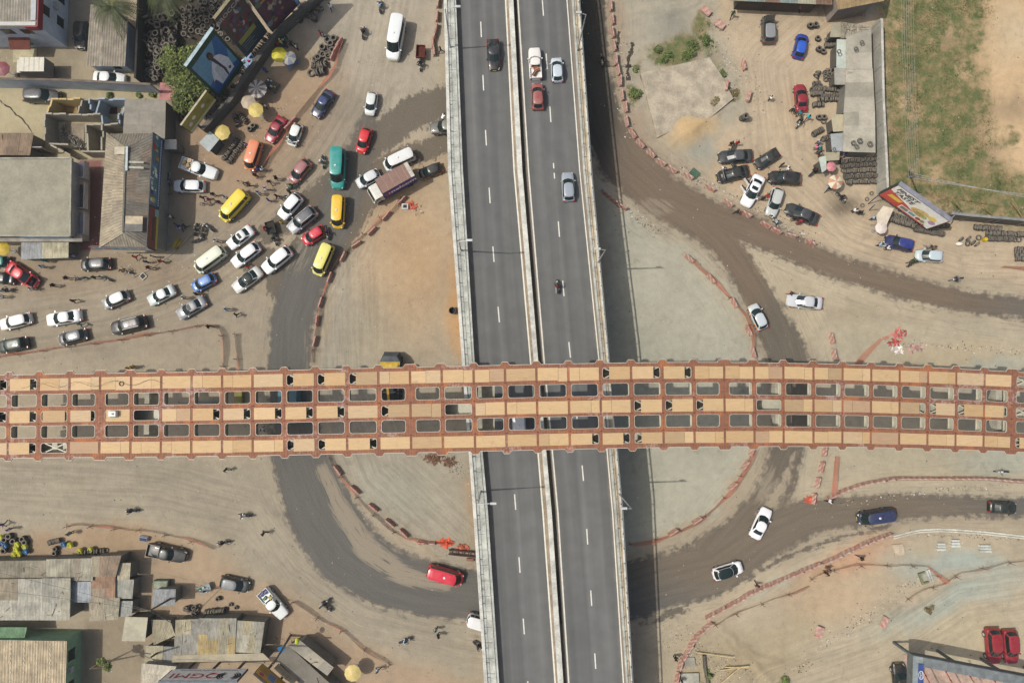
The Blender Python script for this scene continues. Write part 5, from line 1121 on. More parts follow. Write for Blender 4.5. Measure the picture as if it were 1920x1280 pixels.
PEOPLE = [
 (518,334,'black','highest of the walkers left of the dusty pink taxi'),(505,341,'dark green','walking behind the topmost walker left of the pink taxi'),(499,354,'white','crossing between the shop forecourt and the jam'),(486,362,'light blue','walking toward the yellow minibus'),
 (503,375,'blue','at the left of the little group above the white four wheel drive'),(519,368,'maroon','in the little group above the white four wheel drive'),(527,371,'grey','in the middle of the group above the white four wheel drive'),(539,369,'white','at the right of the group above the white four wheel drive'),
 (399,364,'dark','standing above left of the bright yellow minibus'),(380,371,'navy','at the left end of the group beside the bright yellow minibus'),(393,375,'red','in the group beside the bright yellow minibus'),(410,379,'maroon','closest to the nose of the bright yellow minibus'),(424,371,'light blue','at the side of the bright yellow minibus'),
 (456,343,'tan','bending by the parked bicycles below the orange minivan'),(466,346,'brown','beside the bicycles below the orange minivan'),(479,329,'maroon','in front of the faded orange minivan'),(484,317,'blue','at the corner of the faded orange minivan'),(492,317,'white','behind the faded orange minivan'),
 (405,451,'white','walking alone beside the white hatchback with dark sunroof'),(495,427,'red','sitting at the back of the flatbed tricycle'),(528,416,'yellow','squeezed between the two four wheel drives'),(544,361,'dark','behind the white four wheel drive'),
 (465,500,'red','between the white estates and the black roofed sedan'),(345,558,'white','beside the grey sedan with a sunroof'),(368,551,'black','walking behind the blue taxi'),(425,580,'light blue','leading the pair on the empty sand right of the jam'),(443,590,'black','following in the pair on the empty sand right of the jam'),
 (85,488,'teal','under the edge of the striped shed roof'),(81,500,'light blue','walking between the red sedan and the dark hatchback'),(139,480,'lilac','in the shade beside the striped shed roof'),(100,535,'black','alone on the road below the red sedan'),(60,541,'white','in front of the raised bonnet of the red sedan'),(4,556,'white','at the left edge of the road'),(137,564,'maroon','crossing the road left of the silver grey taxi'),
 (254,482,'red','below the corner of the long shop'),(274,491,'blue','second below the corner of the long shop'),(287,481,'tan','at the kerb below the painted sign corner'),(302,490,'red','at the kerb end of the painted sign corner'),(279,502,'maroon','lowest of the people below the shop corner'),
 (320,406,'white','in the shade under the painted sign'),(332,422,'blue','in the shaded bike group, left one'),(338,428,'lilac','in the shaded bike group, middle one'),(347,424,'navy','in the shaded bike group, right one'),(125,521,'black','at the roadside near the far left'),(232,508,'tan','sitting by the motorcycles near the manhole'),(178,520,'green','walking along the kerb at left'),
 (152,608,'teal','between the white sedan and the grey taxi'),(249,687,'yellow','in a hi-vis vest just above the steel bridge'),(241,690,'orange','beside the hi-vis worker above the steel bridge'),(392,612,'navy','by the corner of the orange netting above the bridge'),
 (620,13,'white','at the very top left of the road'),(600,63,'red','first by the low shadow of the billboards'),(606,66,'grey','second by the low shadow of the billboards'),(826,93,'dark','at the foot of the overpass by the tricycle'),(829,222,'white','leaning on the dark silver four wheel drive'),(497,199,'white','beside the yellow umbrella'),
 (527,80,'lime yellow','behind the big yellow umbrella'),(539,74,'green','among the goods behind the big yellow umbrella'),(546,83,'navy','right of the goods by the big yellow umbrella'),(555,88,'white','at the right of the yellow umbrella stall'),(497,132,'blue','in the shade above the striped umbrella'),(461,271,'lilac','beside the standing tyre row'),
 (5,982,'purple','at the left edge above the yellow drums'),(18,991,'lilac','behind the painted tyre rims at the far left'),(132,999,'grey','in the open above the bottom left sheds'),(495,999,'dark','walking alone left of the dark loop road'),(709,1255,'light blue','right of the cream umbrella at the bottom'),(818,1180,'teal','upper one of the pair left of the overpass at the bottom'),(822,1191,'dark','lower one of the pair left of the overpass at the bottom'),(424,880,'dark','just below the bridge on the empty road'),
 (1374,26,'green','alone at the top of the tyre sellers yard'),(1445,184,'white','alone in the middle of the tyre sellers yard'),(1486,204,'dark','crouching beside the dark red sedan'),(1499,212,'teal','just behind the dark red sedan'),(1515,220,'cyan','right of the people behind the dark red sedan'),
 (1535,266,'light blue','topmost in the group at the shed corner'),(1530,276,'pink','in the group at the shed corner'),(1537,279,'teal','third in the group at the shed corner'),(1535,288,'navy','lowest in the group at the shed corner'),(1382,269,'red','above the dark grey sedan with open doors'),(1371,270,'black','standing left of the person in red above the open doors'),
 (1478,10,'navy','under the eaves of the top workshop'),(1500,15,'pink','under the eaves of the top workshop, rightmost'),(1392,9,'maroon','under the eaves of the top workshop, leftmost'),(1466,309,'dark','above the black four wheel drive'),(1476,317,'white','just behind the black four wheel drive'),(1438,367,'red','between the white open sedan and the silver estate'),(1430,373,'dark','at the open door of the white sedan'),
 (1452,405,'white','leaning on the bonnet of the silver estate'),(1456,416,'light blue','in front of the silver estate'),(1382,397,'dark','by the barriers left of the white open sedan'),(1488,410,'black','at the side of the lowest dark grey sedan'),(1503,415,'red','beside the lowest dark grey sedan'),(1497,418,'maroon','crouching beside the lowest dark grey sedan'),(1356,316,'white','between the two left hand black sedans'),
 (1602,395,'white','on the oil stained ground by the fast food billboard'),(1612,399,'black','right of the one in white on the oil stained ground'),(1582,290,'purple','under the small awning at the end of the long shed'),(1555,353,'dark','left of the cream and pink umbrella'),(1650,459,'light blue','at a small table left of the blue four wheel drive'),(1665,465,'white','in front of the blue four wheel drive'),(1741,463,'grey','above the silver hatchback'),(1749,464,'brown','above the silver hatchback, right one'),
 (1707,491,'green','left of the silver hatchback'),(1638,409,'light blue','left of the pale awning under the billboard'),(1482,550,'maroon','at the nose of the parked silver taxi'),(1615,1046,'black','alone on the orange earth below the barriers'),(1550,1074,'dark','on the orange earth by the netting corner'),(1552,1065,'brown','next to the one in dark by the netting corner'),(1555,939,'white','at the start of the striped barrier line'),
 (1419,1096,'maroon','walking outside the lower striped barriers'),(1266,1232,'dark','left of the striped barriers at the bottom'),(1278,1275,'black','at the bottom of the striped barriers'),(492,804,'white','seen through a lower bay of the steel bridge'),
]
rp = random.Random(11)
for i, (x, y, c_, w_) in enumerate(PEOPLE):
    pose = 'bend' if ('bending' in w_ or 'crouch' in w_ or 'leaning' in w_) else ('ride' if 'sitting' in w_ else st_[i % 4])
    person(x, y, rp.uniform(0, 360), c_, w_, pose, rp.choice(['dark', 'navy', 'grey', 'brown', 'black']), z=.25 if 'flatbed' in w_ else 0, sz=rp.uniform(1.0, 1.1))
for o in [q for q in list(bpy.data.objects) if q.parent is None and q.name.split('.')[0] in ('motorcycle', 'cargo_tricycle')]:
    if 'parked' in o['label'] or 'scooter' in o['label'] or 'standing' in o['label']: continue
    s_ = rp.choice(['dark', 'navy', 'grey', 'green', 'maroon', 'light blue', 'white', 'black'])
    what = 'riding the ' + o['label'].replace('a motorcycle', 'motorcycle')
    q = person(0, 0, 0, s_, ' '.join(what.split()[:12]), 'ride', 'dark', group='riders'); q.location = o.location + Matrix.Rotation(o.rotation_euler.z, 4, 'Z') @ Vector((-.12, 0, 0)); q.rotation_euler = o.rotation_euler
# ---------------------------------------------------------------- plastic barriers
def mkbarrier():
    mb = MB(); L = .72
    prof = [(-.27, 0), (-.27, .12), (-.13, .42), (-.09, .85), (.09, .85), (.13, .42), (.27, .12), (.27, 0)]
    A = [(-L, y, z) for y, z in prof]; B = [(L, y, z) for y, z in prof]
    for i in range(7): mb.q([B[i], B[i+1], A[i+1], A[i]])
    mb.q(A); mb.q(list(reversed(B)))
    mb.box((-L-.1, -.05, .2), (-L, .05, .7)); mb.box((-.5, -.05, .85), (-.3, .05, .9)); mb.box((.3, -.05, .85), (.5, .05, .9))
    return mb.mesh('barrier', M_barrier, 30)
ME_bar = mkbarrier(); BSH = Matrix.Identity(4)
rb = random.Random(5)
def barriers(pts, label, group, stripe, fade, closed=False, jit=8, sc_=1.0, tip=None):
    for i, (x, y) in enumerate(pts):
        a = pts[max(0, i-1)]; b = pts[min(len(pts)-1, i+1)]
        o = bpy.data.objects.new('plastic_barrier', ME_bar); col.objects.link(o); p = P(x, y, .4); o.location = (p.x, p.y, 0)
        o.rotation_euler = (0 if not tip else R(80), 0, math.atan2(-(b[1]-a[1]), b[0]-a[0]) + R(rb.uniform(-jit, jit)) if len(pts) > 1 else R(tip or 0))
        if tip: o.location.z = .27
        o.scale = (sc_,)*3; f = min(1, max(0, fade+rb.uniform(-.2, .2))); o.color = (stripe, f, 0, 1); tag(o, label, 'barrier', group)
barriers([(753,376),(724,405),(697,433),(668,458)], 'red plastic barrier along the orange netting near the purple box truck', 'red barriers by the box truck', .15, .3)
barriers([(643,481),(618,520),(601,567),(594,602),(590,640)], 'red plastic barrier on the inner edge of the dark loop road above the bridge', 'red barriers above the bridge', .15, .4)
barriers([(633,881),(666,918),(700,951),(731,980),(757,999)], 'dark red plastic barrier on the inner edge of the dark loop road below the bridge', 'red barriers below the bridge', .1, .3)
barriers([(794,1017),(806,1018)], 'red barrier beside the heap of orange netting', 'red barriers by the netting heap', .3, .4, jit=3)
barriers([(822,5),(820,31),(818,55)], 'faded red barrier close to the overpass at the very top', 'red barriers at the top', .2, .6)
barriers([(815,66),(812,80),(814,95)], 'low salmon barrier close to the overpass near the cargo tricycle', 'salmon barriers', 0, .9, jit=3)
barriers([(548,228),(541,236)], 'red barrier between the crimson sedan and the taxi with raised bonnet', 'red barriers by the crimson sedan', .3, .1)
barriers([(636,80),(630,92),(624,104)], 'dusty red barrier beside the roadside tyre stacks', 'red barriers by the tyre stacks', .3, .3)
barriers([(1146,11),(1149,37),(1149,61),(1152,86),(1156,112),(1160,131),(1164,152),(1167,179),(1174,201),(1176,228)], 'faded red and white barrier in the upper line right of the overpass', 'upper right barrier line', .7, .75)
barriers([(1187,250),(1201,269),(1221,287),(1240,304),(1261,317),(1291,330),(1332,352),(1366,380),(1400,401),(1436,421),(1456,432),(1484,441),(1520,454)], 'red and white barrier between the parked cluster and the right hand dirt road', 'barriers below the parked cluster', 1, .3)
barriers([(1167,387),(1150,374),(1136,362)], 'red and white barrier partly in the shadow of the overpass', 'barriers at the shadow edge', .8, .3)
barriers([(1293,484),(1334,522),(1377,567),(1405,620),(1413,660)], 'striped barrier on the inner curve of the right hand road above the bridge', 'inner right barriers above the bridge', .9, .4)
barriers([(1411,845),(1398,873),(1374,912),(1307,976),(1262,998)], 'striped barrier on the inner curve of the right hand road below the bridge', 'inner right barriers below the bridge', .8, .5)
barriers([(1560,634),(1565,664)], 'striped barrier standing on open sand just above the bridge', 'striped barriers above the bridge', 1, .3, jit=2)
barriers([(1547,846),(1541,876),(1534,905),(1526,935)], 'striped barrier in the short line just below the bridge', 'striped barriers below the bridge', 1, .3, jit=3)
barriers([(1562,930),(1584,920),(1606,912),(1628,906),(1650,902),(1668,899),(1686,897),(1707,897),(1728,897),(1749,897),(1773,897),(1798,897),(1819,897),(1840,897),(1862,898),(1887,900),(1912,902),(1936,904)], 'striped barrier in the long upper line beside the lower right dirt road', 'upper line of striped barriers', 1, .6, jit=2, sc_=1.08)
barriers([(1333,1154),(1352,1144),(1372,1133),(1389,1124),(1404,1114),(1420,1107),(1437,1099),(1452,1093),(1467,1087),(1483,1080),(1498,1074),(1513,1067),(1530,1060)], 'striped barrier in the lower left run of the long lower line', 'lower line of striped barriers', 1, .45, jit=2, sc_=1.02)
barriers([(1553,1052),(1571,1044),(1586,1036),(1603,1029),(1618,1021),(1633,1015),(1648,1009),(1663,1004)], 'pink and white barrier in the upper right run of the long lower line', 'upper run of the lower barrier line', 1, .75, jit=2, sc_=1.02)
barriers([(1328,1174),(1312,1188),(1300,1203),(1293,1217),(1285,1230),(1277,1246),(1271,1270)], 'striped barrier on the curve beside the rubble at the bottom', 'barriers by the rubble', 1, .35)
for (x, y, t_, lb) in ((1531,1182,70,'fallen pink barrier alone on the bare sand'),(1652,1162,60,'striped barrier lying among stones near the lower netting'),(1327,18,-40,'red barrier fallen near the top grass'),(1352,43,-35,'red and white barrier fallen beside the gravel heap'),(1394,122,-75,'red barrier standing alone beside the long strip of weeds'),(1362,162,80,'pale pink barrier at the edge of the concrete slab'),(1404,182,75,'brown white barrier beside the weeds left of the yard'),(1508,1032,0,'')):
    if not lb: continue
    o = bpy.data.objects.new('plastic_barrier', ME_bar); col.objects.link(o); p = P(x, y, .3); o.location = (p.x, p.y, 0); o.rotation_euler = (0, 0, R(t_)); o.color = (.8, .4, 0, 1); tag(o, lb, 'barrier')
    if 'fallen' in lb or 'lying' in lb: o.rotation_euler.x = R(78); o.location.z = .27
# ---------------------------------------------------------------- orange netting fences
def net(pts, label, posts=True, h=.95, lean=.25, step=40, fallen=False):
    pts3 = [P(x, y, 0) for x, y in pts]
    # resample
    q = [pts3[0]]; 
    for a, b in zip(pts3[:-1], pts3[1:]):
        n = max(1, int((b-a).length/.8)); q += [a.lerp(b, (k+1)/n) for k in range(n)]
    o = tag(empty('net_fence', q[0]), label, 'net fence', 'orange safety net fences'); mb = MB(); acc = 0
    for i, (a, b) in enumerate(zip(q[:-1], q[1:])):
        d = (b-a); L = d.length; d.normalize(); nn = Vector((-d.y, d.x, 0))
        def off(k):
            s_ = math.sin(k*.9+len(pts))*.12 + math.sin(k*.37)*.15; return nn*(lean+s_), .75+.25*math.sin(k*.53+1)
        o0, h0 = off(i); o1, h1 = off(i+1)
        if fallen: A = [a, b, b+nn*(h*h1)+Vector((0,0,.08)), a+nn*(h*h0)+Vector((0,0,.08))]; A[0] = A[0]+Vector((0,0,.03)); A[1] = A[1]+Vector((0,0,.03))
        else: A = [a+Vector((0,0,.05)), b+Vector((0,0,.05)), b+o1+Vector((0,0,h*h1)), a+o0+Vector((0,0,h*h0))]
        mb.q([p-q[0] for p in A], (1,1,1), [(acc, 0), (acc+L, 0), (acc+L, 1), (acc, 1)]); acc += L
    mb.build('netting', M_net, o)
    if posts:
        tot = sum((b-a).length for a, b in zip(q[:-1], q[1:])); k = 0
        for i in range(0, len(q), 4):
            mb = MB(); p = q[i]-q[0]; c1 = (.13, .09, .07); a_ = i*1.3
            mb.tube(p, p+Vector((0.05, .05, 1.25)), .035, n=6, c=c1)
            for r_ in (0, 2.1, 4.2): mb.tube(p+Vector((0, 0, .35)), p+Vector((.42*math.cos(a_+r_), .42*math.sin(a_+r_), .02)), .022, n=5, c=c1)
            mb.ball((p.x+.05, p.y+.05, 1.27), .05, 6, 4, alb((200,90,60))); mb.build('post', M_plain, o)
    return o
net([(752,372),(735,392),(712,408),(690,432),(662,455),(640,482),(620,510),(606,545),(598,580),(590,620),(586,680)], 'orange net fence along the inside of the dark loop road above the bridge')
net([(612,850),(622,872),(645,905),(668,932),(700,965),(728,990),(760,1010),(800,1020),(840,1018)], 'orange net fence along the inside of the dark loop road below the bridge')
net([(-10,671),(60,662),(120,652),(180,645),(230,638),(290,627),(345,618),(385,609),(408,612),(416,630),(418,660),(418,700)], 'orange net fence along the left road bending down to the bridge')
net([(442,627),(443,660),(445,700)], 'short orange net fence just right of the bend above the bridge')
net([(640,80),(625,125),(600,160),(580,185),(555,215),(535,250),(505,285),(490,315),(478,335)], 'orange net fence running down past the crimson sedan and orange minivan', posts=False, lean=.5)
net([(128,986),(150,984),(205,990),(262,993),(300,1000),(345,1010),(375,1020),(400,1030)], 'orange net fence above the dark green pickup at lower left')
net([(548,1128),(575,1145),(605,1165),(640,1182),(675,1208),(705,1230),(730,1245)], 'orange net fence running down right of the loaded white pickup')
net([(1294,488),(1310,505),(1330,522),(1355,548),(1378,570),(1398,595),(1408,625),(1412,660),(1418,690)], 'orange net fence inside the right hand road above the bridge')
net([(1410,845),(1395,880),(1372,915),(1340,950),(1310,975),(1262,1000),(1230,1010),(1180,1018)], 'orange net fence inside the right hand road below the bridge')
net([(1565,855),(1562,890),(1558,925)], 'orange net strip joining the bridge and the striped barrier line', posts=False)
net([(1610,690),(1630,665),(1655,638),(1668,635)], 'orange net strip lying on the sand above the bridge at right', posts=False, fallen=True)
net([(1340,1170),(1390,1146),(1440,1127),(1490,1108),(1515,1097)], 'orange net fence below the lower striped barriers')
net([(1520,1085),(1550,1072),(1600,1061),(1650,1058),(1695,1060),(1738,1062),(1772,1095)], 'orange net fence on the orange earth at lower right')
net([(1700,1122),(1735,1104),(1772,1095),(1800,1074),(1840,1064),(1880,1056),(1925,1052)], 'orange net fence running to the right edge at lower right')
net([(1875,502),(1890,503),(1915,507),(1940,512)], 'orange net fence at the right edge above the upper dirt road', posts=False)
net([(905,1210),(908,1240),(910,1285)], 'orange net strip at the foot of the overpass at the bottom', posts=False)
# crumpled heaps of netting
def heap(px, py, r, n, c_, label, seed=1, h=.5):
    h *= .6; rr = random.Random(seed); mb = MB(); cc_ = [alb(c_), alb([v*.85 for v in c_]), alb([min(255, v*1.15) for v in c_])]
    for i in range(n):
        a = rr.uniform(0, 6.28); d = rr.random()**.6*r; p = Vector((d*math.cos(a)*1.3, d*math.sin(a)*.7, rr.uniform(.03, h*(1-d/r*.7)))); t = rr.uniform(0, 6.28); L = rr.uniform(.2, .55)
        e = Vector((math.cos(t), math.sin(t), rr.uniform(-.4, .4)))*L; f = Vector((-math.sin(t), math.cos(t), rr.uniform(-.5, .5)))*L*.35
        mb.q([p-e, p-f, p+e, p+f], cc_[i % 3])
    return tag(mb.build('netting_heap', M_plain, None, loc=P(px, py, 0)), label, 'netting heap')
heap(836, 1017, .75, 36, (224,96,66), 'crumpled orange netting beside the steel trailer', 2); heap(866, 1026, .7, 26, (196,110,84), 'smaller crumpled orange netting against the overpass', 3)
heap(771, 386, .65, 34, (200,104,82), 'crumpled orange netting near the purple box truck', 4); heap(1519, 935, .7, 36, (200,96,74), 'crumpled orange netting at the end of the short striped barriers', 5)
heap(1684, 625, .9, 22, (196,104,100), 'long heap of faded red netting on the sand above the bridge at right', 6, .4); heap(1676, 642, .7, 20, (190,90,86), 'thin faded netting strip below the long red heap', 7, .3); heap(1715, 654, .9, 26, (200,160,150), 'pale pink debris heap above the bridge at right', 8, .3); heap(1680, 656, .8, 26, (226,214,204), 'scrap of white fence frames above the bridge', 9, .3)
heap(816, 858, 1.1, 60, (128,96,76), 'rusty brown brush heap just below the bridge', 10, .5); heap(843, 865, .8, 40, (120,90,72), 'dark rusty brush heap against the overpass below the bridge', 12, .4)
# ---------------------------------------------------------------- tyres
def tyre_mesh(n=18):
    mb = MB(); c = (.05, .048, .044)
    mb.lathe([(.19, -.07), (.27, -.10), (.315, -.085), (.33, -.05), (.33, .05), (.315, .085), (.27, .10), (.19, .07), (.185, 0)], n, c, close=True)
    return mb
ME_ty = tyre_mesh().mesh('tyre', M_rubber, 40)
LEAN = (24, -26, 30, -22)
TY = []       # (x, y, z, rot euler, scale, label, group, dustcolour)
rt = random.Random(21)
def ty(px, py, z, tilt, az, s_, lab, grp): p = P(px, py, z); TY.append((p.x, p.y, z, tilt, az, s_, lab, grp))
def row(p0, p1, n_, s_, lab, grp, z=.33, jit=.07, lean=0):        # standing tyres packed along a line, seen from above as a ribbed roll
    a = P(*p0); b = P(*p1); d = math.atan2(b.y-a.y, b.x-a.x); n = max(3, int(n_*.82))
    for i in range(n):
        t = (i+.5)/n; p = a.lerp(b, t); TY.append((p.x+rt.uniform(-jit, jit), p.y+rt.uniform(-jit, jit), z*s_/1.0, 90+(lean or LEAN[int(p0[0]+p0[1]) % 4])+rt.uniform(-12, 12), math.degrees(d)+90+rt.uniform(-9, 9), s_, lab, grp))
def stack(px, py, n, s_, lab, grp, dx=0, dy=0):
    p = P(px, py, 0)
    for k in range(n): TY.append((p.x+rt.uniform(-.04, .04)+dx*k, p.y+rt.uniform(-.04, .04)+dy*k, (.1+.2*k)*s_, rt.uniform(-4, 4), 0, s_, lab, grp))
def pile(poly, n, zmax, smin, smax, lab, grp, flat=.5):
    xs_ = [p[0] for p in poly]; ys_ = [p[1] for p in poly]; c = 0
    while c < n:
        x, y = rt.uniform(min(xs_), max(xs_)), rt.uniform(min(ys_), max(ys_)); ins = False
        for i in range(len(poly)):
            (ax, ay), (bx, by) = poly[i], poly[(i+1) % len(poly)]
            if (ay > y) != (by > y) and x < (bx-ax)*(y-ay)/(by-ay)+ax: ins = not ins
        if not ins: continue
        s_ = rt.uniform(smin, smax)
        ty(x, y, rt.uniform(.12, zmax), rt.uniform(-25, 25) if rt.random() < flat else rt.uniform(40, 90), rt.uniform(0, 360), s_, lab, grp); c += 1
LY = 'large used tyre in the dark scrap tyre yard behind the billboards'
pile([(272,28),(335,25),(338,88),(308,100),(272,98)], 88, 1.5, 1.15, 1.75, LY, 'tyres in the scrap yard', .35)
pile([(272,98),(305,100),(300,155),(272,156)], 34, .8, .9, 1.4, LY, 'tyres in the scrap yard', .5)
pile([(338,-5),(465,-5),(470,55),(400,60),(345,88)], 62, .5, 1.1, 1.6, LY, 'tyres in the scrap yard', .95)
for (x, y) in ((384,5),(402,2),(426,6),(381,19),(398,15),(414,18),(396,32),(409,27),(388,40),(381,50),(411,46),(419,50),(411,65),(414,64),(427,74),(346,24),(357,30),(348,36),(358,41),(344,45),(343,30),(340,20)): ty(x, y, 1.0, rt.uniform(-8, 8), 0, 1.2 if x > 370 else .8, LY, 'tyres in the scrap yard')
LW = 'used tyre leaning behind the grey roadside wall under the billboards'
row((450,150),(512,70), 26, 1.1, LW, 'tyres behind the roadside wall', lean=12); row((444,142),(506,62), 22, 1.1, LW, 'tyres behind the roadside wall', lean=-20)
pile([(560,8),(606,-5),(604,38),(556,44)], 36, .7, .9, 1.3, LW, 'tyres behind the roadside wall', .5); pile([(375,205),(425,158),(450,150),(395,235)], 40, .8, .9, 1.3, LW, 'tyres behind the roadside wall', .5); row((392,228),(432,178), 14, 1.1, LW, 'tyres behind the roadside wall'); row((560,30),(590,0), 10, 1.2, LW, 'tyres behind the roadside wall')
LB = 'big truck tyre in the stacks beside the orange netting at the top left road'
for (x, y, n) in ((615,77,2),(627,74,2),(632,82,1),(621,84,2),(606,91,2),(619,90,1),(625,97,2),(602,101,1),(607,104,2),(597,110,2),(614,102,1),(616,108,2),(592,112,1)): stack(x, y, n, 1.45, LB, 'roadside truck tyres')
row((585,125),(602,127), 5, 1.35, LB, 'roadside truck tyres'); row((592,139),(612,136), 5, 1.6, LB, 'roadside truck tyres'); row((600,125),(616,122), 4, 1.5, LB, 'roadside truck tyres'); stack(584, 138, 1, 1.7, LB, 'roadside truck tyres')
LR = 'car tyre in the standing rows beside the beige umbrellas at the roadside'
row((448,262),(420,302), 18, 1.05, LR, 'roadside rows of car tyres'); row((457,270),(430,308), 14, 1.05, LR, 'roadside rows of car tyres')
row((440,215),(450,238), 8, 1.1, LR, 'roadside rows of car tyres'); row((450,213),(464,232), 8, 1.1, LR, 'roadside rows of car tyres'); stack(477, 238, 3, 1.1, LR, 'roadside rows of car tyres'); stack(470, 244, 3, 1.1, LR, 'roadside rows of car tyres'); row((385,225),(410,195), 9, 1.1, LR, 'roadside rows of car tyres')
stack(345, 212, 2, 1.1, 'used tyre lying at the foot of the leafy tree', 'tyres by the tree'); stack(345, 221, 2, 1.1, 'used tyre lying at the foot of the leafy tree', 'tyres by the tree')
# bottom left
LC = 'tyre in front of the tin sheds at the bottom left'
row((93,1017),(116,1010), 12, 1.1, LC, 'tyres before the tin sheds'); stack(107, 1027, 3, 1.0, LC, 'tyres before the tin sheds'); stack(106, 1035, 3, 1.0, LC, 'tyres before the tin sheds')
for (x, y) in ((22,1003),(14,1010),(8,1018),(30,1012),(47,1008),(12,1030),(52,1014)): stack(x, y, 3, 1.25, LC, 'tyres before the tin sheds')
row((150,1034),(200,1030), 12, 1.1, LC, 'tyres before the tin sheds')
LD = 'tyre beside the grey tin roofs near the cracked concrete yard'
pile([(345,1138),(368,1136),(372,1158),(345,1158)], 12, .9, 1.1, 1.3, LD, 'tyres above the grey tin roofs', .4); row((388,1145),(425,1142), 16, 1.25, LD, 'tyres above the grey tin roofs')
stack(411, 1120, 3, .95, LD, 'tyres above the grey tin roofs'); stack(433, 1132, 2, .8, LD, 'tyres above the grey tin roofs'); stack(444, 1137, 2, .8, LD, 'tyres above the grey tin roofs')
row((575,1200),(618,1238), 14, 1.0, 'tyre in the shade along the slanted roof at the bottom', 'tyres along the slanted roof')
# right side
LS = 'car tyre in the heaps along the front of the long right hand shed'
for (x, y, n) in ((1517,50,4),(1527,49,4),(1532,74,3),(1534,94,4),(1542,98,3),(1390,222,0),(1534,221,3),(1543,221,3),(1544,228,1)):
    if n: stack(x, y, n, 1.15, LS, 'tyres by the long right shed', dx=-.05, dy=-.06)
stack(1391, 223, 6, 1.35, 'tyre in the lone stack standing in the middle of the yard', 'lone tyre stack', dx=.02, dy=-.03)
row((1543,88),(1568,86), 12, 1.1, LS, 'tyres by the long right shed'); row((1545,78),(1566,72), 8, 1.1, LS, 'tyres by the long right shed')
pile([(1530,132),(1564,126),(1564,150),(1530,148)], 20, .7, 1.0, 1.2, LS, 'tyres by the long right shed', .4); pile([(1523,154),(1540,152),(1540,163),(1523,164)], 5, .5, 1.1, 1.3, LS, 'tyres by the long right shed', .8)
row((1518,170),(1545,169), 14, 1.15, LS, 'tyres by the long right shed'); row((1517,178),(1545,178), 14, 1.15, LS, 'tyres by the long right shed'); row((1545,168),(1572,172), 12, 1.05, LS, 'tyres by the long right shed'); row((1535,183),(1573,181), 16, 1.05, LS, 'tyres by the long right shed'); row((1530,189),(1572,188), 16, 1.05, LS, 'tyres by the long right shed'); row((1520,199),(1541,197), 8, 1.15, LS, 'tyres by the long right shed')
row((1521,255),(1540,244), 8, 1.2, LS, 'tyres by the long right shed'); row((1540,262),(1556,258), 6, 1.2, LS, 'tyres by the long right shed')
LF = 'car tyre in the packed rows between the long shed and the boundary wall'
for k, y in enumerate((302,311,321,331,341)): row((1572+k*3, y+2), (1642, y-3+k), 24, 1.0, LF, 'packed tyre rows')
for (x, y) in ((1580,303),(1580,320),(1584,330),(1588,341),(1594,346)): stack(x, y, 1, 1.0, LF, 'packed tyre rows')
LG = 'car tyre in the rows under the fast food billboard'
row((1662,402),(1712,420), 20, 1.3, LG, 'tyre rows under the billboard'); row((1664,411),(1712,426), 18, 1.25, LG, 'tyre rows under the billboard'); row((1712,430),(1766,440), 20, 1.2, LG, 'tyre rows under the billboard'); row((1716,422),(1775,424), 18, 1.2, LG, 'tyre rows under the billboard')
LH = 'car tyre in the rows at the foot of the right boundary wall'
row((1822,427),(1876,430), 18, 1.25, LH, 'tyre rows at the boundary wall'); row((1845,438),(1930,441), 30, 1.2, LH, 'tyre rows at the boundary wall'); row((1846,448),(1895,449), 20, 1.2, LH, 'tyre rows at the boundary wall')
for (x, y) in ((1834,446),(1902,449),(1910,449)): stack(x, y, 1, 1.25, LH, 'tyre rows at the boundary wall')
for (x, y, a) in ((1802,449,60),(1816,447,80),(1815,456,20),(1825,455,60),(1832,458,75)): ty(x, y, .35, a, 40, 1.3, 'dark tyre in the small heap by the white sack', 'tyres by the white sack')
for k in range(4): row((1899,468+k*6),(1930,468+k*6), 10, 1.1, 'tyre in the stacked block at the right edge', 'tyre block at the right edge')
for (x, y) in ((1617,385),(1625,374),(1634,363)): stack(x, y, 1, .9, 'loose tyre on the oil stained ground', 'loose tyres')
for (x, y, s_) in ((1605,92,.9),(1616,80,.9),(1573,97,.9),(1600,268,1.0),(1612,264,1.1),(1631,270,1.1),(1606,275,.9),(1564,280,.7)): p = P(x, y, 3.3); TY.append((p.x, p.y, 3.35, 0, 0, s_, 'old tyre lying on the roof of the long right shed', 'tyres on the shed roof'))
order = sorted(range(len(TY)), key=lambda i: -TY[i][5])[:300]; keep = set(order)
big = MB(); 
EUL = __import__('mathutils').Euler
stv, stf, base_v, base_f = [], [], [tuple(v.co) for v in ME_ty.vertices], [tuple(p.vertices) for p in ME_ty.polygons]
for i, (x, y, z, tilt, az, s_, lab, grp) in enumerate(TY):
    Mx = Matrix.Translation((x, y, z)) @ Matrix.Rotation(R(az), 4, 'Z') @ Matrix.Rotation(R(tilt), 4, 'X') @ Matrix.Diagonal((s_, s_, s_, 1))
    if i in keep:
        o = bpy.data.objects.new('tyre', ME_ty); col.objects.link(o); o.matrix_world = Mx; tag(o, lab, 'tyre', grp)
    else:
        n = len(stv); stv += [tuple(Mx @ Vector(v)) for v in base_v]; stf += [tuple(a+n for a in f) for f in base_f]
me = bpy.data.meshes.new('tyre_heaps'); me.from_pydata(stv, [], stf); me.materials.append(M_rubber)
ca = me.color_attributes.new('Col', 'FLOAT_COLOR', 'POINT'); ca.data.foreach_set('color', [.05, .048, .044, 1]*len(stv)); me.polygons.foreach_set('use_smooth', [True]*len(stf))
me.set_sharp_from_angle(angle=R(40)); o = bpy.data.objects.new('tyre_heaps', me); col.objects.link(o); tag(o, 'remaining used tyres heaped in the yards on both sides', 'tyres', kind='stuff')
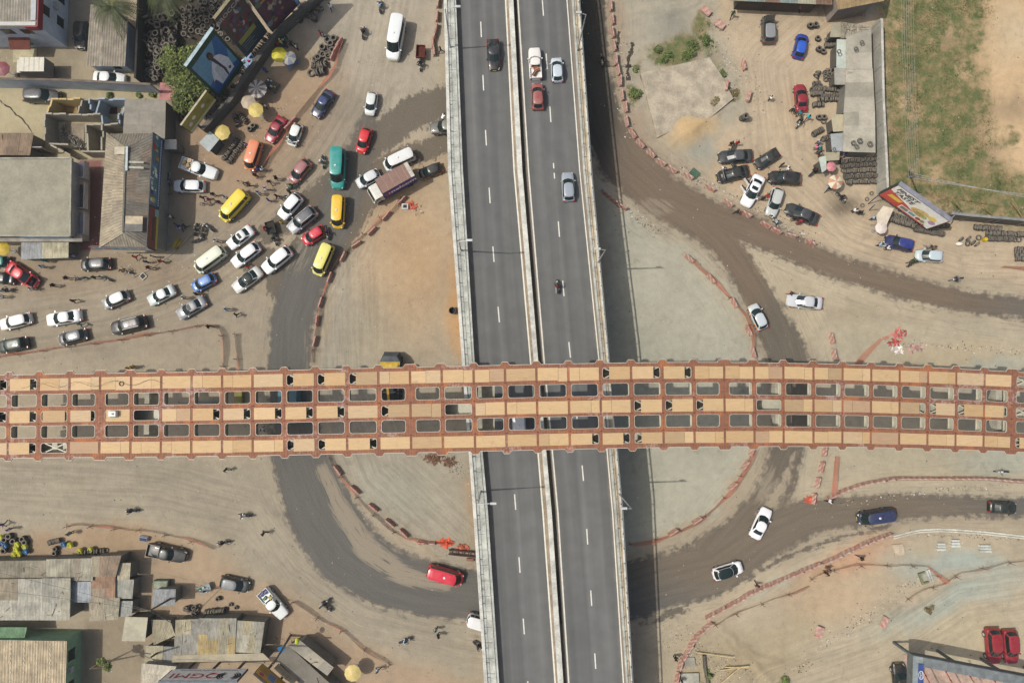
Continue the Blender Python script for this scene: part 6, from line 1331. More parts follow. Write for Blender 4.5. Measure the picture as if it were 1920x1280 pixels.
# ---------------------------------------------------------------- umbrellas
def umbrella(px, py, r, c1, c2, label, z=2.25, n=8, tilt=0, group='market umbrellas'):
    p = P(px, py, z); o = tag(empty('umbrella', (p.x, p.y, 0), px*.37), label, 'umbrella', group); rm = r/PPM(px, py, z)
    mb = MB(); top = (0, 0, z+.18*rm+.05)
    for i in range(n):
        a0, a1 = 2*math.pi*i/n, 2*math.pi*(i+1)/n; am = (a0+a1)/2; c = alb(c1 if i % 2 == 0 else c2)
        q0, q1, qm = (rm*math.cos(a0), rm*math.sin(a0), z-.12*rm), (rm*math.cos(a1), rm*math.sin(a1), z-.12*rm), (rm*.94*math.cos(am), rm*.94*math.sin(am), z-.08*rm)
        h0, h1 = [tuple(Vector(top).lerp(Vector(q), .5)+Vector((0, 0, .06*rm))) for q in (q0, q1)]
        mb.q([top, h0, h1], c); mb.q([h0, q0, qm], c); mb.q([h0, qm, h1], c); mb.q([h1, qm, q1], c)
        mb.q([q0, (q0[0], q0[1], q0[2]-.08), (qm[0], qm[1], qm[2]-.08), qm], c); mb.q([qm, (qm[0], qm[1], qm[2]-.08), (q1[0], q1[1], q1[2]-.08), q1], c)
    mb.build('canopy', M_paintw, o)
    mb = MB(); mb.tube((0, 0, 0), (0, 0, z+.2), .03, c=(.3, .3, .3)); mb.lathe([(.01, .12), (.28, .1), (.3, 0)], 12, (.3, .3, .3)); mb.build('pole', M_plain, o)
    return o
umbrella(482, 166, 18, (196,190,184), (112,104,102), 'large grey and white striped umbrella beside the roadside wall', n=16)
umbrella(523, 102, 15, (218,206,40), (200,188,40), 'bright yellow umbrella over a stall in the billboard shadow')
umbrella(541, 108, 14, (170,164,150), (120,130,150), 'faded grey patchwork umbrella touching the bright yellow one', z=2.1)
umbrella(465, 191, 14, (200,182,158), (192,174,150), 'beige umbrella between the striped one and the pale yellow one', z=2.1)
umbrella(479, 206, 14.5, (226,204,118), (218,194,108), 'pale yellow umbrella beside the beige one')
umbrella(416, 248, 15, (228,206,120), (220,196,110), 'pale yellow umbrella beside the blue grey kiosk')
umbrella(661, 1262, 16, (226,204,130), (220,196,122), 'cream yellow umbrella alone at the bottom', n=10)
umbrella(1559, 312, 9.5, (216,140,146), (206,126,134), 'small pink umbrella beside the packed tyre rows')
umbrella(1567, 341, 14, (226,222,190), (208,148,120), 'cream umbrella with a pink patch below the small pink one')
umbrella(1653, 427, 11.5, (232,222,212), (226,214,206), 'white umbrella below the pale awning under the billboard')
umbrella(3, 128, 14, (150,80,92), (138,70,84), 'dusky red umbrella cut by the left edge in the walled yard')
umbrella(5, 466, 13, (206,178,40), (196,168,40), 'mustard umbrella at the left edge above the red sedan')
# ---------------------------------------------------------------- buildings
def W3(pts, z): return [P(x, y, z) for x, y in pts]
def inset(pts, d):
    c = sum(pts, Vector((0, 0, 0)))/len(pts); return [p + (c-p).normalized()*min(d, (c-p).length*.4) for p in pts]
def tinroof(mb, q4, nx, ny, cols, rr, zj=.03, th=.03):      # q4: world quad a,b,c,d ; x along a-b
    a, b, c, d = q4
    def pt(u, v): return a.lerp(b, u).lerp(d.lerp(c, u), v)
    us = [0]+sorted(min(.97, max(.03, (i+1)/nx + rr.uniform(-.25, .25)/nx)) for i in range(nx-1))+[1]
    for i in range(nx):
        vs_ = [0]+[min(.97, max(.03, (k+1)/ny + rr.uniform(-.2, .2)/ny)) for k in range(ny-1)]+[1]
        for k in range(ny):
            ov = .012; u0, u1, v0, v1 = us[i], us[i+1], vs_[k], vs_[k+1]
            cc_ = alb(rr.choice(cols)); s_ = rr.uniform(.86, 1.1); cc_ = tuple(x*s_ for x in cc_); dz_ = rr.uniform(0, zj) + .012*((i+k) % 2)
            P4 = [pt(u0-ov, v0-ov), pt(u1+ov, v0-ov), pt(u1+ov, v1+ov), pt(u0-ov, v1+ov)]
            lo = [p+Vector((0, 0, dz_)) for p in P4]; hi = [p+Vector((0, 0, dz_+th)) for p in P4]
            nrm = (lo[1]-lo[0]).cross(lo[2]-lo[0])
            if nrm.z < 0: lo.reverse(); hi.reverse()
            L1 = (P4[1]-P4[0]).length; L2 = (P4[3]-P4[0]).length
            mb.q(hi, cc_, [(0, 0), (L1, 0), (L1, L2), (0, L2)] if nrm.z >= 0 else [(0, L2), (L1, L2), (L1, 0), (0, 0)])
            mb.q(list(reversed(lo)), cc_)
            for t in range(4): u_ = (t+1) % 4; mb.q([lo[t], lo[u_], hi[u_], hi[t]], cc_)
TINC = [(164,160,146), (176,170,152), (150,144,128), (186,180,160), (158,140,118), (170,172,166), (140,134,122)]
def shed(label, roof, z, nx, ny, wall=(128,126,116), cols=TINC, zs=None, mat=None, name='shed', cat='shed', group=None, seed=1, over=.25, debris=0, windows=(), th=.03):
    rr = random.Random(seed); zs = [q*(.82 if cat == 'shed' else 1) for q in (zs or [z]*4)]; pts = [P(x, y, zz) for (x, y), zz in zip(roof, zs)]
    c = sum(pts, Vector((0, 0, 0)))/4; org = Vector((c.x, c.y, 0)); o = tag(empty(name, org), label, cat, group)
    pts = [p-org for p in pts]; ins = inset(pts, over); w_ = [(p.x, p.y) for p in ins]
    a = sum(w_[i][0]*w_[(i+1) % 4][1]-w_[(i+1) % 4][0]*w_[i][1] for i in range(4)); ii = ins if a > 0 else ins[::-1]
    mb = MB(); mb.hexa([Vector((p.x, p.y, 0)) for p in ii], [Vector((p.x, p.y, p.z-.03)) for p in ii], alb(wall)); mb.build('walls', M_plast, o)
    mb = MB(); tinroof(mb, pts, nx, ny, cols, rr, th=th); mb.build('roof', mat or M_tin, o)
    if debris:
        mb = MB()
        for _ in range(debris):
            u, v = rr.uniform(.05, .95), rr.uniform(.05, .95); p = pts[0].lerp(pts[1], u).lerp(pts[3].lerp(pts[2], u), v)+Vector((0, 0, .09)); t = rr.uniform(0, 3.1); L = rr.uniform(.1, .55); e = Vector((math.cos(t), math.sin(t), 0))*L
            mb.bar(p-e, p+e, rr.uniform(.03, .08), .04, alb(rr.choice([(110,90,70), (200,190,170), (90,85,78), (150,130,105)])))
        mb.build('roof_weights', M_plain, o)
    for (i0, u, zb_, ww, hh, nm, cc_) in windows:      # opening on wall edge i0
        A, B = ins[i0], ins[(i0+1) % 4]; A = Vector((A.x, A.y, 0)); B = Vector((B.x, B.y, 0)); d = (B-A); L = d.length; d.normalize(); nn = Vector((d.y, -d.x, 0)); m_ = (A+B)/2
        if nn.dot(m_) < 0: nn = -nn
        p = A + d*L*u; q = [p-d*ww/2+Vector((0,0,zb_)), p+d*ww/2+Vector((0,0,zb_)), p+d*ww/2+Vector((0,0,zb_+hh)), p-d*ww/2+Vector((0,0,zb_+hh))]
        mb = MB(); mb.hexa([x+nn*-.02 for x in q], [x+nn*.03 for x in q], alb(cc_)); w1 = mb.build(nm, M_plain, o)
        mb = MB(); mb.bar(q[0]-d*.05+nn*.05+Vector((0,0,-.05)), q[1]+d*.05+nn*.05+Vector((0,0,-.05)), .14, .07, alb((190,186,176))); mb.build('sill', M_plain, w1)
    return o
GB = 'tin roofed sheds at the bottom left'
shed('long patched tin roof at the left edge below the yellow drums', [(-60,1052),(92,1050),(92,1086),(-60,1086)], 3.2, 6, 1, seed=2, group=GB, debris=6, cols=[(150,144,126),(160,152,134),(142,136,120)])
shed('ribbed grey tin roof in the middle of the upper bottom left row', [(88,1048),(176,1046),(173,1088),(88,1087)], 3.3, 4, 1, seed=3, group=GB, debris=4, cols=[(176,174,160),(160,152,134),(180,176,158)])
shed('brown ribbed tin roof with a bent corner in the upper bottom left row', [(173,1043),(227,1041),(217,1080),(172,1080)], 3.4, 3, 1, seed=4, group=GB, cols=[(158,138,118),(172,162,140)])
shed('narrow blue white ribbed roof strip in the bottom left block', [(133,1090),(172,1090),(170,1128),(134,1128)], 2.9, 1, 1, seed=5, group=GB, cols=[(166,172,180)])
shed('brown striped tin roof between the ribbed strips at bottom left', [(171,1080),(216,1080),(216,1120),(171,1120)], 3.0, 2, 2, seed=6, group=GB, cols=[(168,152,132),(160,128,104),(172,160,140)])
shed('beige tin lean-to beside the dark gap at bottom left', [(222,1055),(245,1055),(243,1086),(220,1086)], 2.9, 1, 1, seed=7, group=GB, cols=[(176,168,146)])
shed('pale flat tin roof right of the brown striped roof', [(218,1087),(251,1086),(248,1121),(218,1121)], 2.7, 1, 1, seed=8, group=GB, cols=[(176,176,166)])
shed('small pale tin roof below the pale flat roof at bottom left', [(224,1126),(249,1126),(247,1154),(223,1155)], 2.6, 1, 1, seed=9, group=GB, cols=[(170,172,166)])
shed('big patched tin roof covered in sticks at the left edge', [(-60,1086),(80,1085),(80,1161),(-60,1161)], 3.7, 3, 2, seed=10, group=GB, debris=8, cols=[(174,164,142),(168,156,134),(182,180,168)])
shed('white streaked tin roof joined to the big patched one', [(80,1084),(132,1084),(131,1161),(80,1161)], 3.8, 3, 2, seed=11, group=GB, debris=6, cols=[(184,182,170),(160,158,148),(176,172,156)])
shed('small sagging tin roof with cardboard beside it at bottom left', [(167,1121),(225,1120),(221,1160),(169,1163)], 2.9, 2, 2, seed=12, group=GB, debris=4, cols=[(164,158,138),(176,166,144)])
shed('kiosk with a beige flat roof and rust stained edge', [(236,1156),(277,1157),(272,1201),(229,1200)], 2.5, 2, 1, wall=(104,104,92), seed=13, cols=[(186,180,156)], mat=M_plast, name='kiosk', cat='kiosk')
shed('low roof with a square hatch between the kiosk and the yellow stained roofs', [(284,1161),(319,1162),(328,1190),(289,1208)], 2.2, 1, 1, seed=14, cols=[(166,158,134)])
shed('ribbed blue white kiosk by the rusty green crate', [(289,1104),(329,1104),(328,1133),(286,1136)], 2.4, 1, 1, seed=15, cols=[(166,170,174)], name='kiosk', cat='kiosk')
mb = MB(); mb.box((-1.0, -.55, 0), (1.0, .55, .9), alb((116,130,112))); mb.box((-.9, -.45, .9), (.9, .45, .95), alb((150,158,136))); tag(mb.build('metal_crate', M_plain, None, loc=P(307, 1092, 0)), 'rusty green metal crate above the ribbed blue white kiosk', 'crate')
GC = 'tin roofed shops at the bottom'
shed('ribbed roof with a folded ridge, leftmost of the yellow stained group', [(330,1162),(374,1160),(370,1226),(327,1226)], 3.2, 3, 2, seed=16, group=GC, debris=5, cols=[(170,164,140),(180,172,146),(160,158,150)])
shed('wide grey tin roof with orange yellow stains and rubble edge', [(374,1159),(443,1159),(440,1224),(371,1226)], 3.3, 4, 2, seed=17, group=GC, debris=7, cols=[(170,168,156),(178,172,150),(160,158,148),(186,166,118)])
shed('pale tin roof with an ochre stripe, rightmost of the yellow stained group', [(446,1163),(496,1166),(488,1223),(440,1221)], 3.2, 4, 2, seed=18, group=GC, debris=3, cols=[(182,178,162),(170,168,156),(186,176,146)])
shed('low beige roof with a missing corner below the kiosk', [(272,1210),(306,1210),(304,1243),(272,1243)], 2.6, 2, 1, seed=19, group=GC, debris=3, cols=[(178,172,146),(184,178,152)])
shed('low grey roof patched beside the missing corner roof', [(305,1211),(328,1212),(326,1244),(304,1243)], 2.55, 1, 2, seed=20, group=GC, cols=[(150,152,150),(168,168,160)])
shed('flat concrete roof strewn with rubble behind the white billboard', [(327,1227),(492,1223),(505,1236),(325,1240)], 3.0, 2, 1, seed=21, group=GC, debris=40, cols=[(176,166,142)], mat=M_plast, th=.12)
shed('white ribbed container roof left of the white billboard', [(267,1243),(330,1249),(300,1300),(264,1290)], 4.2, 1, 3, wall=(150,146,134), seed=22, group=GC, cols=[(204,196,178)])
shed('large slanted grey roof catching the sun at the bottom', [(563,1200),(625,1250),(613,1265),(541,1210)], 3.3, 3, 1, seed=23, group=GC, debris=4, cols=[(166,160,144),(176,168,148)], mat=M_plast)
shed('large slanted grey roof with shade in its colour left of the sunlit one', [(541,1210),(640,1300),(590,1310),(520,1236)], 3.1, 3, 1, seed=24, group=GC, debris=3, cols=[(130,124,112),(140,132,118)], mat=M_plast)  # darker sheet colours stand in for the shadow lying on this roof
shed('narrow tan awning beside the yellow and blue billboard', [(523,1243),(556,1274),(548,1284),(514,1252)], 2.9, 1, 1, seed=25, group=GC, cols=[(178,164,132)])
mb = MB(); tinroof(mb, [p-P(530,1222,0) for p in W3([(520,1214),(534,1208),(542,1220),(528,1230)], 1.9)], 1, 1, [(40,110,160)], random.Random(1))
for x, y in ((-.7, -.6), (.7, .3), (-.5, .6), (.5, -.6)): mb.tube((x, y, 0), (x, y, 1.85), .03, c=(.3,.3,.3))
tag(mb.build('tarpaulin', M_plast, None, loc=P(530, 1222, 0)), 'blue tarpaulin shelter at the tip of the slanted roofs', 'tarpaulin')
# top left
def block(mb, x0, y0, x1, y1, z0, z1, c): mb.box((x0, y0, z0), (x1, y1, z1), c)
o = tag(empty('two_storey_building', P(40, 40, 0)), 'white two storey building with grey roof and red fascia in the top left corner', 'building'); OB = o.location
b0 = P(126, 89, 0) - OB; zt = 6.3
mb = MB(); mb.box((b0.x-18, b0.y, 0), (b0.x, b0.y+16, zt), alb((196,204,212))); mb.build('walls', M_plast, o)
mb = MB(); mb.box((b0.x-18.5, b0.y-.45, zt+.02), (b0.x+.45, b0.y+16.5, zt+.5), alb((206,206,200)), top=alb((156,150,138))); mb.build('roof', M_tinw, o)
mb = MB(); mb.box((b0.x+.46, b0.y-.55, zt-.35), (b0.x+.62, b0.y+16.5, zt+.6), alb((140,20,42))); mb.box((b0.x-1.2, b0.y-.62, zt-.35), (b0.x+.45, b0.y-.47, zt+.6), alb((140,20,42))); mb.build('red_fascia', M_paintw, o)
mb = MB(); mb.box((b0.x-.35, b0.y+.3, zt+.55), (b0.x+.3, b0.y+16, zt+.62), alb((186,190,192))); mb.box((b0.x-18, b0.y-.4, zt+.52), (b0.x+.3, b0.y+.1, zt+.6), alb((200,200,194))); mb.build('gutter', M_paintw, o)
for (y_, z_) in ((2.2, 3.9), (5.6, 3.9), (9, 3.9), (2.2, .9), (5.6, .9)):
    mb = MB(); mb.box((b0.x, b0.y+y_, z_), (b0.x+.04, b0.y+y_+1.3, z_+1.4), (.03, .05, .06)); w1 = mb.build('window', M_glass, o)
    mb = MB(); mb.box((b0.x, b0.y+y_-.08, z_-.1), (b0.x+.14, b0.y+y_+1.38, z_), alb((210,212,210))); mb.build('sill', M_plain, w1)
for (x_, z_) in ((-3.2, 3.9), (-5.8, 3.9), (-9, 3.9), (-5.6, .9)):
    mb = MB(); mb.box((b0.x+x_, b0.y-.04, z_), (b0.x+x_+1.5, b0.y, z_+1.2), (.03, .05, .06)); w1 = mb.build('window', M_glass, o)
    mb = MB(); mb.box((b0.x+x_-.08, b0.y-.14, z_-.1), (b0.x+x_+1.58, b0.y, z_), alb((210,212,210))); mb.build('sill', M_plain, w1)
mb = MB(); mb.hexa([(b0.x-6.3, b0.y-1.5, 2.4), (b0.x-3.4, b0.y-1.5, 2.4), (b0.x-3.4, b0.y, 2.8), (b0.x-6.3, b0.y, 2.8)], [(b0.x-6.3, b0.y-1.5, 2.48), (b0.x-3.4, b0.y-1.5, 2.48), (b0.x-3.4, b0.y, 2.88), (b0.x-6.3, b0.y, 2.88)], alb((112,62,50))); mb.build('entrance_canopy', M_plain, o)
mb = MB(); mb.box((b0.x, b0.y+4, 2.6), (b0.x+.5, b0.y+4.9, 3.2), alb((190,190,186))); mb.build('air_conditioner', M_plain, o)
shed('single storey shed with a long grey roof below the palm tree', [(171,10),(240,34),(234,124),(163,123)], 3.0, 2, 3, wall=(176,186,194), seed=31, cols=[(156,148,134),(150,142,128)], over=.3, mat=M_tinw, windows=((2, .3, 1.0, 1.0, 1.0, 'window', (30,36,40)),))
# long white yard wall and the side wall
def wall(pts, h, th, label, c, top=None, piers=0, name='boundary_wall'):
    q = [P(x, y, 0) for x, y in pts]; o = tag(empty(name, q[0]), label, 'wall'); mb = MB(); mt = MB()
    for a, b in zip(q[:-1], q[1:]):
        a = a-q[0]; b = b-q[0]; mb.bar(a+Vector((0, 0, h/2)), b+Vector((0, 0, h/2)), th, h, alb(c)); mt.bar(a+Vector((0, 0, h+.04)), b+Vector((0, 0, h+.04)), th+.08, .08, alb(top or c))
        if piers:
            L = (b-a).length; k = 0
            while k < L: p = a.lerp(b, k/L); mb.box((p.x-th*.8, p.y-th*.8, 0), (p.x+th*.8, p.y+th*.8, h-.02), alb(c)); k += piers
    mb.build('wall_panels', M_plast, o); mt.build('coping', M_conc, o); return o
wall([(-30,163),(140,166),(302,174)], 2.8, .25, 'long white yard wall running across the top left', (186,196,204), (120,108,96))
wall([(271,160),(274,90),(278,-30)], 2.4, .2, 'dark thin wall between the walled yard and the tyre yard', (70,70,66), (60,58,54))
wall([(389,250),(440,196),(500,106),(536,60),(590,14),(620,-20)], 1.7, .55, 'grey roadside wall in the billboard shadow with tyres behind it', (112,108,100), (106,102,94))
# ruin
o = tag(empty('roofless_ruin', P(150, 240, 0)), 'roofless ruined house with broken grey walls and rubble filled rooms', 'ruin'); OB = o.location; hz = 3.0
segs = [((93,184),(150,184),0),((150,184),(184,184.5),0),((184,184.5),(235,185),0),((93,184),(85,212),0),((83,212),(188,213.5),0),((82,212),(82,263),0),((82,264),(120,267),1),((87,268),(122,286),1),((150,282),(197,282.5),0),((190,232),(190,281),0),((235,185),(227,212),0),((220,213),(220,232),0),((192,233),(221,231.5),0),((227,212),(220,213),0),((150,184),(144,211),0),((167,185),(166,203),0),((183,184),(176,211),0),((158.5,232),(161,280),0),((158.5,232),(189,233),0),((188,213),(190,233),0)]
rw = random.Random(9)
for (a, b, low) in segs:
    A, B = P(a[0], a[1], hz)-OB, P(b[0], b[1], hz)-OB; n = max(2, int((B-A).length/.9)); mb = MB(); pc = (168,160,142) if a[0] > 140 or a[1] > 200 else (206,182,128)
    for k in range(n):
        p, q = A.lerp(B, k/n), A.lerp(B, (k+1)/n); h = hz*(.95+rw.uniform(-.12, .06)) * (.75 if low else 1); mb.bar(Vector((p.x, p.y, h/2)), Vector((q.x, q.y, h/2)), .22, h, alb((158,170,180) if a[1] < 215 and a[0] > 150 else pc))
    mb.build('wall', M_plast, o)
for (x0, y0, x1, y1, c_) in ((95,200,145,213,(176,146,96)),(100,222,122,248,(210,196,166)),(122,232,158,282,(150,138,118)),(162,240,190,282,(150,148,132)),(200,200,220,214,(96,60,54)),(150,200,175,212,(200,186,166))):
    a, b = P(x0, y0, 0)-OB, P(x1, y1, 0)-OB; mb = MB(); mb.box((a.x, b.y, .03), (b.x, a.y, .07), alb(c_)); mb.build('floor', M_conc, o)
mb = MB()
for _ in range(120):
    x = rw.uniform(118, 160); y = 248+(x-118)*.75+rw.uniform(-9, 9); p = P(x, min(y, 281), 0)-OB; t = rw.uniform(0, 3.1); L = rw.uniform(.1, .5); mb.bar(p+Vector((-L*math.cos(t), -L*math.sin(t), rw.uniform(.1, .5))), p+Vector((L*math.cos(t), L*math.sin(t), rw.uniform(.1, .5))), .06, .05, alb(rw.choice([(60,58,56), (120,116,108), (180,176,166), (90,80,70)])))
mb.build('rubble', M_plain, o)
shed('flat grey concrete roof with scattered debris beside the ruin', [(236,187),(311,189),(309,262),(232,258)], 3.0, 3, 3, wall=(120,116,108), cols=[(140,136,124),(146,140,128)], seed=33, debris=22, mat=M_plast, over=.1, th=.1, name='house', cat='house')
# long shop with hipped roof and painted sign boards
o = tag(empty('shop_building', P(237, 360, 0)), 'long shop building with a patched hipped tin roof and painted sign boards', 'shop'); OB = o.location
E_ = [P(x, y, 5.2)-OB for x, y in ((200,251),(289,250),(277,464),(187,462))]; RD = [P(236,278,6.3)-OB, P(231,436,6.3)-OB]
wl = inset(E_, .45); mb = MB(); wl2 = wl[::-1]
mb.hexa([Vector((p.x, p.y, 0)) for p in wl2], [Vector((p.x, p.y, 5.1)) for p in wl2], alb((150,146,136)), cap=False); mb.build('walls', M_plast, o)
rr = random.Random(41); mb = MB()
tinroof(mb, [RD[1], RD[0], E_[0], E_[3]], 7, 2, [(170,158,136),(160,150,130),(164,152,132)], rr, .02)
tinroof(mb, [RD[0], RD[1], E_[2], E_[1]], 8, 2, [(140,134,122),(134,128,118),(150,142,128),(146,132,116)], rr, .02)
def tri(a, b, c, cc_):
    q = [a, b, c]; n_ = (b-a).cross(c-a)
    if n_.z < 0: q = [a, c, b]
    mb.q(q, alb(cc_), [(p.x, p.y) for p in q])
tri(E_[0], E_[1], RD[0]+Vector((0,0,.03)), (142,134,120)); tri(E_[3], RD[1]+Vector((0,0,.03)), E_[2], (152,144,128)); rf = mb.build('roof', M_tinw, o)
mb = MB(); mb.bar(RD[0]+Vector((0,0,.09)), RD[1]+Vector((0,0,.09)), .22, .06, alb((120,116,106))); a = P(238,275,6.45)-OB; b = P(237,320,6.4)-OB; mb.bar(a, b, .28, .06, alb((200,210,208))); mb.build('ridge_cap', M_plain, rf)
for (x0, y0, x1, y1, c_) in ((216,276,236,290,(208,196,172)),(233,405,266,420,(206,190,160)),(240,302,268,306,(190,186,170)),(240,312,268,316,(196,192,176)),(231,420,266,434,(128,126,120))):
    a, b = P(x0, y0, 6.2)-OB, P(x1, y1, 6.2)-OB; mb = MB(); zz = 6.32 if x0 < 233 else 6.25; mb.hexa([(a.x, b.y, zz), (b.x, b.y, zz-.25 if x0 > 230 else zz), (b.x, a.y, zz-.25 if x0 > 230 else zz), (a.x, a.y, zz)], [(a.x, b.y, zz+.04), (b.x, b.y, zz-.21 if x0 > 230 else zz+.04), (b.x, a.y, zz-.21 if x0 > 230 else zz+.04), (a.x, a.y, zz+.04)], alb(c_)); mb.build('roof_patch', M_plain, rf)
def board(name, TL, TR, BR_, BL, bg_, paint, parent, depth=.12, frame=(90,90,90), tophood=None):
    """flat sign: paint(add) draws polygons in unit coords (x right, y up)"""
    ex = (TR-TL); L = ex.length; ey = (TL-BL); Hh = ey.length; nn = ex.cross(ey).normalized()
    mb = MB(); f = [BL, BR_, TR, TL]; mb.hexa([p-nn*depth for p in f], f, alb(frame)); b_ = mb.build(name, M_plain, parent)
    lay = [0]; mf = MB()
    def add(pts, c, l=1):
        g_ = sum(c)/3; c = [min(255, (v*.8+g_*.2)*1.14) for v in c]
        w_ = [BL + (BR_-BL)*x + ey*y for x, y in pts]; mf.q([p+nn*(.006*l) for p in w_], alb(c))
    add([(.015, .02), (.985, .02), (.985, .98), (.015, .98)], bg_, 1); paint(add, L, Hh); mf.build('poster', M_paintw, b_)
    def txt(s, x, y, size, c, shear=0, sx=1, bold=0):
        M = Matrix.Identity(4); e1 = ex.normalized(); e2 = ey.normalized(); pos = BL+(BR_-BL)*x+ey*y+nn*.05
        M.col[0] = (*e1, 0); M.col[1] = (*e2, 0); M.col[2] = (*nn, 0); M.col[3] = (*pos, 1); return text_obj(s, size, M, c, b_, 'lettering', bold, .003, 'CENTER', shear, sx)
    return b_, txt, add
def ell(cx, cy, rx, ry, n=14, a0=0): return [(cx+rx*math.cos(2*math.pi*i/n+a0), cy+ry*math.sin(2*math.pi*i/n+a0)) for i in range(n)]
rs = random.Random(77)
def p_shop1(add, L, Hh):
    add([(.015,.02),(.985,.02),(.985,.30),(.015,.30)], (44,76,130), 2)
    for k in range(40): x = .05+.92*rs.random(); y = .38+.5*rs.random(); w_ = .01+.03*rs.random(); h = .08+.2*rs.random(); add([(x-w_,y-h/2),(x+w_*.6,y-h/2),(min(.98,x+w_),y+h/2),(x-w_*.6,y+h/2)], rs.choice([(220,190,40),(40,90,150),(190,50,50),(60,130,90),(230,226,210),(80,150,170)]), 3)
    for k in range(40): x = .04+.93*k/40; add([(x,.1),(x+.012,.1),(x+.012,.22),(x,.22)], (200,215,225), 4)
def p_shop2(add, L, Hh):
    add([(.015,.02),(.985,.02),(.985,.22),(.015,.22)], (190,180,60), 2)
    add([(.2,.42),(.75,.42),(.75,.6),(.2,.6)], (60,80,60), 3); add([(.28,.62),(.6,.62),(.6,.74),(.28,.74)], (186,60,50), 3); add([(.8,.06),(.97,.06),(.97,.4),(.8,.4)], (120,180,180), 4)
T1, B1, T2, B2, T3, B3 = [P(*q)-OB for q in ((289,249.5,5.5),(307,261,3.0),(279.5,398,5.5),(297,400,3.0),(275.5,466,5.5),(293,472,3.0))]
def vert(t, b): return Vector((b.x, b.y, t.z))
def signpair(name, ta, tb, bgc, painter):
    # keeps the board upright: the top edge stands over the bottom edge
    return board(name, vert(Vector((0,0,5.55)), ta), vert(Vector((0,0,5.55)), tb), Vector((tb.x, tb.y, 3.0)), Vector((ta.x, ta.y, 3.0)), bgc, painter, o)
# the boards face the road (to the right): reading direction runs down the picture
sA = Vector((E_[1].x+.08, E_[1].y, 0)); sB = Vector((E_[1].x*.36+E_[2].x*.64+.08, E_[1].y*.36+E_[2].y*.64, 0)); sC = Vector((E_[2].x+.08, E_[2].y, 0))
def upright(name, a, b, z0, z1, bgc, painter, par): return board(name, Vector((a.x, a.y, z1)), Vector((b.x, b.y, z1)), Vector((b.x, b.y, z0)), Vector((a.x, a.y, z0)), bgc, painter, par)
upright('painted_sign', sC, sB-Vector((0,-.03,0)), 3.0, 5.6, (132,70,60), p_shop2, o); upright('painted_sign', sB+Vector((0,.05,0)), sA, 3.0, 5.6, (84,118,134), p_shop1, o)
def p_shop3(add, L, Hh):
    for k in range(6): add([(.05+.15*k,.3),(.16+.15*k,.3),(.16+.15*k,.7),(.05+.15*k,.7)], rs.choice([(90,150,180),(210,214,214),(150,180,190),(190,120,100)]), 2)
upright('painted_sign', E_[3]+Vector((-1.5,-.1,0)), E_[2]+Vector((0,-.1,0)), 3.3, 5.2, (186,196,200), p_shop3, o)
# the concrete roofed house
o = tag(empty('concrete_house', P(60, 370, 0)), 'big flat roofed concrete house with stained grey roof and balconies at left', 'house'); OB = o.location; zt = 4.4
q = [P(x, y, zt)-OB for x, y in ((-70,298),(135,297),(133,443),(-70,442))]; ql = q[::-1]
mb = MB(); i2 = inset(ql, .3); mb.hexa([Vector((p.x, p.y, 0)) for p in i2], [Vector((p.x, p.y, zt-.35)) for p in i2], alb((190,182,176))); mb.build('walls', M_plast, o)
mb = MB(); mb.hexa([p-Vector((0,0,.35)) for p in ql], ql, alb((180,178,162)), top=alb((160,156,136))); rf = mb.build('roof_slab', M_plast, o)
mb = MB(); edge = alb((176,172,156))
for a, b in zip(ql, ql[1:]+ql[:1]): mb.bar(a+Vector((0,0,.12)), b+Vector((0,0,.12)), .18, .22, edge)
mb.build('roof_edge', M_conc, rf)
for (y0, y1, c_) in ((298,335,(196,188,188)),(340,392,(120,110,106)),(395,440,(196,186,188))):
    a, b = P(136, y0, 3.4)-OB, P(158, y1, 3.0)-OB; mb = MB(); mb.box((a.x-.4, b.y+.1, 2.0), (b.x, a.y-.1, 2.2), alb(c_)); mb.box((b.x-.12, b.y+.1, 2.2), (b.x, a.y-.1, 3.1), alb((190,184,180))); mb.box((a.x-.4, b.y+.1, 2.2), (b.x-.12, b.y+.22, 3.1), alb((180,174,170))); mb.build('balcony', M_plast, o)
for y0 in (345, 375): a = P(136, y0, 5)-OB; mb = MB(); mb.box((q[1].x-.34, a.y-1.1, 2.2), (q[1].x-.24, a.y+.2, 3.6), (.05,.03,.03)); mb.build('window', M_glass, o)
mb = MB(); a, b = P(-70, 444, 3.2)-OB, P(154, 453, 3.2)-OB; mb.box((a.x, b.y, 3.0), (b.x, a.y+.3, 3.2), alb((166,158,146))); mb.build('balcony_slab', M_conc, o)
mb = MB(); a, b = P(40, 440, 4)-OB, P(130, 444, 4)-OB; mb.box((a.x, b.y-.1, 3.2), (b.x, b.y-.02, 4.2), alb((150,180,200))); mb.build('blue_hoarding', M_plain, o)
shed('striped corrugated lean-to roof below the flat roofed house', [(41,454),(128,453),(128,483),(41,486)], 2.8, 2, 1, seed=51, cols=[(166,170,174),(184,178,152)], zs=[3.0,3.0,2.5,2.5])
shed('rust brown patched roof at the left edge above the flat roofed house', [(-60,250),(62,250),(55,291),(-60,290)], 3.4, 5, 1, seed=52, cols=[(150,128,106),(160,140,116),(140,118,98)], debris=3)
mb = MB(); a = P(80, 288, 0); 
for k in range(7):
    for j in range(5): mb.box((-1.3+k*.4, -.1, .3+j*.45), (-1.06+k*.4, -.05, .6+j*.45), (.06,.06,.06))
mb.box((-1.6, -.05, 0), (1.7, .1, 2.7), alb((170,162,158))); tag(mb.build('vent_block_wall', M_plain, None, loc=a), 'wall of square vent blocks between the brown roof and the ruin', 'wall')
shed('blue grey roadside kiosk beside the pale yellow umbrella', [(394,247),(411,262),(392,285),(374,268)], 2.3, 1, 1, wall=(90,92,92), seed=53, cols=[(182,190,188)], mat=M_plast, name='kiosk', cat='kiosk')
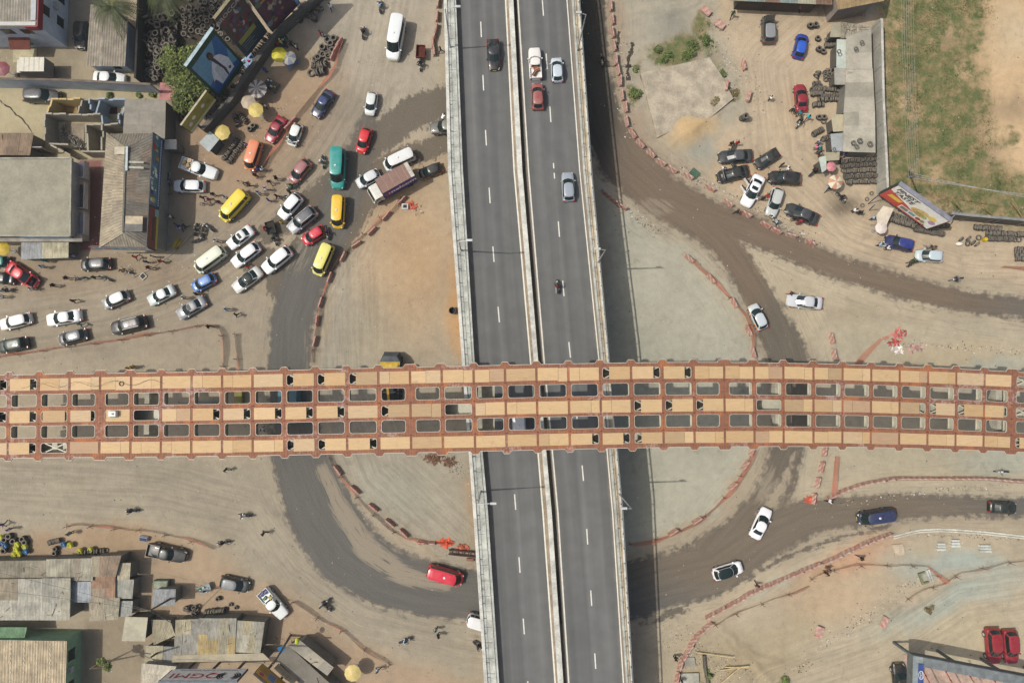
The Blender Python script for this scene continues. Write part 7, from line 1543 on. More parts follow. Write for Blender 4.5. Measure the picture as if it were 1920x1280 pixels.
shed('small white topped kiosk touching the painted shop sign', [(309,262),(331,262),(331,280),(309,280)], 2.6, 1, 1, wall=(120,118,110), seed=54, cols=[(200,196,182)], mat=M_plast, name='kiosk', cat='kiosk')
# billboards
def billboard(label, TLp, TRp, BRp, BLp, z0, z1, bgc, painter, depth=.45, hood=(188,190,184), legs=2, frame=(60,70,64)):
    A = P(*BLp, z0); B = P(*BRp, z0); A2 = P(*TLp, z1); B2 = P(*TRp, z1)
    A = (Vector((A.x, A.y, 0))+Vector((A2.x, A2.y, 0)))/2; B = (Vector((B.x, B.y, 0))+Vector((B2.x, B2.y, 0)))/2; o = tag(empty('billboard', (A+B)/2), label, 'billboard'); OB = o.location; A = A-OB; B = B-OB
    b_, txt, add = board('panel', Vector((A.x, A.y, z1)), Vector((B.x, B.y, z1)), Vector((B.x, B.y, z0)), Vector((A.x, A.y, z0)), bgc, painter, o, depth, frame)
    nn = (B-A).cross(Vector((0,0,1))).normalized()
    mb = MB(); mb.bar(Vector((A.x, A.y, z1+.06))-nn*depth/2, Vector((B.x, B.y, z1+.06))-nn*depth/2, depth+.1, .1, alb(hood)); mb.build('top_cap', M_plain, o)
    for k in range(legs):
        p = A.lerp(B, (k+.5)/legs)-nn*(depth+.2); mb = MB(); mb.tube((p.x, p.y, 0), (p.x, p.y, z1-.6), .18, n=10, c=alb((110,112,110))); mb.build('leg', M_steel, o)
    return o, txt
def p_man(add, L, Hh):
    add([(.06,.10),(.94,.10),(.94,.90),(.06,.90)], (86,150,188), 2)
    add([(.06,.10),(.6,.10),(.94,.55),(.94,.9),(.8,.9),(.45,.42),(.06,.34)], (36,100,168), 3); add([(.06,.10),(.94,.10),(.94,.2),(.5,.3),(.06,.26)], (28,84,158), 4)
    add([(.30,.14),(.78,.16),(.82,.40),(.72,.60),(.62,.66),(.50,.66),(.38,.56),(.26,.34)], (206,214,222), 5)
    add([(.26,.34),(.38,.56),(.30,.5),(.18,.30)], (190,200,212), 6); add([(.48,.66),(.56,.66),(.62,.30),(.58,.16),(.54,.16),(.56,.34)], (60,60,84), 7)
    add(ell(.52,.74,.075,.085), (52,38,34), 8); add(ell(.525,.72,.05,.055), (96,66,52), 9); add(ell(.70,.24,.04,.03), (96,66,52), 9); add(ell(.22,.30,.035,.03), (96,66,52), 9)
    for k in range(5): add([(.36+.03*k,.18),(.37+.03*k,.18),(.42+.03*k,.5),(.41+.03*k,.5)], (150,164,184), 8)
o, txt = billboard('blue billboard with a seated man in white robes above the leafy tree', (351,125), (401,57), (457,117), (410,185), 1.6, 11.3, (24,74,58), p_man, .32, (176,196,200), frame=(20,66,52))
def p_b2(add, L, Hh):
    add([(.02,.32),(.98,.32),(.98,.98),(.02,.98)], (84,68,70), 2); add([(.02,.02),(.98,.02),(.98,.34),(.02,.34)], (52,70,80), 2)
    for k in range(46): x = .12+.76*rs.random(); y = .38+.48*rs.random(); a = rs.uniform(.03, .12); b = rs.uniform(.02, .08); add(ell(x, y, a*.7, b*.7, 7, rs.random()), rs.choice([(150,40,56),(120,36,60),(170,150,150),(70,80,130),(60,44,54),(110,96,100),(50,110,120),(96,60,110)]), 3+k*.12)
    add([(.10,.27),(.80,.27),(.80,.37),(.10,.37)], (150,150,70), 9)
    for k in range(4): add([(.12,.22-.045*k),(.5+.1*(k % 2),.22-.045*k),(.5+.1*(k % 2),.235-.045*k),(.12,.235-.045*k)], (120,132,130), 9)
o, txt = billboard('dark crimson concert style billboard left of the yellow framed one', (407,36), (446,-20), (502,62), (459,109), 1.2, 11.5, (78,76,74), p_b2, .3, (150,140,110))
txt('BROCCA', .40, .90, .95, (190,190,186), sx=1.1, bold=.015)
def p_b3(add, L, Hh):
    for k in range(60): x = .06+.88*rs.random(); y = .08+.86*rs.random(); add(ell(x, y, rs.uniform(.02,.09), rs.uniform(.02,.06), 7, rs.random()), rs.choice([(130,60,70),(150,110,60),(90,110,90),(60,50,80),(170,150,130),(90,60,100),(110,130,140)]), 2+k*.1)
    for k in range(3): add([(.15,.62+.1*k),(.6,.62+.1*k),(.6,.66+.1*k),(.15,.66+.1*k)], (180,130,60), 9)
    add([(.9,.02),(.98,.02),(.98,.3),(.9,.3)], (120,170,210), 9)
o, txt = billboard('colourful brown purple billboard at the top, cut by the picture edge', (462,-14), (522,-72), (559,4), (509,62), 1.2, 11.2, (92,56,72), p_b3, .45, (190,176,130))
mb = MB(); c_ = alb((196,184,140)); 
def p_b4(add, L, Hh):
    add([(.02,.04),(.98,.04),(.98,.2),(.02,.2)], (190,186,150), 2)
    for k in range(5): add(ell(.16+.17*k, .5+.12*(k % 2), .06, .12, 9), [(196,170,190),(210,206,190),(150,140,60),(200,190,200),(120,120,60)][k], 3)
o, txt = billboard('small olive yellow billboard between the leafy tree and the roadside wall', (340,236), (389,170), (406,188), (360,251), 3.0, 6.0, (150,142,52), p_b4, .15, (190,180,150))
def p_ft(add, L, Hh):
    add([(.02,.02),(.98,.02),(.98,.98),(.02,.98)], (232,232,216), 2)
    add([(.015,.02),(.92,.02),(.80,.26),(.70,.22),(.42,.42),(.015,.62)], (206,72,62), 3)
    add([(.08,.28),(.30,.28),(.33,.44),(.11,.44)], (226,190,50), 4)
    add([(.36,.08),(.86,.08),(.86,.30),(.36,.30)], (226,214,196), 5)
    add([(.38,.12),(.52,.12),(.52,.27),(.38,.27)], (120,130,120), 6); add([(.54,.14),(.66,.14),(.66,.26),(.54,.26)], (90,150,170), 6); add(ell(.73,.18,.045,.075), (160,70,50), 6); add(ell(.81,.19,.04,.07), (130,140,70), 6)
    add(ell(.53,.70,.10,.17), (226,226,206), 4); add(ell(.60,.48,.12,.15), (206,172,100), 6); add(ell(.68,.56,.10,.14), (214,180,112), 7); add(ell(.66,.40,.10,.10), (178,150,80), 8); add(ell(.74,.42,.06,.08), (150,180,100), 9); add(ell(.84,.60,.07,.12), (236,204,80), 9); add(ell(.90,.42,.055,.11), (176,136,180), 9)
    for k in range(22): add(ell(.52+.26*rs.random(), .36+.26*rs.random(), .014, .022, 6), rs.choice([(190,120,60),(230,200,140),(120,150,70),(200,80,50)]), 10)
o, txt = billboard('white and red fast food billboard reading finest taste over the tyre rows', (1682,345), (1780,415), (1740,431), (1648,365.5), 1.6, 6.5, (220,120,100), p_ft, .5, (140,140,150), 3)
txt('FINEST', .26, .84, 1.05, (60,58,44), shear=.25, bold=.03); txt('TASTE', .26, .64, 1.05, (60,58,44), shear=.25, bold=.03)
mb = MB()
for q in (((1780,413),(1800,394)),((1647,366),(1628,382)),((1640,384),(1630,394))): mb.tube(P(*q[0], 4.5 if q[0][0] > 1700 else 3), P(*q[1], .2), .07, n=6, c=alb((196,196,196) if q[0][0] > 1700 else (70,80,110)))
tag(mb.build('billboard_braces', M_plain), 'metal stays propping the fast food billboard', 'braces')
def p_q(add, L, Hh): add([(.015,.02),(.985,.02),(.985,.98),(.015,.98)], (236,240,248), 2); [add([(.12+.021*k,.12),(.133+.021*k,.12),(.135+.021*k,.17),(.122+.021*k,.17)], (60,64,74), 3) for k in range(36) if k not in (11, 13, 22)]
o, txt = billboard('white billboard with red QGMI lettering at the bottom edge', (441,1282), (290,1280), (331,1249), (470,1247), 3.2, 6.8, (244,248,255), p_q, .2, (120,124,130), 3, (90,94,100))
txt('QGMI', .60, .58, 1.9, (190,40,52), sx=1.35)
pn = [c for c in o.children if c.name.startswith('panel')][0]
def arcs():      # three swooshes of the round emblem
    me = pn.data; vs_ = [v.co.copy() for v in me.vertices]; return None
A = P(470,1247,3.2); B = P(331,1249,3.2); A2 = P(441,1282,6.8); B2 = P(290,1280,6.8); A = Vector(((A.x+A2.x)/2, (A.y+A2.y)/2, 0))-o.location; B = Vector(((B.x+B2.x)/2, (B.y+B2.y)/2, 0))-o.location; e1 = (B-A); nn = e1.normalized().cross(Vector((0,0,1))); e1n = e1.normalized(); mb = MB(); cen = A + e1*.17 + Vector((0,0,3.2+2.2))
for r_, off in ((1.25, 0), (1.0, .08), (.75, .16)):
    for sg in (0, 1):
        for k in range(10):
            a0 = R(-62+sg*180+k*12.4); a1 = R(-62+sg*180+(k+1)*12.4); t0 = .09*math.sin(math.pi*k/10)+.02; t1 = .09*math.sin(math.pi*(k+1)/10)+.02
            f = lambda a, r: cen + e1n*(r*1.15*math.cos(a)) + Vector((0,0,r*.92*math.sin(a))) + nn*.06
            mb.q([f(a0, r_-t0), f(a0, r_+t0), f(a1, r_+t1), f(a1, r_-t1)], alb((50,54,64)))
mb.build('round_emblem', M_plain, o)
def p_or(add, L, Hh):
    add([(.02,.5),(.98,.5),(.98,.98),(.02,.98)], (214,160,40), 2); add([(.35,.2),(.62,.2),(.62,.75),(.35,.75)], (150,160,190), 3); add([(.05,.7),(.3,.7),(.3,.95),(.05,.95)], (70,60,120), 3); add([(.62,.15),(.95,.15),(.95,.6),(.62,.6)], (180,130,60), 3); add(ell(.8,.75,.09,.12), (190,50,110), 4)
    for k in range(4): add([(.37,.27+.12*k),(.6,.27+.12*k),(.6,.33+.12*k),(.37,.33+.12*k)], (70,90,150), 4)
o, txt = billboard('orange and blue painted billboard at the bottom right of the white QGMI one', (520,1303), (472,1264), (497,1238), (545,1279), 3.0, 5.8, (196,140,30), p_or, .2, (60,56,50))
# ---------------------------------------------------------------- right hand buildings and walls
GR = 'roofs of the long right hand shed'
TC = [(184,178,160),(190,182,164),(174,168,150)]
shed('broken tin roof with thatch like debris at the head of the long right shed', [(1577,42),(1633,50),(1632,72),(1577,72)], 3.2, 2, 1, seed=61, cols=TC, debris=50, group=GR)
shed('upper grey concrete part of the long right shed with white stains', [(1587,70),(1632,56),(1634,130),(1587,130)], 3.2, 1, 2, seed=62, cols=TC, mat=M_plast, th=.1, debris=5, group=GR)
shed('middle grey part of the long right shed between the white flash and the tyres', [(1587,130),(1635,130),(1639,210),(1582,212)], 3.15, 1, 3, seed=63, cols=TC, mat=M_plast, th=.1, debris=6, group=GR)
shed('lower grey part of the long right shed with tyres on its roof', [(1582,212),(1639,210),(1640,286),(1581,284)], 3.2, 2, 3, seed=64, cols=TC, mat=M_plast, th=.1, debris=6, group=GR)
GA = 'pale awnings along the long right shed'
for i, (q, c_, l) in enumerate((([(1560,46),(1585,44),(1586,70),(1556,70)],(176,170,146),'mottled cream awning at the top of the long right shed'),([(1569,75),(1587,75),(1587,128),(1568,127)],(196,204,192),'tall pale green white awning halfway up the long right shed'),([(1564,128),(1587,129),(1587,159),(1565,159)],(168,164,152),'plain grey awning above the tallest tyre rows'),([(1558,216),(1582,215),(1582,246),(1562,247)],(192,182,152),'beige canvas awning over the lower tyre stacks'),([(1557,252),(1580,250),(1583,283),(1560,284)],(172,176,174),'blue grey tin awning beside the group of people'),([(1546,286),(1574,285),(1573,300),(1550,302)],(176,166,140),'small beige awning at the end of the long shed'),([(1535,296),(1549,292),(1549,318),(1541,324)],(196,206,192),'narrow pale green cloth beside the pink umbrella'))):
    shed(l, q, 2.3, 1, 1, wall=(96,92,84), seed=70+i, cols=[c_], mat=M_plast, name='awning', cat='awning', over=.5, group=GA)
mb = MB(); pz = [p-P(1660,405,0) for p in W3([(1656,386),(1676,391),(1662,422),(1645,418),(1643,404)], 2.2)]; mb.hexa([p-Vector((0,0,.05)) for p in pz[::-1]], pz[::-1], alb((214,204,184)))
for p in (pz[0], pz[1], pz[2], pz[3]): mb.tube((p.x*.9, p.y*.9, 0), (p.x*.9, p.y*.9, 2.15), .03, c=(.3,.3,.3))
tag(mb.build('cloth_canopy', M_plast, None, loc=P(1660,405,0)), 'pale worn cloth canopy just below the fast food billboard', 'canopy')
wall([(1634,55),(1637,200),(1642,300),(1645,368)], 2.7, .22, 'tall stained grey boundary wall between the tyre yard and the green field', (176,174,162), (200,196,184), piers=3.2)
wall([(1762,408),(1800,412),(1860,417),(1960,427)], 2.6, .25, 'stained boundary wall along the lower edge of the green field', (118,110,98), (150,152,150), piers=3.4)
shed('top right workshop with a tan roof edge and deep eaves', [(1370,-70),(1560,-70),(1558,9),(1370,1)], 3.4, 6, 1, wall=(90,80,70), seed=81, cols=[(150,164,160),(176,172,150),(150,120,100),(170,160,130)], over=1.6, name='workshop', cat='workshop')
shed('tan and maroon gabled roof at the top right corner workshop', [(1556,-60),(1668,-60),(1656,2),(1572,18)], 4.6, 3, 2, wall=(150,140,130), seed=82, cols=[(176,150,110),(112,60,50),(186,160,120)], over=.8, name='workshop', cat='workshop')
mb = MB(); a = P(1556,34,3.4); b = P(1563,-2,4.6); 
o = tag(empty('shop_sign', P(1558,20,0)), 'white upright shop sign with green letters at the top workshop corner', 'sign'); OB = o.location
def p_ws(add, L, Hh):
    for k in range(6): add([(.1+.13*k,.35),(.18+.13*k,.35),(.18+.13*k,.7),(.1+.13*k,.7)], (60,120,110), 2)
aa = P(1561,-4,0)-OB; bb = P(1560,30,0)-OB; board('panel', Vector((aa.x,aa.y,4.8)), Vector((bb.x,bb.y,4.8)), Vector((bb.x,bb.y,3.4)), Vector((aa.x,aa.y,3.4)), (214,226,226), p_ws, o)
mb = MB(); mb.tube((aa.x+.15, aa.y, 0), (aa.x+.15, aa.y, 3.5), .06, c=(.3,.3,.3)); mb.tube((bb.x+.15, bb.y, 0), (bb.x+.15, bb.y, 3.5), .06, c=(.3,.3,.3)); mb.build('posts', M_plain, o)
mb = MB(); a = P(1570,26,0); 
for k in range(9): mb.box((k*.42, -.02-k*.10, .25+.05*k), (k*.42+.32, .9-k*.10, .32+.05*k), alb((150,140,120)))
tag(mb.build('wooden_stair', M_plain, None, loc=a), 'slatted wooden ramp beside the upright shop sign', 'ramp')
# bottom right steel building
o = tag(empty('steel_frame_building', P(1820,1270,0)), 'unfinished grey building with red roof trusses and a blue sign at the bottom right', 'building'); OB = o.location
A, B, C, D = [P(x, y, 5.0)-OB for x, y in ((1712,1228),(1960,1275),(1960,1420),(1708,1400))]
mb = MB(); gr_ = alb((104,110,110))
mb.bar(A+Vector((0,0,-.6)), B+Vector((0,0,-.6)), .12, 1.2, gr_); mb.bar(A+Vector((0,0,-.6)), D+Vector((0,0,-.6)), .12, 1.2, gr_); mb.build('fascia', M_plain, o)
mb = MB(); e = (B-A).normalized(); f = (D-A).normalized(); q = [A, B, B+f*1.2, A+f*1.2+e*1.3]; q = [p+Vector((0,0,.06)) for p in q]; mb.hexa([p-Vector((0,0,.08)) for p in q[::-1]], q[::-1], alb((124,130,130))); q = [A, A+e*1.3, A+e*1.3+f*12, A+f*12]; q = [p+Vector((0,0,.07)) for p in q]; mb.hexa([p-Vector((0,0,.08)) for p in q[::-1]], q[::-1], alb((150,160,158))); mb.build('roof_deck', M_plain, o)
for (u, v) in ((0,0),(6,0),(12,0),(0,6),(18,0)): p = A+e*u+f*v; mb = MB(); mb.box((p.x+.1, p.y-.4, 0), (p.x+.4, p.y-.1, 4.4), gr_); mb.build('column', M_plain, o)
mb = MB(); q = [A+e*1.6+f*1.6, A+e*19+f*1.6, A+e*19+f*12, A+e*1.6+f*12]; q = [Vector((p.x, p.y, .08)) for p in q]; mb.hexa([p-Vector((0,0,.06)) for p in q[::-1]], q[::-1], alb((190,164,146))); mb.build('floor', M_conc, o)
for k in range(4):
    p0 = A+e*(1.4+k*3.2)+f*1.4+Vector((0,0,-.4)); p1 = A+e*(5.4+k*3.6)+f*8+Vector((0,0,-.4)); mb = MB(); mb.bar(p0, p1, .09, .09, alb((160,40,40))); 
    for j in range(7): mb.box(*[tuple(p0.lerp(p1, j/7)+Vector((v,v,v*2))) for v in (-.06,.06)], alb((140,40,40)))
    mb.build('roof_truss', M_plain, o)
def p_h(add, L, Hh): pass
p0 = A+e*.35+f*1.0+Vector((0,0,.1)); s1, s2 = P(1722,1243,5.15)-OB, P(1731,1244,5.15)-OB; s3, s4 = P(1730,1296,5.15)-OB, P(1721,1295,5.15)-OB
mb = MB(); mb.hexa([s4, s3, s2, s1], [p+Vector((0,0,.1)) for p in (s4, s3, s2, s1)], alb((30,72,150))); sg = mb.build('blue_sign', M_paintw, o)
cen = (s1+s2)/2*.6+(s3+s4)/2*.4+Vector((0,0,.12)); mb = MB()
for k in range(20):
    a0, a1 = 2*math.pi*k/20, 2*math.pi*(k+1)/20; g = lambda a, r: cen+Vector((r*.34*math.cos(a), r*.52*math.sin(a), 0)); mb.q([g(a0,.86), g(a0,1.06), g(a1,1.06), g(a1,.86)], alb((220,222,224)))
for dx in (-.12, .12): mb.q([cen+Vector((dx-.04,-.34,0)), cen+Vector((dx+.04,-.34,0)), cen+Vector((dx+.08,.34,0)), cen+Vector((dx,.34,0))], alb((220,222,224)))
mb.q([cen+Vector((-.12,-.05,0)), cen+Vector((.14,-.02,0)), cen+Vector((.14,.05,0)), cen+Vector((-.12,.04,0))], alb((220,222,224))); mb.build('oval_emblem', M_paintw, sg)
# green building bottom left
o = tag(empty('green_building', P(60,1230,0)), 'green walled building with a beige ribbed roof at the bottom left corner', 'building'); OB = o.location
b0 = P(155,1180,0)-OB; zt = 3.7; b0.x -= .1
mb = MB(); mb.box((b0.x-20, b0.y-14, 0), (b0.x, b0.y, zt), alb((150,186,150))); mb.build('walls', M_plast, o)
mb = MB(); rr = random.Random(5); RA = [Vector((b0.x-20, b0.y-14, zt+.1)), Vector((b0.x+.2, b0.y-14, zt+.1)), Vector((b0.x+.2, b0.y-.2, zt+.1)), Vector((b0.x-20, b0.y+.15, zt+.1))]
tinroof(mb, [RA[0], RA[1], RA[2], RA[3]], 8, 4, [(186,170,142),(182,166,138)], rr, .01); rf = mb.build('roof', M_tinw, o)
mb = MB()
for k in range(1, 8):
    x = b0.x-k*1.7
    for j in range(22): mb.box((x-.06, b0.y-.5-j*.6, zt+.16), (x+.06, b0.y-.32-j*.6, zt+.19), alb((220,212,190)))
mb.build('roof_clips', M_plain, rf)
for y_ in (-3.2, -7.4):
    mb = MB(); mb.box((b0.x, b0.y+y_, 1.5), (b0.x+.04, b0.y+y_+1.5, 2.8)); w1 = mb.build('window', M_glass, o); mb = MB(); mb.box((b0.x, b0.y+y_-.1, 1.35), (b0.x+.15, b0.y+y_+1.6, 1.48), alb((150,180,150))); mb.build('sill', M_plain, w1)
mb = MB(); mb.box((b0.x, b0.y-4.6, 2.2), (b0.x+.45, b0.y-3.9, 2.8), alb((190,190,186))); mb.build('air_conditioner', M_plain, o)
mb = MB(); mb.hexa([(b0.x-20, b0.y+.15, 3.2), (b0.x-5.5, b0.y+.15, 3.2), (b0.x-5.5, b0.y+1.4, 2.8), (b0.x-20, b0.y+1.4, 2.8)], [(b0.x-20, b0.y+.15, 3.28), (b0.x-5.5, b0.y+.15, 3.28), (b0.x-5.5, b0.y+1.4, 2.88), (b0.x-20, b0.y+1.4, 2.88)], alb((110,150,112))); mb.build('canopy', M_tin, o)
# ---------------------------------------------------------------- trees and plants
def leafmesh(n, rad, cz, seed, c0, c1, leaf=.22, lobes=7, flat=.62):
    rr = random.Random(seed); mb = MB(); L = []
    for k in range(lobes):
        a = rr.uniform(0, 6.28); d = rr.uniform(.15, .72)*rad; L.append((Vector((d*math.cos(a), d*math.sin(a), cz+rr.uniform(-.35, .3)*rad)), rr.uniform(.32, .5)*rad, rr.uniform(.75, 1.25)))
    for i in range(n):
        c, r_, br = L[i % lobes]; v = Vector((rr.gauss(0, 1), rr.gauss(0, 1), rr.gauss(0, 1))).normalized()*r_*rr.uniform(.55, 1.08); v.z *= flat+.1; p = c+v
        t = rr.uniform(0, 6.28); s_ = leaf*rr.uniform(.6, 1.4); e = Vector((math.cos(t), math.sin(t), rr.uniform(-.6, .6)))*s_; f = Vector((-math.sin(t), math.cos(t), rr.uniform(-.6, .6)))*s_*.55
        m_ = rr.random(); cc_ = tuple((a*(1-m_)+b*m_)*br for a, b in zip(alb(c0), alb(c1))); mb.q([p-e, p-f*1.0, p+e, p+f], cc_)
    return mb
def tree(parts, label, name='leafy_tree'):
    c = P(parts[0][0], parts[0][1], 0); o = tag(empty(name, c), label, 'tree')
    mb = MB(); mb.tube((0, 0, 0), (.1, .1, 2.4), .24, .15, 8, alb((96,80,62)))
    for k, (px, py, r, n) in enumerate(parts):
        p = P(px, py, 4)-c; mb.tube((.1, .1, 2.2), (p.x, p.y, 3.8), .13, .05, 6, alb((96,80,62)))
    mb.build('trunk', M_plain, o); allb = MB()
    for k, (px, py, r, n) in enumerate(parts):
        p = P(px, py, 4.2)-c; m_ = leafmesh(n, r/PPM(px, py, 4), 4.0, 100+k, (58,74,36), (124,134,62), .17, 11); m_.v = [v+Vector((p.x, p.y, 0)) for v in m_.v]
        allb.v += m_.v; b_ = len(allb.f); nb = sum(len(f) for f in allb.f)
        for f in m_.f: allb.f.append(tuple(range(nb, nb+len(f)))); nb += len(f)
        allb.c += m_.c; allb.uv += m_.uv; allb.m += m_.m
    allb.build('crown', M_leaf, o)
tree([(345,122,44,5600),(366,150,36,3000),(350,190,30,2600),(322,108,27,1700),(380,96,22,1200)], 'leafy green tree with two lobed crown beside the blue billboard')
tree([(188,1240,9,420),(200,1252,8,260)], 'small dark tree in the shade of the green building', 'small_tree')
def palm(px, py, label):
    z = 6; p0 = P(px, py, z); o = tag(empty('palm_tree', (p0.x, p0.y, 0)), label, 'palm tree'); mb = MB()
    for k in range(8): mb.tube((.03*k, .02*k, z*k/8), (.03*(k+1), .02*(k+1), z*(k+1)/8), .17-.006*k, .165-.006*k, 8, alb((120,108,90)))
    mb.build('trunk', M_plain, o); rr = random.Random(4)
    for i in range(22):
        a = i*2.4+rr.uniform(-.2, .2); L = rr.uniform(3.2, 4.6); rise = rr.uniform(.1, 1.1); mb = MB(); pr0 = Vector((.2, .15, z)); prev = pr0; c_ = alb(rr.choice([(74,84,44),(98,104,56),(64,76,42),(130,124,74)]))
        for k in range(1, 13):
            t = k/12; q = Vector((.2+L*t*math.cos(a), .15+L*t*math.sin(a), z+rise*math.sin(t*2.4)-1.7*t*t)); mb.bar(prev, q, .045, .03, c_); d = (q-prev).normalized(); sd = Vector((-math.sin(a), math.cos(a), 0))
            wl_ = (1.0*math.sin(math.pi*min(1, t*.9+.08)))
            for s_ in (1, -1):
                for h in (0, .5):
                    b_ = prev.lerp(q, h); tip = b_+sd*s_*wl_+d*.35*wl_+Vector((0, 0, -.32*wl_)); mb.q([b_-d*.04, b_+d*.05, tip], c_)
            prev = q
        mb.build('frond', M_leaf, o)
palm(207, 14, 'palm tree with drooping fronds over the grey roofed shed'); palm(306, -12, 'palm crown partly cut by the top edge of the picture')
def bush(px, py, r, label, c0=(84,100,50), c1=(132,138,84), n=260, seed=0):
    o_ = leafmesh(n, r/PPM(px, py, 0), .3, seed or int(px*7+py), c0, c1, .13, 6, .5).build('bush', M_leaf, None, loc=P(px, py, 0)); tag(o_, label, 'bush', 'low bushes')
for x, y, r, l in ((1188,176,15,'round green bush beside the faded barriers right of the overpass'),(1330,76,18,'green bush at the head of the weed strip'),(1296,88,16,'mixed green bush in the middle of the weed patch'),(1232,96,10,'small bush at the left of the weed patch'),(1250,108,14,'olive bush low in the weed patch'),(1290,104,16,'wide weedy bush along the slab edge'),(1372,172,12,'dry bush at the right end of the concrete slab'),(1340,190,14,'dry olive bush on the slab'),(1190,132,6,'tiny bush beside the long crack in the slab'),(1354,140,10,'narrow bush on the gravel edge'),(206,180,7,'tiny green bush between the white wall and the ruin'),(262,179,6,'second tiny bush beside the red slab'),(287,180,6,'third tiny bush closest to the red slab'),(1330,1262,10,'green bush among the rubble at the bottom'),(1742,1142,9,'dry brown bush on the grey sand at lower right'),(1472,1272,9,'green bush at the bottom edge')):
    bush(x, y, r, l, *(((110,100,66),(150,136,96)) if 'dry' in l else ((74,98,46),(124,136,76))))
# grass and weeds: countless tufts
rg = random.Random(13); mb = MB(); cnt = 0
def gsample(px, py):
    return 1.0
fieldp = [(1655,-10),(1858,-10),(1840,80),(1858,200),(1862,300),(1905,345),(1925,380),(1925,412),(1790,400),(1668,352)]
def inpoly(x, y, poly):
    ins = False
    for i in range(len(poly)):
        (ax, ay), (bx, by) = poly[i], poly[(i+1) % len(poly)]
        if (ay > y) != (by > y) and x < (bx-ax)*(y-ay)/(by-ay)+ax: ins = not ins
    return ins
cl = [(rg.uniform(1655,1925), rg.uniform(-10,412), rg.uniform(10,30)) for _ in range(330)]
cl = [c for c in cl if inpoly(c[0], c[1], fieldp)]
extra = [(1275+rg.uniform(-60,60), 98+rg.uniform(-22,18), 8) for _ in range(22)]+[(1325+rg.uniform(-16,16), 60+rg.uniform(-35,35), 7) for _ in range(12)]+[(1340+rg.uniform(-70,40), 195+rg.uniform(-14,10), 6) for _ in range(18)]+[(1376+rg.uniform(-6,10), 150+rg.uniform(-40,40), 5) for _ in range(12)]
for (cx, cy, r) in cl+extra:
    for _ in range(int(r*3)):
        a = rg.uniform(0, 6.28); d = rg.uniform(0, 1)*r; p = P(cx+d*math.cos(a), cy+d*math.sin(a), 0); c_ = alb(rg.choice([(92,116,62),(106,122,68),(122,124,80),(100,108,66),(140,128,92)]))
        for k in range(3):
            t = rg.uniform(0, 6.28); e = Vector((math.cos(t), math.sin(t), 0))*rg.uniform(.05, .12); mb.q([p+e*.35, p-e*.35, p+e*1.8+Vector((0, 0, rg.uniform(.03, .13)))], c_)
tag(mb.build('grass_tufts', M_leaf), 'patchy green grass and weeds on the field and slab edges', 'grass', kind='stuff')
# litter, pebbles, rubble
rl = random.Random(31); mb = MB()
def peb(px, py, s_, c_, z=0):
    p = P(px, py, 0); t = rl.uniform(0, 3); a = Vector((math.cos(t), math.sin(t), 0))*s_; b = Vector((-math.sin(t), math.cos(t), 0))*s_*rl.uniform(.4, .9); h = Vector((0, 0, s_*rl.uniform(.3, .8)))
    q = [p-a-b, p+a-b*.8, p+a*.8+b, p-a*.9+b*.9]; mb.hexa(q, [x+(p-x)*.3+h for x in q], alb(c_))
PC = [(200,190,170),(120,108,92),(90,80,70),(170,156,136),(186,172,150),(150,136,116),(226,222,212)]
for _ in range(1500): peb(rl.uniform(0, 1920), rl.uniform(0, 1280), rl.uniform(.03, .09), rl.choice(PC))
for (x0, y0, x1, y1, n, w_) in ((1290,325,1540,460,420,7),(1175,240,1290,320,240,9),(1165,60,1180,220,160,9),(1330,40,1420,200,380,18),(1250,1180,1400,1280,520,26),(1480,1260,1720,1085,420,10),(1170,392,1240,440,160,6),(1560,945,1900,905,150,5),(1700,1000,1920,1010,100,4),(820,845,870,890,150,10),(1640,640,1920,660,220,6),(740,372,790,400,90,6),(1570,60,1640,70,120,10),(480,250,560,180,80,8),(360,300,470,250,120,12),(150,430,470,540,160,30),(1280,225,1330,260,60,10),(560,1200,340,1210,160,30)):
    for _ in range(n): t = rl.random(); peb(x0+(x1-x0)*t+rl.gauss(0, w_), y0+(y1-y0)*t+rl.gauss(0, w_*.7), rl.uniform(.03, .11), rl.choice(PC))
tag(mb.build('pebbles_and_litter', M_plain), 'scattered pebbles, rubble and scraps of litter on the ground', 'rubble', kind='stuff')
# ---------------------------------------------------------------- slabs, kerbs, blocks
def slab(pts, z, c, label, name='concrete_slab', cat='slab'):
    q = [P(x, y, z) for x, y in pts]; o_ = q[0].copy(); o_.z = 0; mb = MB(); mb.prism([(p.x-o_.x, p.y-o_.y) for p in q], 0, z, alb(c)); return tag(mb.build(name, M_conc, None, loc=o_), label, cat)
slab([(1201,137),(1330,108),(1352,140),(1375,185),(1330,222),(1290,232),(1232,258)], .4, (186,174,152), 'large cracked concrete slab left of the weed strip')
slab([(300,155),(328,156),(330,188),(298,188)], .08, (190,134,130), 'small dusty pink paved slab beside the leafy tree')
slab([(1673,1021),(1693,1019),(1697,1038),(1679,1043)], .25, (206,190,164), 'square pale concrete manhole slab right of the barrier line')
slab([(1277,1262),(1310,1261),(1311,1280),(1275,1281)], .35, (176,174,158), 'rectangular concrete block at the bottom beside the barrier curve')
slab([(1285,1232),(1302,1232),(1305,1248),(1284,1250)], .2, (170,166,150), 'small concrete pad above the rectangular block')
slab([(25,90),(70,90),(68,118),(24,117)], .05, (192,182,150), 'pale paved patch inside the walled yard')
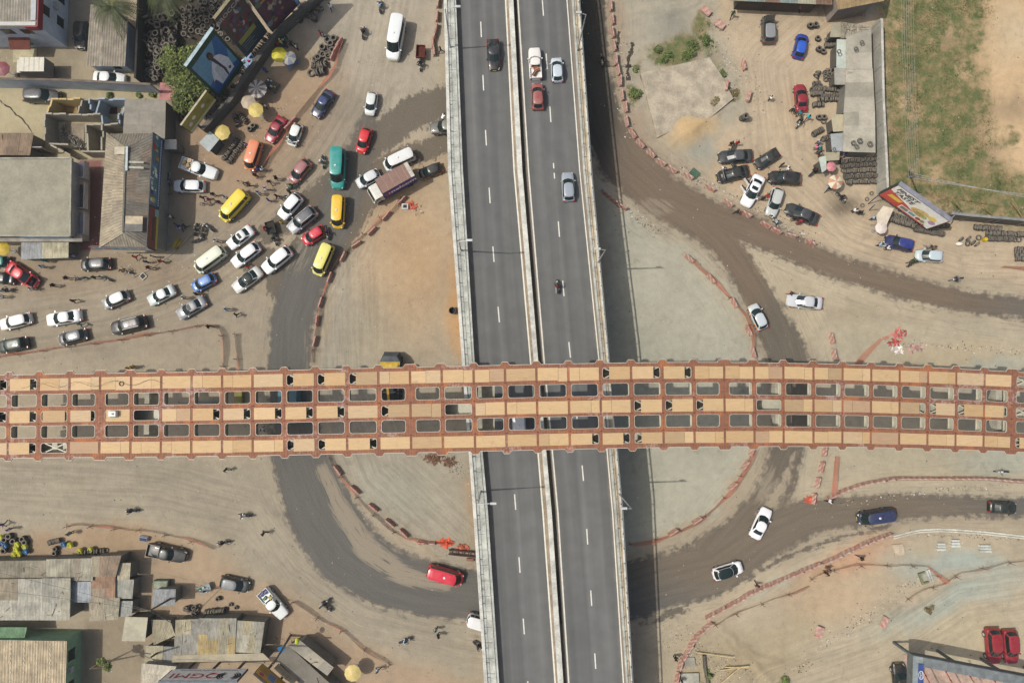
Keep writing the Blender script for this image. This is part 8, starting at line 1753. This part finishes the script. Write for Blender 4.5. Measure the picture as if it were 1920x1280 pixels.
for (x0, y0, x1, y1, l) in ((1754,1017,1770,1030,'leftmost white concrete block pair on the grey sand'),(1780,1010,1797,1024,'middle white concrete block group on the grey sand'),(1833,1020,1855,1034,'rightmost white concrete block group on the grey sand'),):
    a, b = P(x0, y0, 0), P(x1, y1, 0); o = tag(empty('concrete_blocks', (a+b)/2), l, 'blocks'); c = (a+b)/2
    for k in range(3): mb = MB(); yy = (k-1)*.36; mb.box((a.x-c.x+.05*k, yy-.15, 0), (b.x-c.x-.04*k, yy+.15, .45), alb((204,206,194))); mb.build('block', M_conc, o)
o = tag(empty('concrete_blocks', P(1735,1080,0), R(-70)), 'long white kerb blocks and a mossy frame beside the netting bend', 'blocks')
for k in range(2): mb = MB(); mb.box((-.85, .2+k*.3, 0), (.85, .42+k*.3, .35), alb((206,208,196))); mb.build('block', M_conc, o)
mb = MB(); mb.box((-.8, -.9, 0), (-.6, 0, .4), alb((130,134,104))); mb.box((.6, -.9, 0), (.8, 0, .4), alb((130,134,104))); mb.box((-.6, -.9, 0), (.6, -.7, .4), alb((130,134,104))); mb.build('frame', M_conc, o)
def kerb(pts, label, w_=.22, h=.14, c=(214,212,196), off=0):
    q = [P(x, y, 0) for x, y in pts]; mb = MB(); o_ = q[0]
    for a, b in zip(q[:-1], q[1:]): mb.bar(a-o_+Vector((0,0,h/2)), b-o_+Vector((0,0,h/2)), w_, h, alb(c))
    return tag(mb.build('kerb', M_conc, None, loc=o_), label, 'kerb')
KP = [(1675,1005),(1700,998),(1725,993),(1760,991),(1800,993),(1840,996),(1880,1000),(1930,1006),(2000,1015)]
kerb(KP, 'outer white kerb curving to the right edge below the dark road'); kerb([(x, y+4) for x, y in KP], 'inner white kerb curving to the right edge below the dark road', .16)
kerb([(320,478),(345,455),(368,432),(378,420)], 'thin kerb edge in front of the shop corner', .16, .12, (170,160,144)); kerb([(250,520),(285,503),(320,478)], 'thin kerb edge running left from the shop corner', .14, .12, (170,160,144))
# manhole, yellow ramp, rims, etc.
mb = MB(); mb.lathe([(.42, .02), (.42, .16), (.60, .16), (.62, 0)], 4, alb((200,194,178))); mb.box((-.3, -.3, .02), (.3, .3, .06), (.05,.05,.05)); tag(mb.build('manhole', M_conc, None, loc=P(269,518,0)), 'square manhole with a pale concrete rim in front of the shop', 'manhole')
mb = MB(); mb.box((-.75, -.45, 0), (.75, -.05, .12), alb((176,150,50))); mb.box((-.75, .05, 0), (.75, .45, .12), alb((190,164,60))); o = mb.build('yellow_bench', M_plain, None, loc=P(333,457,0)); o.rotation_euler.z = R(60); tag(o, 'worn yellow slatted bench in the shade of the shop', 'bench')
RIMC = [(214,214,40),(206,206,50),(196,200,40),(40,110,170)]
for (x, y, c_) in ((33,1020,0),(31,1029,1),(27,1040,1),(36,1038,0),(2,1007,1),(47,1024,2),(132,1021,2),(150,1032,1),(170,1030,2),(120,1020,3),(4,1018,3),(10,1022,3),(49,1033,3)):
    mb = MB(); mb.lathe([(.08, .12), (.2, .10), (.26, .2), (.36, .22), (.40, .12), (.40, -.12), (.34, -.2)], 18, alb(RIMC[c_])); mb.ball((0, 0, .1), .08, 8, 4, alb((200,200,190))); o = mb.build('painted_rim', M_paintw, None, 40, P(x, y, .5)); o.rotation_euler = (R(25), R(-12), 0); tag(o, '%s painted wheel rim shown in front of the bottom left tin sheds' % ('blue' if c_ == 3 else 'yellow'), 'wheel rim', '%s painted rims' % ('blue' if c_ == 3 else 'yellow'))
mb = MB(); mb.ball((0, 0, .3), .5, 10, 6, alb((236,230,214)), 0, (1.15, .6, .6)); tag(mb.build('white_sack', M_plain, None, 60, P(1796,458,0)), 'bulging white sack beside the small dark tyre heap', 'sack')
mb = MB(); mb.lathe([(.0, .7), (.26, .68), (.27, 0)], 14, alb((220,190,30))); tag(mb.build('yellow_bucket', M_plain, None, 40, P(1843,450,0)), 'yellow bucket at the end of the tyre rows by the wall', 'bucket')
mb = MB(); mb.lathe([(.0, .1), (.3, .1), (.34, 0)], 16, alb((200,180,140))); tag(mb.build('round_lid', M_plain, None, 40, P(1787,428,0)), 'round tan lid lying by the corner of the fast food billboard', 'lid')
mb = MB(); mb.hexa([(-.7,-.5,0),(.7,-.5,0),(.7,.5,0),(-.7,.5,0)], [(-.65,-.45,.25),(.65,-.45,.1),(.65,.45,.1),(-.65,.45,.25)], alb((84,112,92))); o = mb.build('green_board', M_plain, None, loc=P(1303,325,0)); o.rotation_euler.z = R(-40); tag(o, 'dark green board lying behind the barriers left of the parked cluster', 'board')
mb = MB(); mb.lathe([(.35, 0), (.45, .05), (.5, .95), (.42, .95), (.38, .3)], 18, (.09,.085,.08)); mb.lathe([(.0, .3), (.38, .3)], 18, (.02,.02,.02)); o = mb.build('black_tub', M_plain, None, 40, P(849,583,0)); tag(o, 'black open tub beside the overpass on the orange sand', 'tub')
mb = MB(); mb.box((-.45,-.4,0),(.45,.4,.35), alb((226,226,220))); mb.box((-.25,-.22,.35),(.25,.22,.37),(.05,.05,.05)); tag(mb.build('concrete_box', M_conc, None, loc=P(760,388,0)), 'small white concrete box beside the crumpled netting', 'box')
mb = MB(); mb.box((-.55,-.3,0),(.55,.3,.5), alb((190,196,206))); mb.box((-.5,-.25,.5),(.5,.25,.52), alb((70,80,110))); o = mb.build('sign_board', M_plain, None, loc=P(272,1007,0)); o.rotation_euler = (R(20), 0, R(-8)); tag(o, 'small white and navy board leaning below the netting at lower left', 'board')
# stall goods
rs2 = random.Random(8)
def goods(px, py, w_, d, n, label, base_c=(96,92,84), rz=0):
    o = tag(empty('market_stall', P(px, py, 0), R(rz)), label, 'stall'); mb = MB(); mb.box((-w_/2, -d/2, .65), (w_/2, d/2, .72), alb(base_c))
    for x, y in ((-1,-1),(1,-1),(1,1),(-1,1)): mb.box((x*w_*.45-.04, y*d*.45-.04, 0), (x*w_*.45+.04, y*d*.45+.04, .65), alb(base_c))
    mb.build('table', M_plain, o)
    for k in range(n):
        mb = MB(); x, y = rs2.uniform(-.42, .42)*w_, rs2.uniform(-.42, .42)*d; s_ = rs2.uniform(.08, .2); c_ = alb(rs2.choice([(190,196,206),(60,90,160),(190,50,60),(210,210,200),(60,120,80),(40,40,44),(220,200,80)])); mb.box((x-s_, y-s_*.7, .72), (x+s_, y+s_*.7, .72+rs2.uniform(.08, .3)), c_); mb.build('goods', M_plain, o)
goods(511, 163, 1.9, 1.4, 9, 'market table of small goods right of the striped umbrella', rz=-30); goods(548, 120, 1.8, 1.3, 7, 'blue and white stall under the grey patchwork umbrella', (120,140,180), 40); goods(470, 118, 1.9, 1.4, 5, 'stall with light blue and red cloth on top of the roadside wall', (150,170,200), 40)
goods(1652, 459, 1.1, .7, 5, 'little table of goods left of the dark blue four wheel drive', (200,206,206)); goods(388, 1100, 1.6, 1.0, 5, 'tangle of scrap beside the ground wires and the dark grey hatchback', (150,160,160), 20); goods(528, 86, 1.6, 1.4, 8, 'dark heap of stall goods above the bright yellow umbrella', (60,60,66), 20)
# utility poles and wires
def pole(bx, by, tx, ty_, zt_, label, arms=True):
    a = P(bx, by, 0); b = P(tx, ty_, zt_); o = tag(empty('utility_pole', a), label, 'utility pole'); mb = MB(); mb.tube((0,0,0), b-a, .17, .10, 8, alb((120,112,100))); mb.build('pole', M_plain, o)
    if arms:
        t = b-a; mb = MB(); mb.bar(t+Vector((-.9,0,-.3)), t+Vector((.9,0,-.3)), .1, .1, alb((130,130,126)))
        for k in (-.8, 0, .8): mb.tube(t+Vector((k,0,-.25)), t+Vector((k,0,0)), .05, n=6, c=alb((90,60,50)))
        mb.build('crossarm', M_plain, o)
    return b
def wire(a, b, label, sag=.6, r=.018, n=14, c=(.12,.12,.12)):
    mb = MB(); pr_ = a
    for k in range(1, n+1): t = k/n; q = a.lerp(b, t)-Vector((0,0,4*sag*t*(1-t))); mb.bar(pr_-a, q-a, r*2, r*2, c); pr_ = q
    tag(mb.build('overhead_wire', M_plain, None, loc=a), label, 'wire', 'overhead wires')
T = pole(1704,322,1714,330,9, 'utility pole standing in the green field at the corner of the wires')
for k in range(6): wire(P(1690+k*4.5,-60,8.5), T+Vector(((k-2.5)*.28,0,0)), 'thin overhead wire in the bundle running up the green field', .4, .012, c=(.26,.27,.22))
for k in range(3): wire(T+Vector((0,(k-1)*.3,0)), P(1990,372+k*5,8.5), 'thin overhead wire leading right from the field pole', .4, .014, c=(.4,.42,.42))
T2 = pole(333,1114,281,1144,8.5, 'leaning utility pole over the ribbed blue white kiosk', False); wire(T2, P(-60,1060,8), 'thin wire across the bottom left tin roofs, upper one', .3, .015); wire(T2, P(-60,1100,8), 'thin wire across the bottom left tin roofs, lower one', .3, .015); wire(T2, P(326,1170,2), 'stay wire of the leaning pole at bottom left', .05, .03)
T3 = pole(545,1190,512,1245,8.0, 'thick dark utility pole between the tin roofs at the bottom', False); mb = MB(); mb.ball((0,0,0), .35, 10, 6, alb((206,220,50)), 0, (.8,1.2,.9)); tag(mb.build('meter_box', M_plain, None, 60, P(557,1201,3.6)), 'bright yellow green cover at the tip of the slanted roofs', 'cover')
wire(T3, P(330,1235,6), 'thin wire over the yellow stained tin roofs', .3, .015)
T4 = pole(300,1220,282,1232,6, 'short pole beside the low beige roofs at the bottom', False)
mb = MB(); mb.box((-.5,-.4,0),(.5,.4,.7), alb((170,190,200))); mb.bar((-1.6,.2,.1),(-.4,.2,.5),.06,.06,(.1,.1,.1)); mb.bar((-1.6,-.2,.1),(-.4,-.1,.5),.06,.06,(.1,.1,.1)); tag(mb.build('transformer', M_plain, None, loc=P(386,1102,0)), 'pale electricity transformer with cables near the dark grey hatchback', 'transformer')
# timber props in the field, rubble timbers at the bottom
for k, (a, b) in enumerate((((1789,375),(1808,402)),((1842,384),(1863,406)),((1898,373),(1919,413)))):
    mb = MB(); p = P(*a, 2.4); q = P(*b, .05); mb.bar(Vector((0,0,0)), p-q, .1, .1, alb((196,170,120))); tag(mb.build('timber_prop', M_plain, None, loc=q), 'pale timber prop leaning over the lower field wall', 'timber prop', 'timber props at the field wall')
for k, (a, b, l) in enumerate((((1352,1280),(1388,1250),'long pale timber pole leaning in the rubble pit'),((1350,1256),(1404,1248),'pale timber lying across the rubble pit'),((1360,1250),(1404,1250),'second timber lying across the rubble pit'),((1305,1222),(1375,1232),'weathered timber edge of the rubble pit'))):
    mb = MB(); p = P(*a, .3); q = P(*b, .6); mb.bar(Vector((0,0,0)), p-q, .13, .1, alb((206,186,140))); tag(mb.build('timber_pole', M_plain, None, loc=q), l, 'timber')
wall([(1318,1226),(1320,1250),(1328,1290)], .5, .2, 'low dark trench wall in the rubble at the bottom', (80,76,68), (110,104,92))
# steel pieces by the overpass, yellow machine
o = tag(empty('steel_trailer', P(872,1034,0), R(-6)), 'long rusty brown steel trailer frame against the left side of the overpass', 'trailer')
for k in range(2): mb = MB(); mb.box((-2.2, -.5+k*.6, .35), (2.4, -.3+k*.6, .6), alb((74,52,46))); mb.build('beam', M_plain, o)
for k in range(6): mb = MB(); mb.box((-2.1+k*.85, -.3, .4), (-1.95+k*.85, .1, .5), alb((86,62,54))); mb.build('crossbar', M_plain, o)
mb = MB(); mb.box((.3, -1.1, .1), (1.3, -.75, .35), alb((150,104,92))); mb.build('step', M_plain, o)
o = tag(empty('yellow_truck', P(737,692,0), R(90)), 'yellow construction truck with a grey hooded front half under the steel bridge', 'truck')
mb = MB(); mb.box((-1.4,-1.35,.9),(1.0,1.35,2.5), alb((60,60,58)), top=alb((214,176,60))); mb.box((-1.2,-1.1,2.5),(.8,1.1,2.58), alb((222,186,76))); mb.box((-.6,-.3,2.58),(.1,.3,2.62), alb((190,150,60))); mb.build('cab', M_plain, o)
mb = MB(); mb.hexa([(1.0,-1.4,.8),(2.4,-1.1,.8),(2.4,1.1,.8),(1.0,1.4,.8)],[(1.0,-1.35,2.6),(1.75,-.9,2.5),(1.75,.9,2.5),(1.0,1.35,2.6)], alb((96,100,102))); mb.build('hood', M_plain, o)
mb = MB(); mb.box((-6.5,-1.1,.9),(-1.5,1.1,1.3), alb((60,60,62))); mb.box((-6.2,-.9,1.3),(-5.9,.9,2.4), alb((70,70,70))); mb.box((-3.2,-.9,1.3),(-3.0,.9,2.6), alb((70,70,70))); mb.bar((-6,0,2.3),(-2,.3,2.6),.3,.3,alb((190,150,50))); mb.build('chassis', M_plain, o)
for x in (1.3,-3.4,-5.4):
    for y in (1.15,-1.15): mb = MB(); mb.M = Matrix.Translation((x,y,.5)) @ Matrix.Rotation(math.pi/2,4,'X'); mb.lathe([(.2,-.2),(.5,-.2),(.5,.2),(.2,.2)],18); mb.build('wheel', M_tyre, o, 40)
# site cabins and rolls seen through the bridge bays
mb = MB(); mb.box((-1.2,-2.2,0),(1.2,2.2,2.4), alb((84,120,130))); mb.box((-1.25,-2.25,2.4),(1.25,2.25,2.5), alb((96,124,132))); tag(mb.build('site_cabin', M_plast, None, loc=P(549,760,0)), 'dull blue site cabin glimpsed through an upper bay of the bridge', 'cabin')
mb = MB(); mb.box((-.5,-1.8,0),(.5,1.8,1.1), alb((150,140,80))); tag(mb.build('yellow_skip', M_plain, None, loc=P(452,755,0)), 'dull yellow skip glimpsed through an upper bay of the bridge', 'skip')
# cracks in the ground beside the faded barriers
def crack(pts, w_, label):
    q = [P(x, y, .015) for x, y in pts]; mb = MB(); o_ = q[0].copy(); rr = random.Random(len(pts)); sub = [q[0]]
    for a, b in zip(q[:-1], q[1:]):
        for k in range(1, 6): sub.append(a.lerp(b, k/5)+Vector((rr.uniform(-.12,.12), rr.uniform(-.12,.12), 0)))
    for a, b in zip(sub[:-1], sub[1:]): mb.bar(a-o_, b-o_, w_*rr.uniform(.4, 1.5), .02, alb((78,70,60)))
    tag(mb.build('ground_crack', M_conc, None, loc=o_), label, 'crack')
crack([(1181,18),(1182,50),(1188,72),(1184,95),(1177,115),(1178,150)], .55, 'long dark erosion crack right of the faded barrier line'); crack([(1181,28),(1166,40),(1160,60),(1158,90)], .35, 'dark crack branching left beside the faded barriers'); crack([(1188,68),(1200,58),(1210,48)], .15, 'short dark crack branching right'); crack([(1200,140),(1215,180),(1232,230),(1238,260)], .1, 'straight dark joint along the left edge of the concrete slab')
crack([(0,188),(22,206),(45,228),(60,248)], .15, 'weedy drain line crossing the pale court at left')
# bicycles / scrap by the netting
for i, (x, y, l) in enumerate(((388,384,'bicycle lying by the yellow minibus'),(492,1106,''),(475,322,'bicycle frame beside the orange minivan'),(314,364,'bicycle leaning in the shop sign shade'))):
    if not l: continue
    o = tag(empty('bicycle', P(x, y, 0), i), l, 'bicycle'); 
    for dx in (-.5,.5): mb = MB(); mb.M = Matrix.Translation((dx,0,.33)) @ Matrix.Rotation(R(60),4,'X'); mb.lathe([(.30,-.02),(.34,-.02),(.34,.02),(.30,.02)],16,(.06,.06,.06),close=True); mb.build('wheel', M_plain, o)
    mb = MB(); mb.tube((-.5,0,.33),(-.1,0,.75),.025,c=(.2,.1,.1)); mb.tube((-.1,0,.75),(.4,0,.8),.025,c=(.2,.1,.1)); mb.tube((.5,0,.33),(.4,0,.95),.025,c=(.2,.1,.1)); mb.tube((-.1,0,.35),(.38,0,.75),.025,c=(.2,.1,.1)); mb.tube((-.5,0,.33),(-.1,0,.35),.02,c=(.2,.1,.1)); mb.build('frame', M_plain, o)
    mb = MB(); mb.box((-.25,-.08,.9),(.02,.08,.95),(.05,.05,.05)); mb.tube((.38,-.25,.98),(.38,.25,.98),.02,c=(.2,.2,.2)); mb.build('saddle_and_bars', M_plain, o)
# ---------------------------------------------------------------- thin dusty haze
hv = bpy.data.materials.new('haze_air'); hv.use_nodes = True; nt = hv.node_tree; nt.nodes.clear(); out = N(nt, 'ShaderNodeOutputMaterial'); pv = N(nt, 'ShaderNodeVolumePrincipled')
pv.inputs['Color'].default_value = (.93, .96, .95, 1); pv.inputs['Density'].default_value = .0003; pv.inputs['Anisotropy'].default_value = .2; nt.links.new(pv.outputs[0], out.inputs['Volume'])
mb = MB(); mb.box((-800, -800, -1.6), (800, 800, 98)); hz_ = mb.build('haze', hv); tag(hz_, kind='stuff')
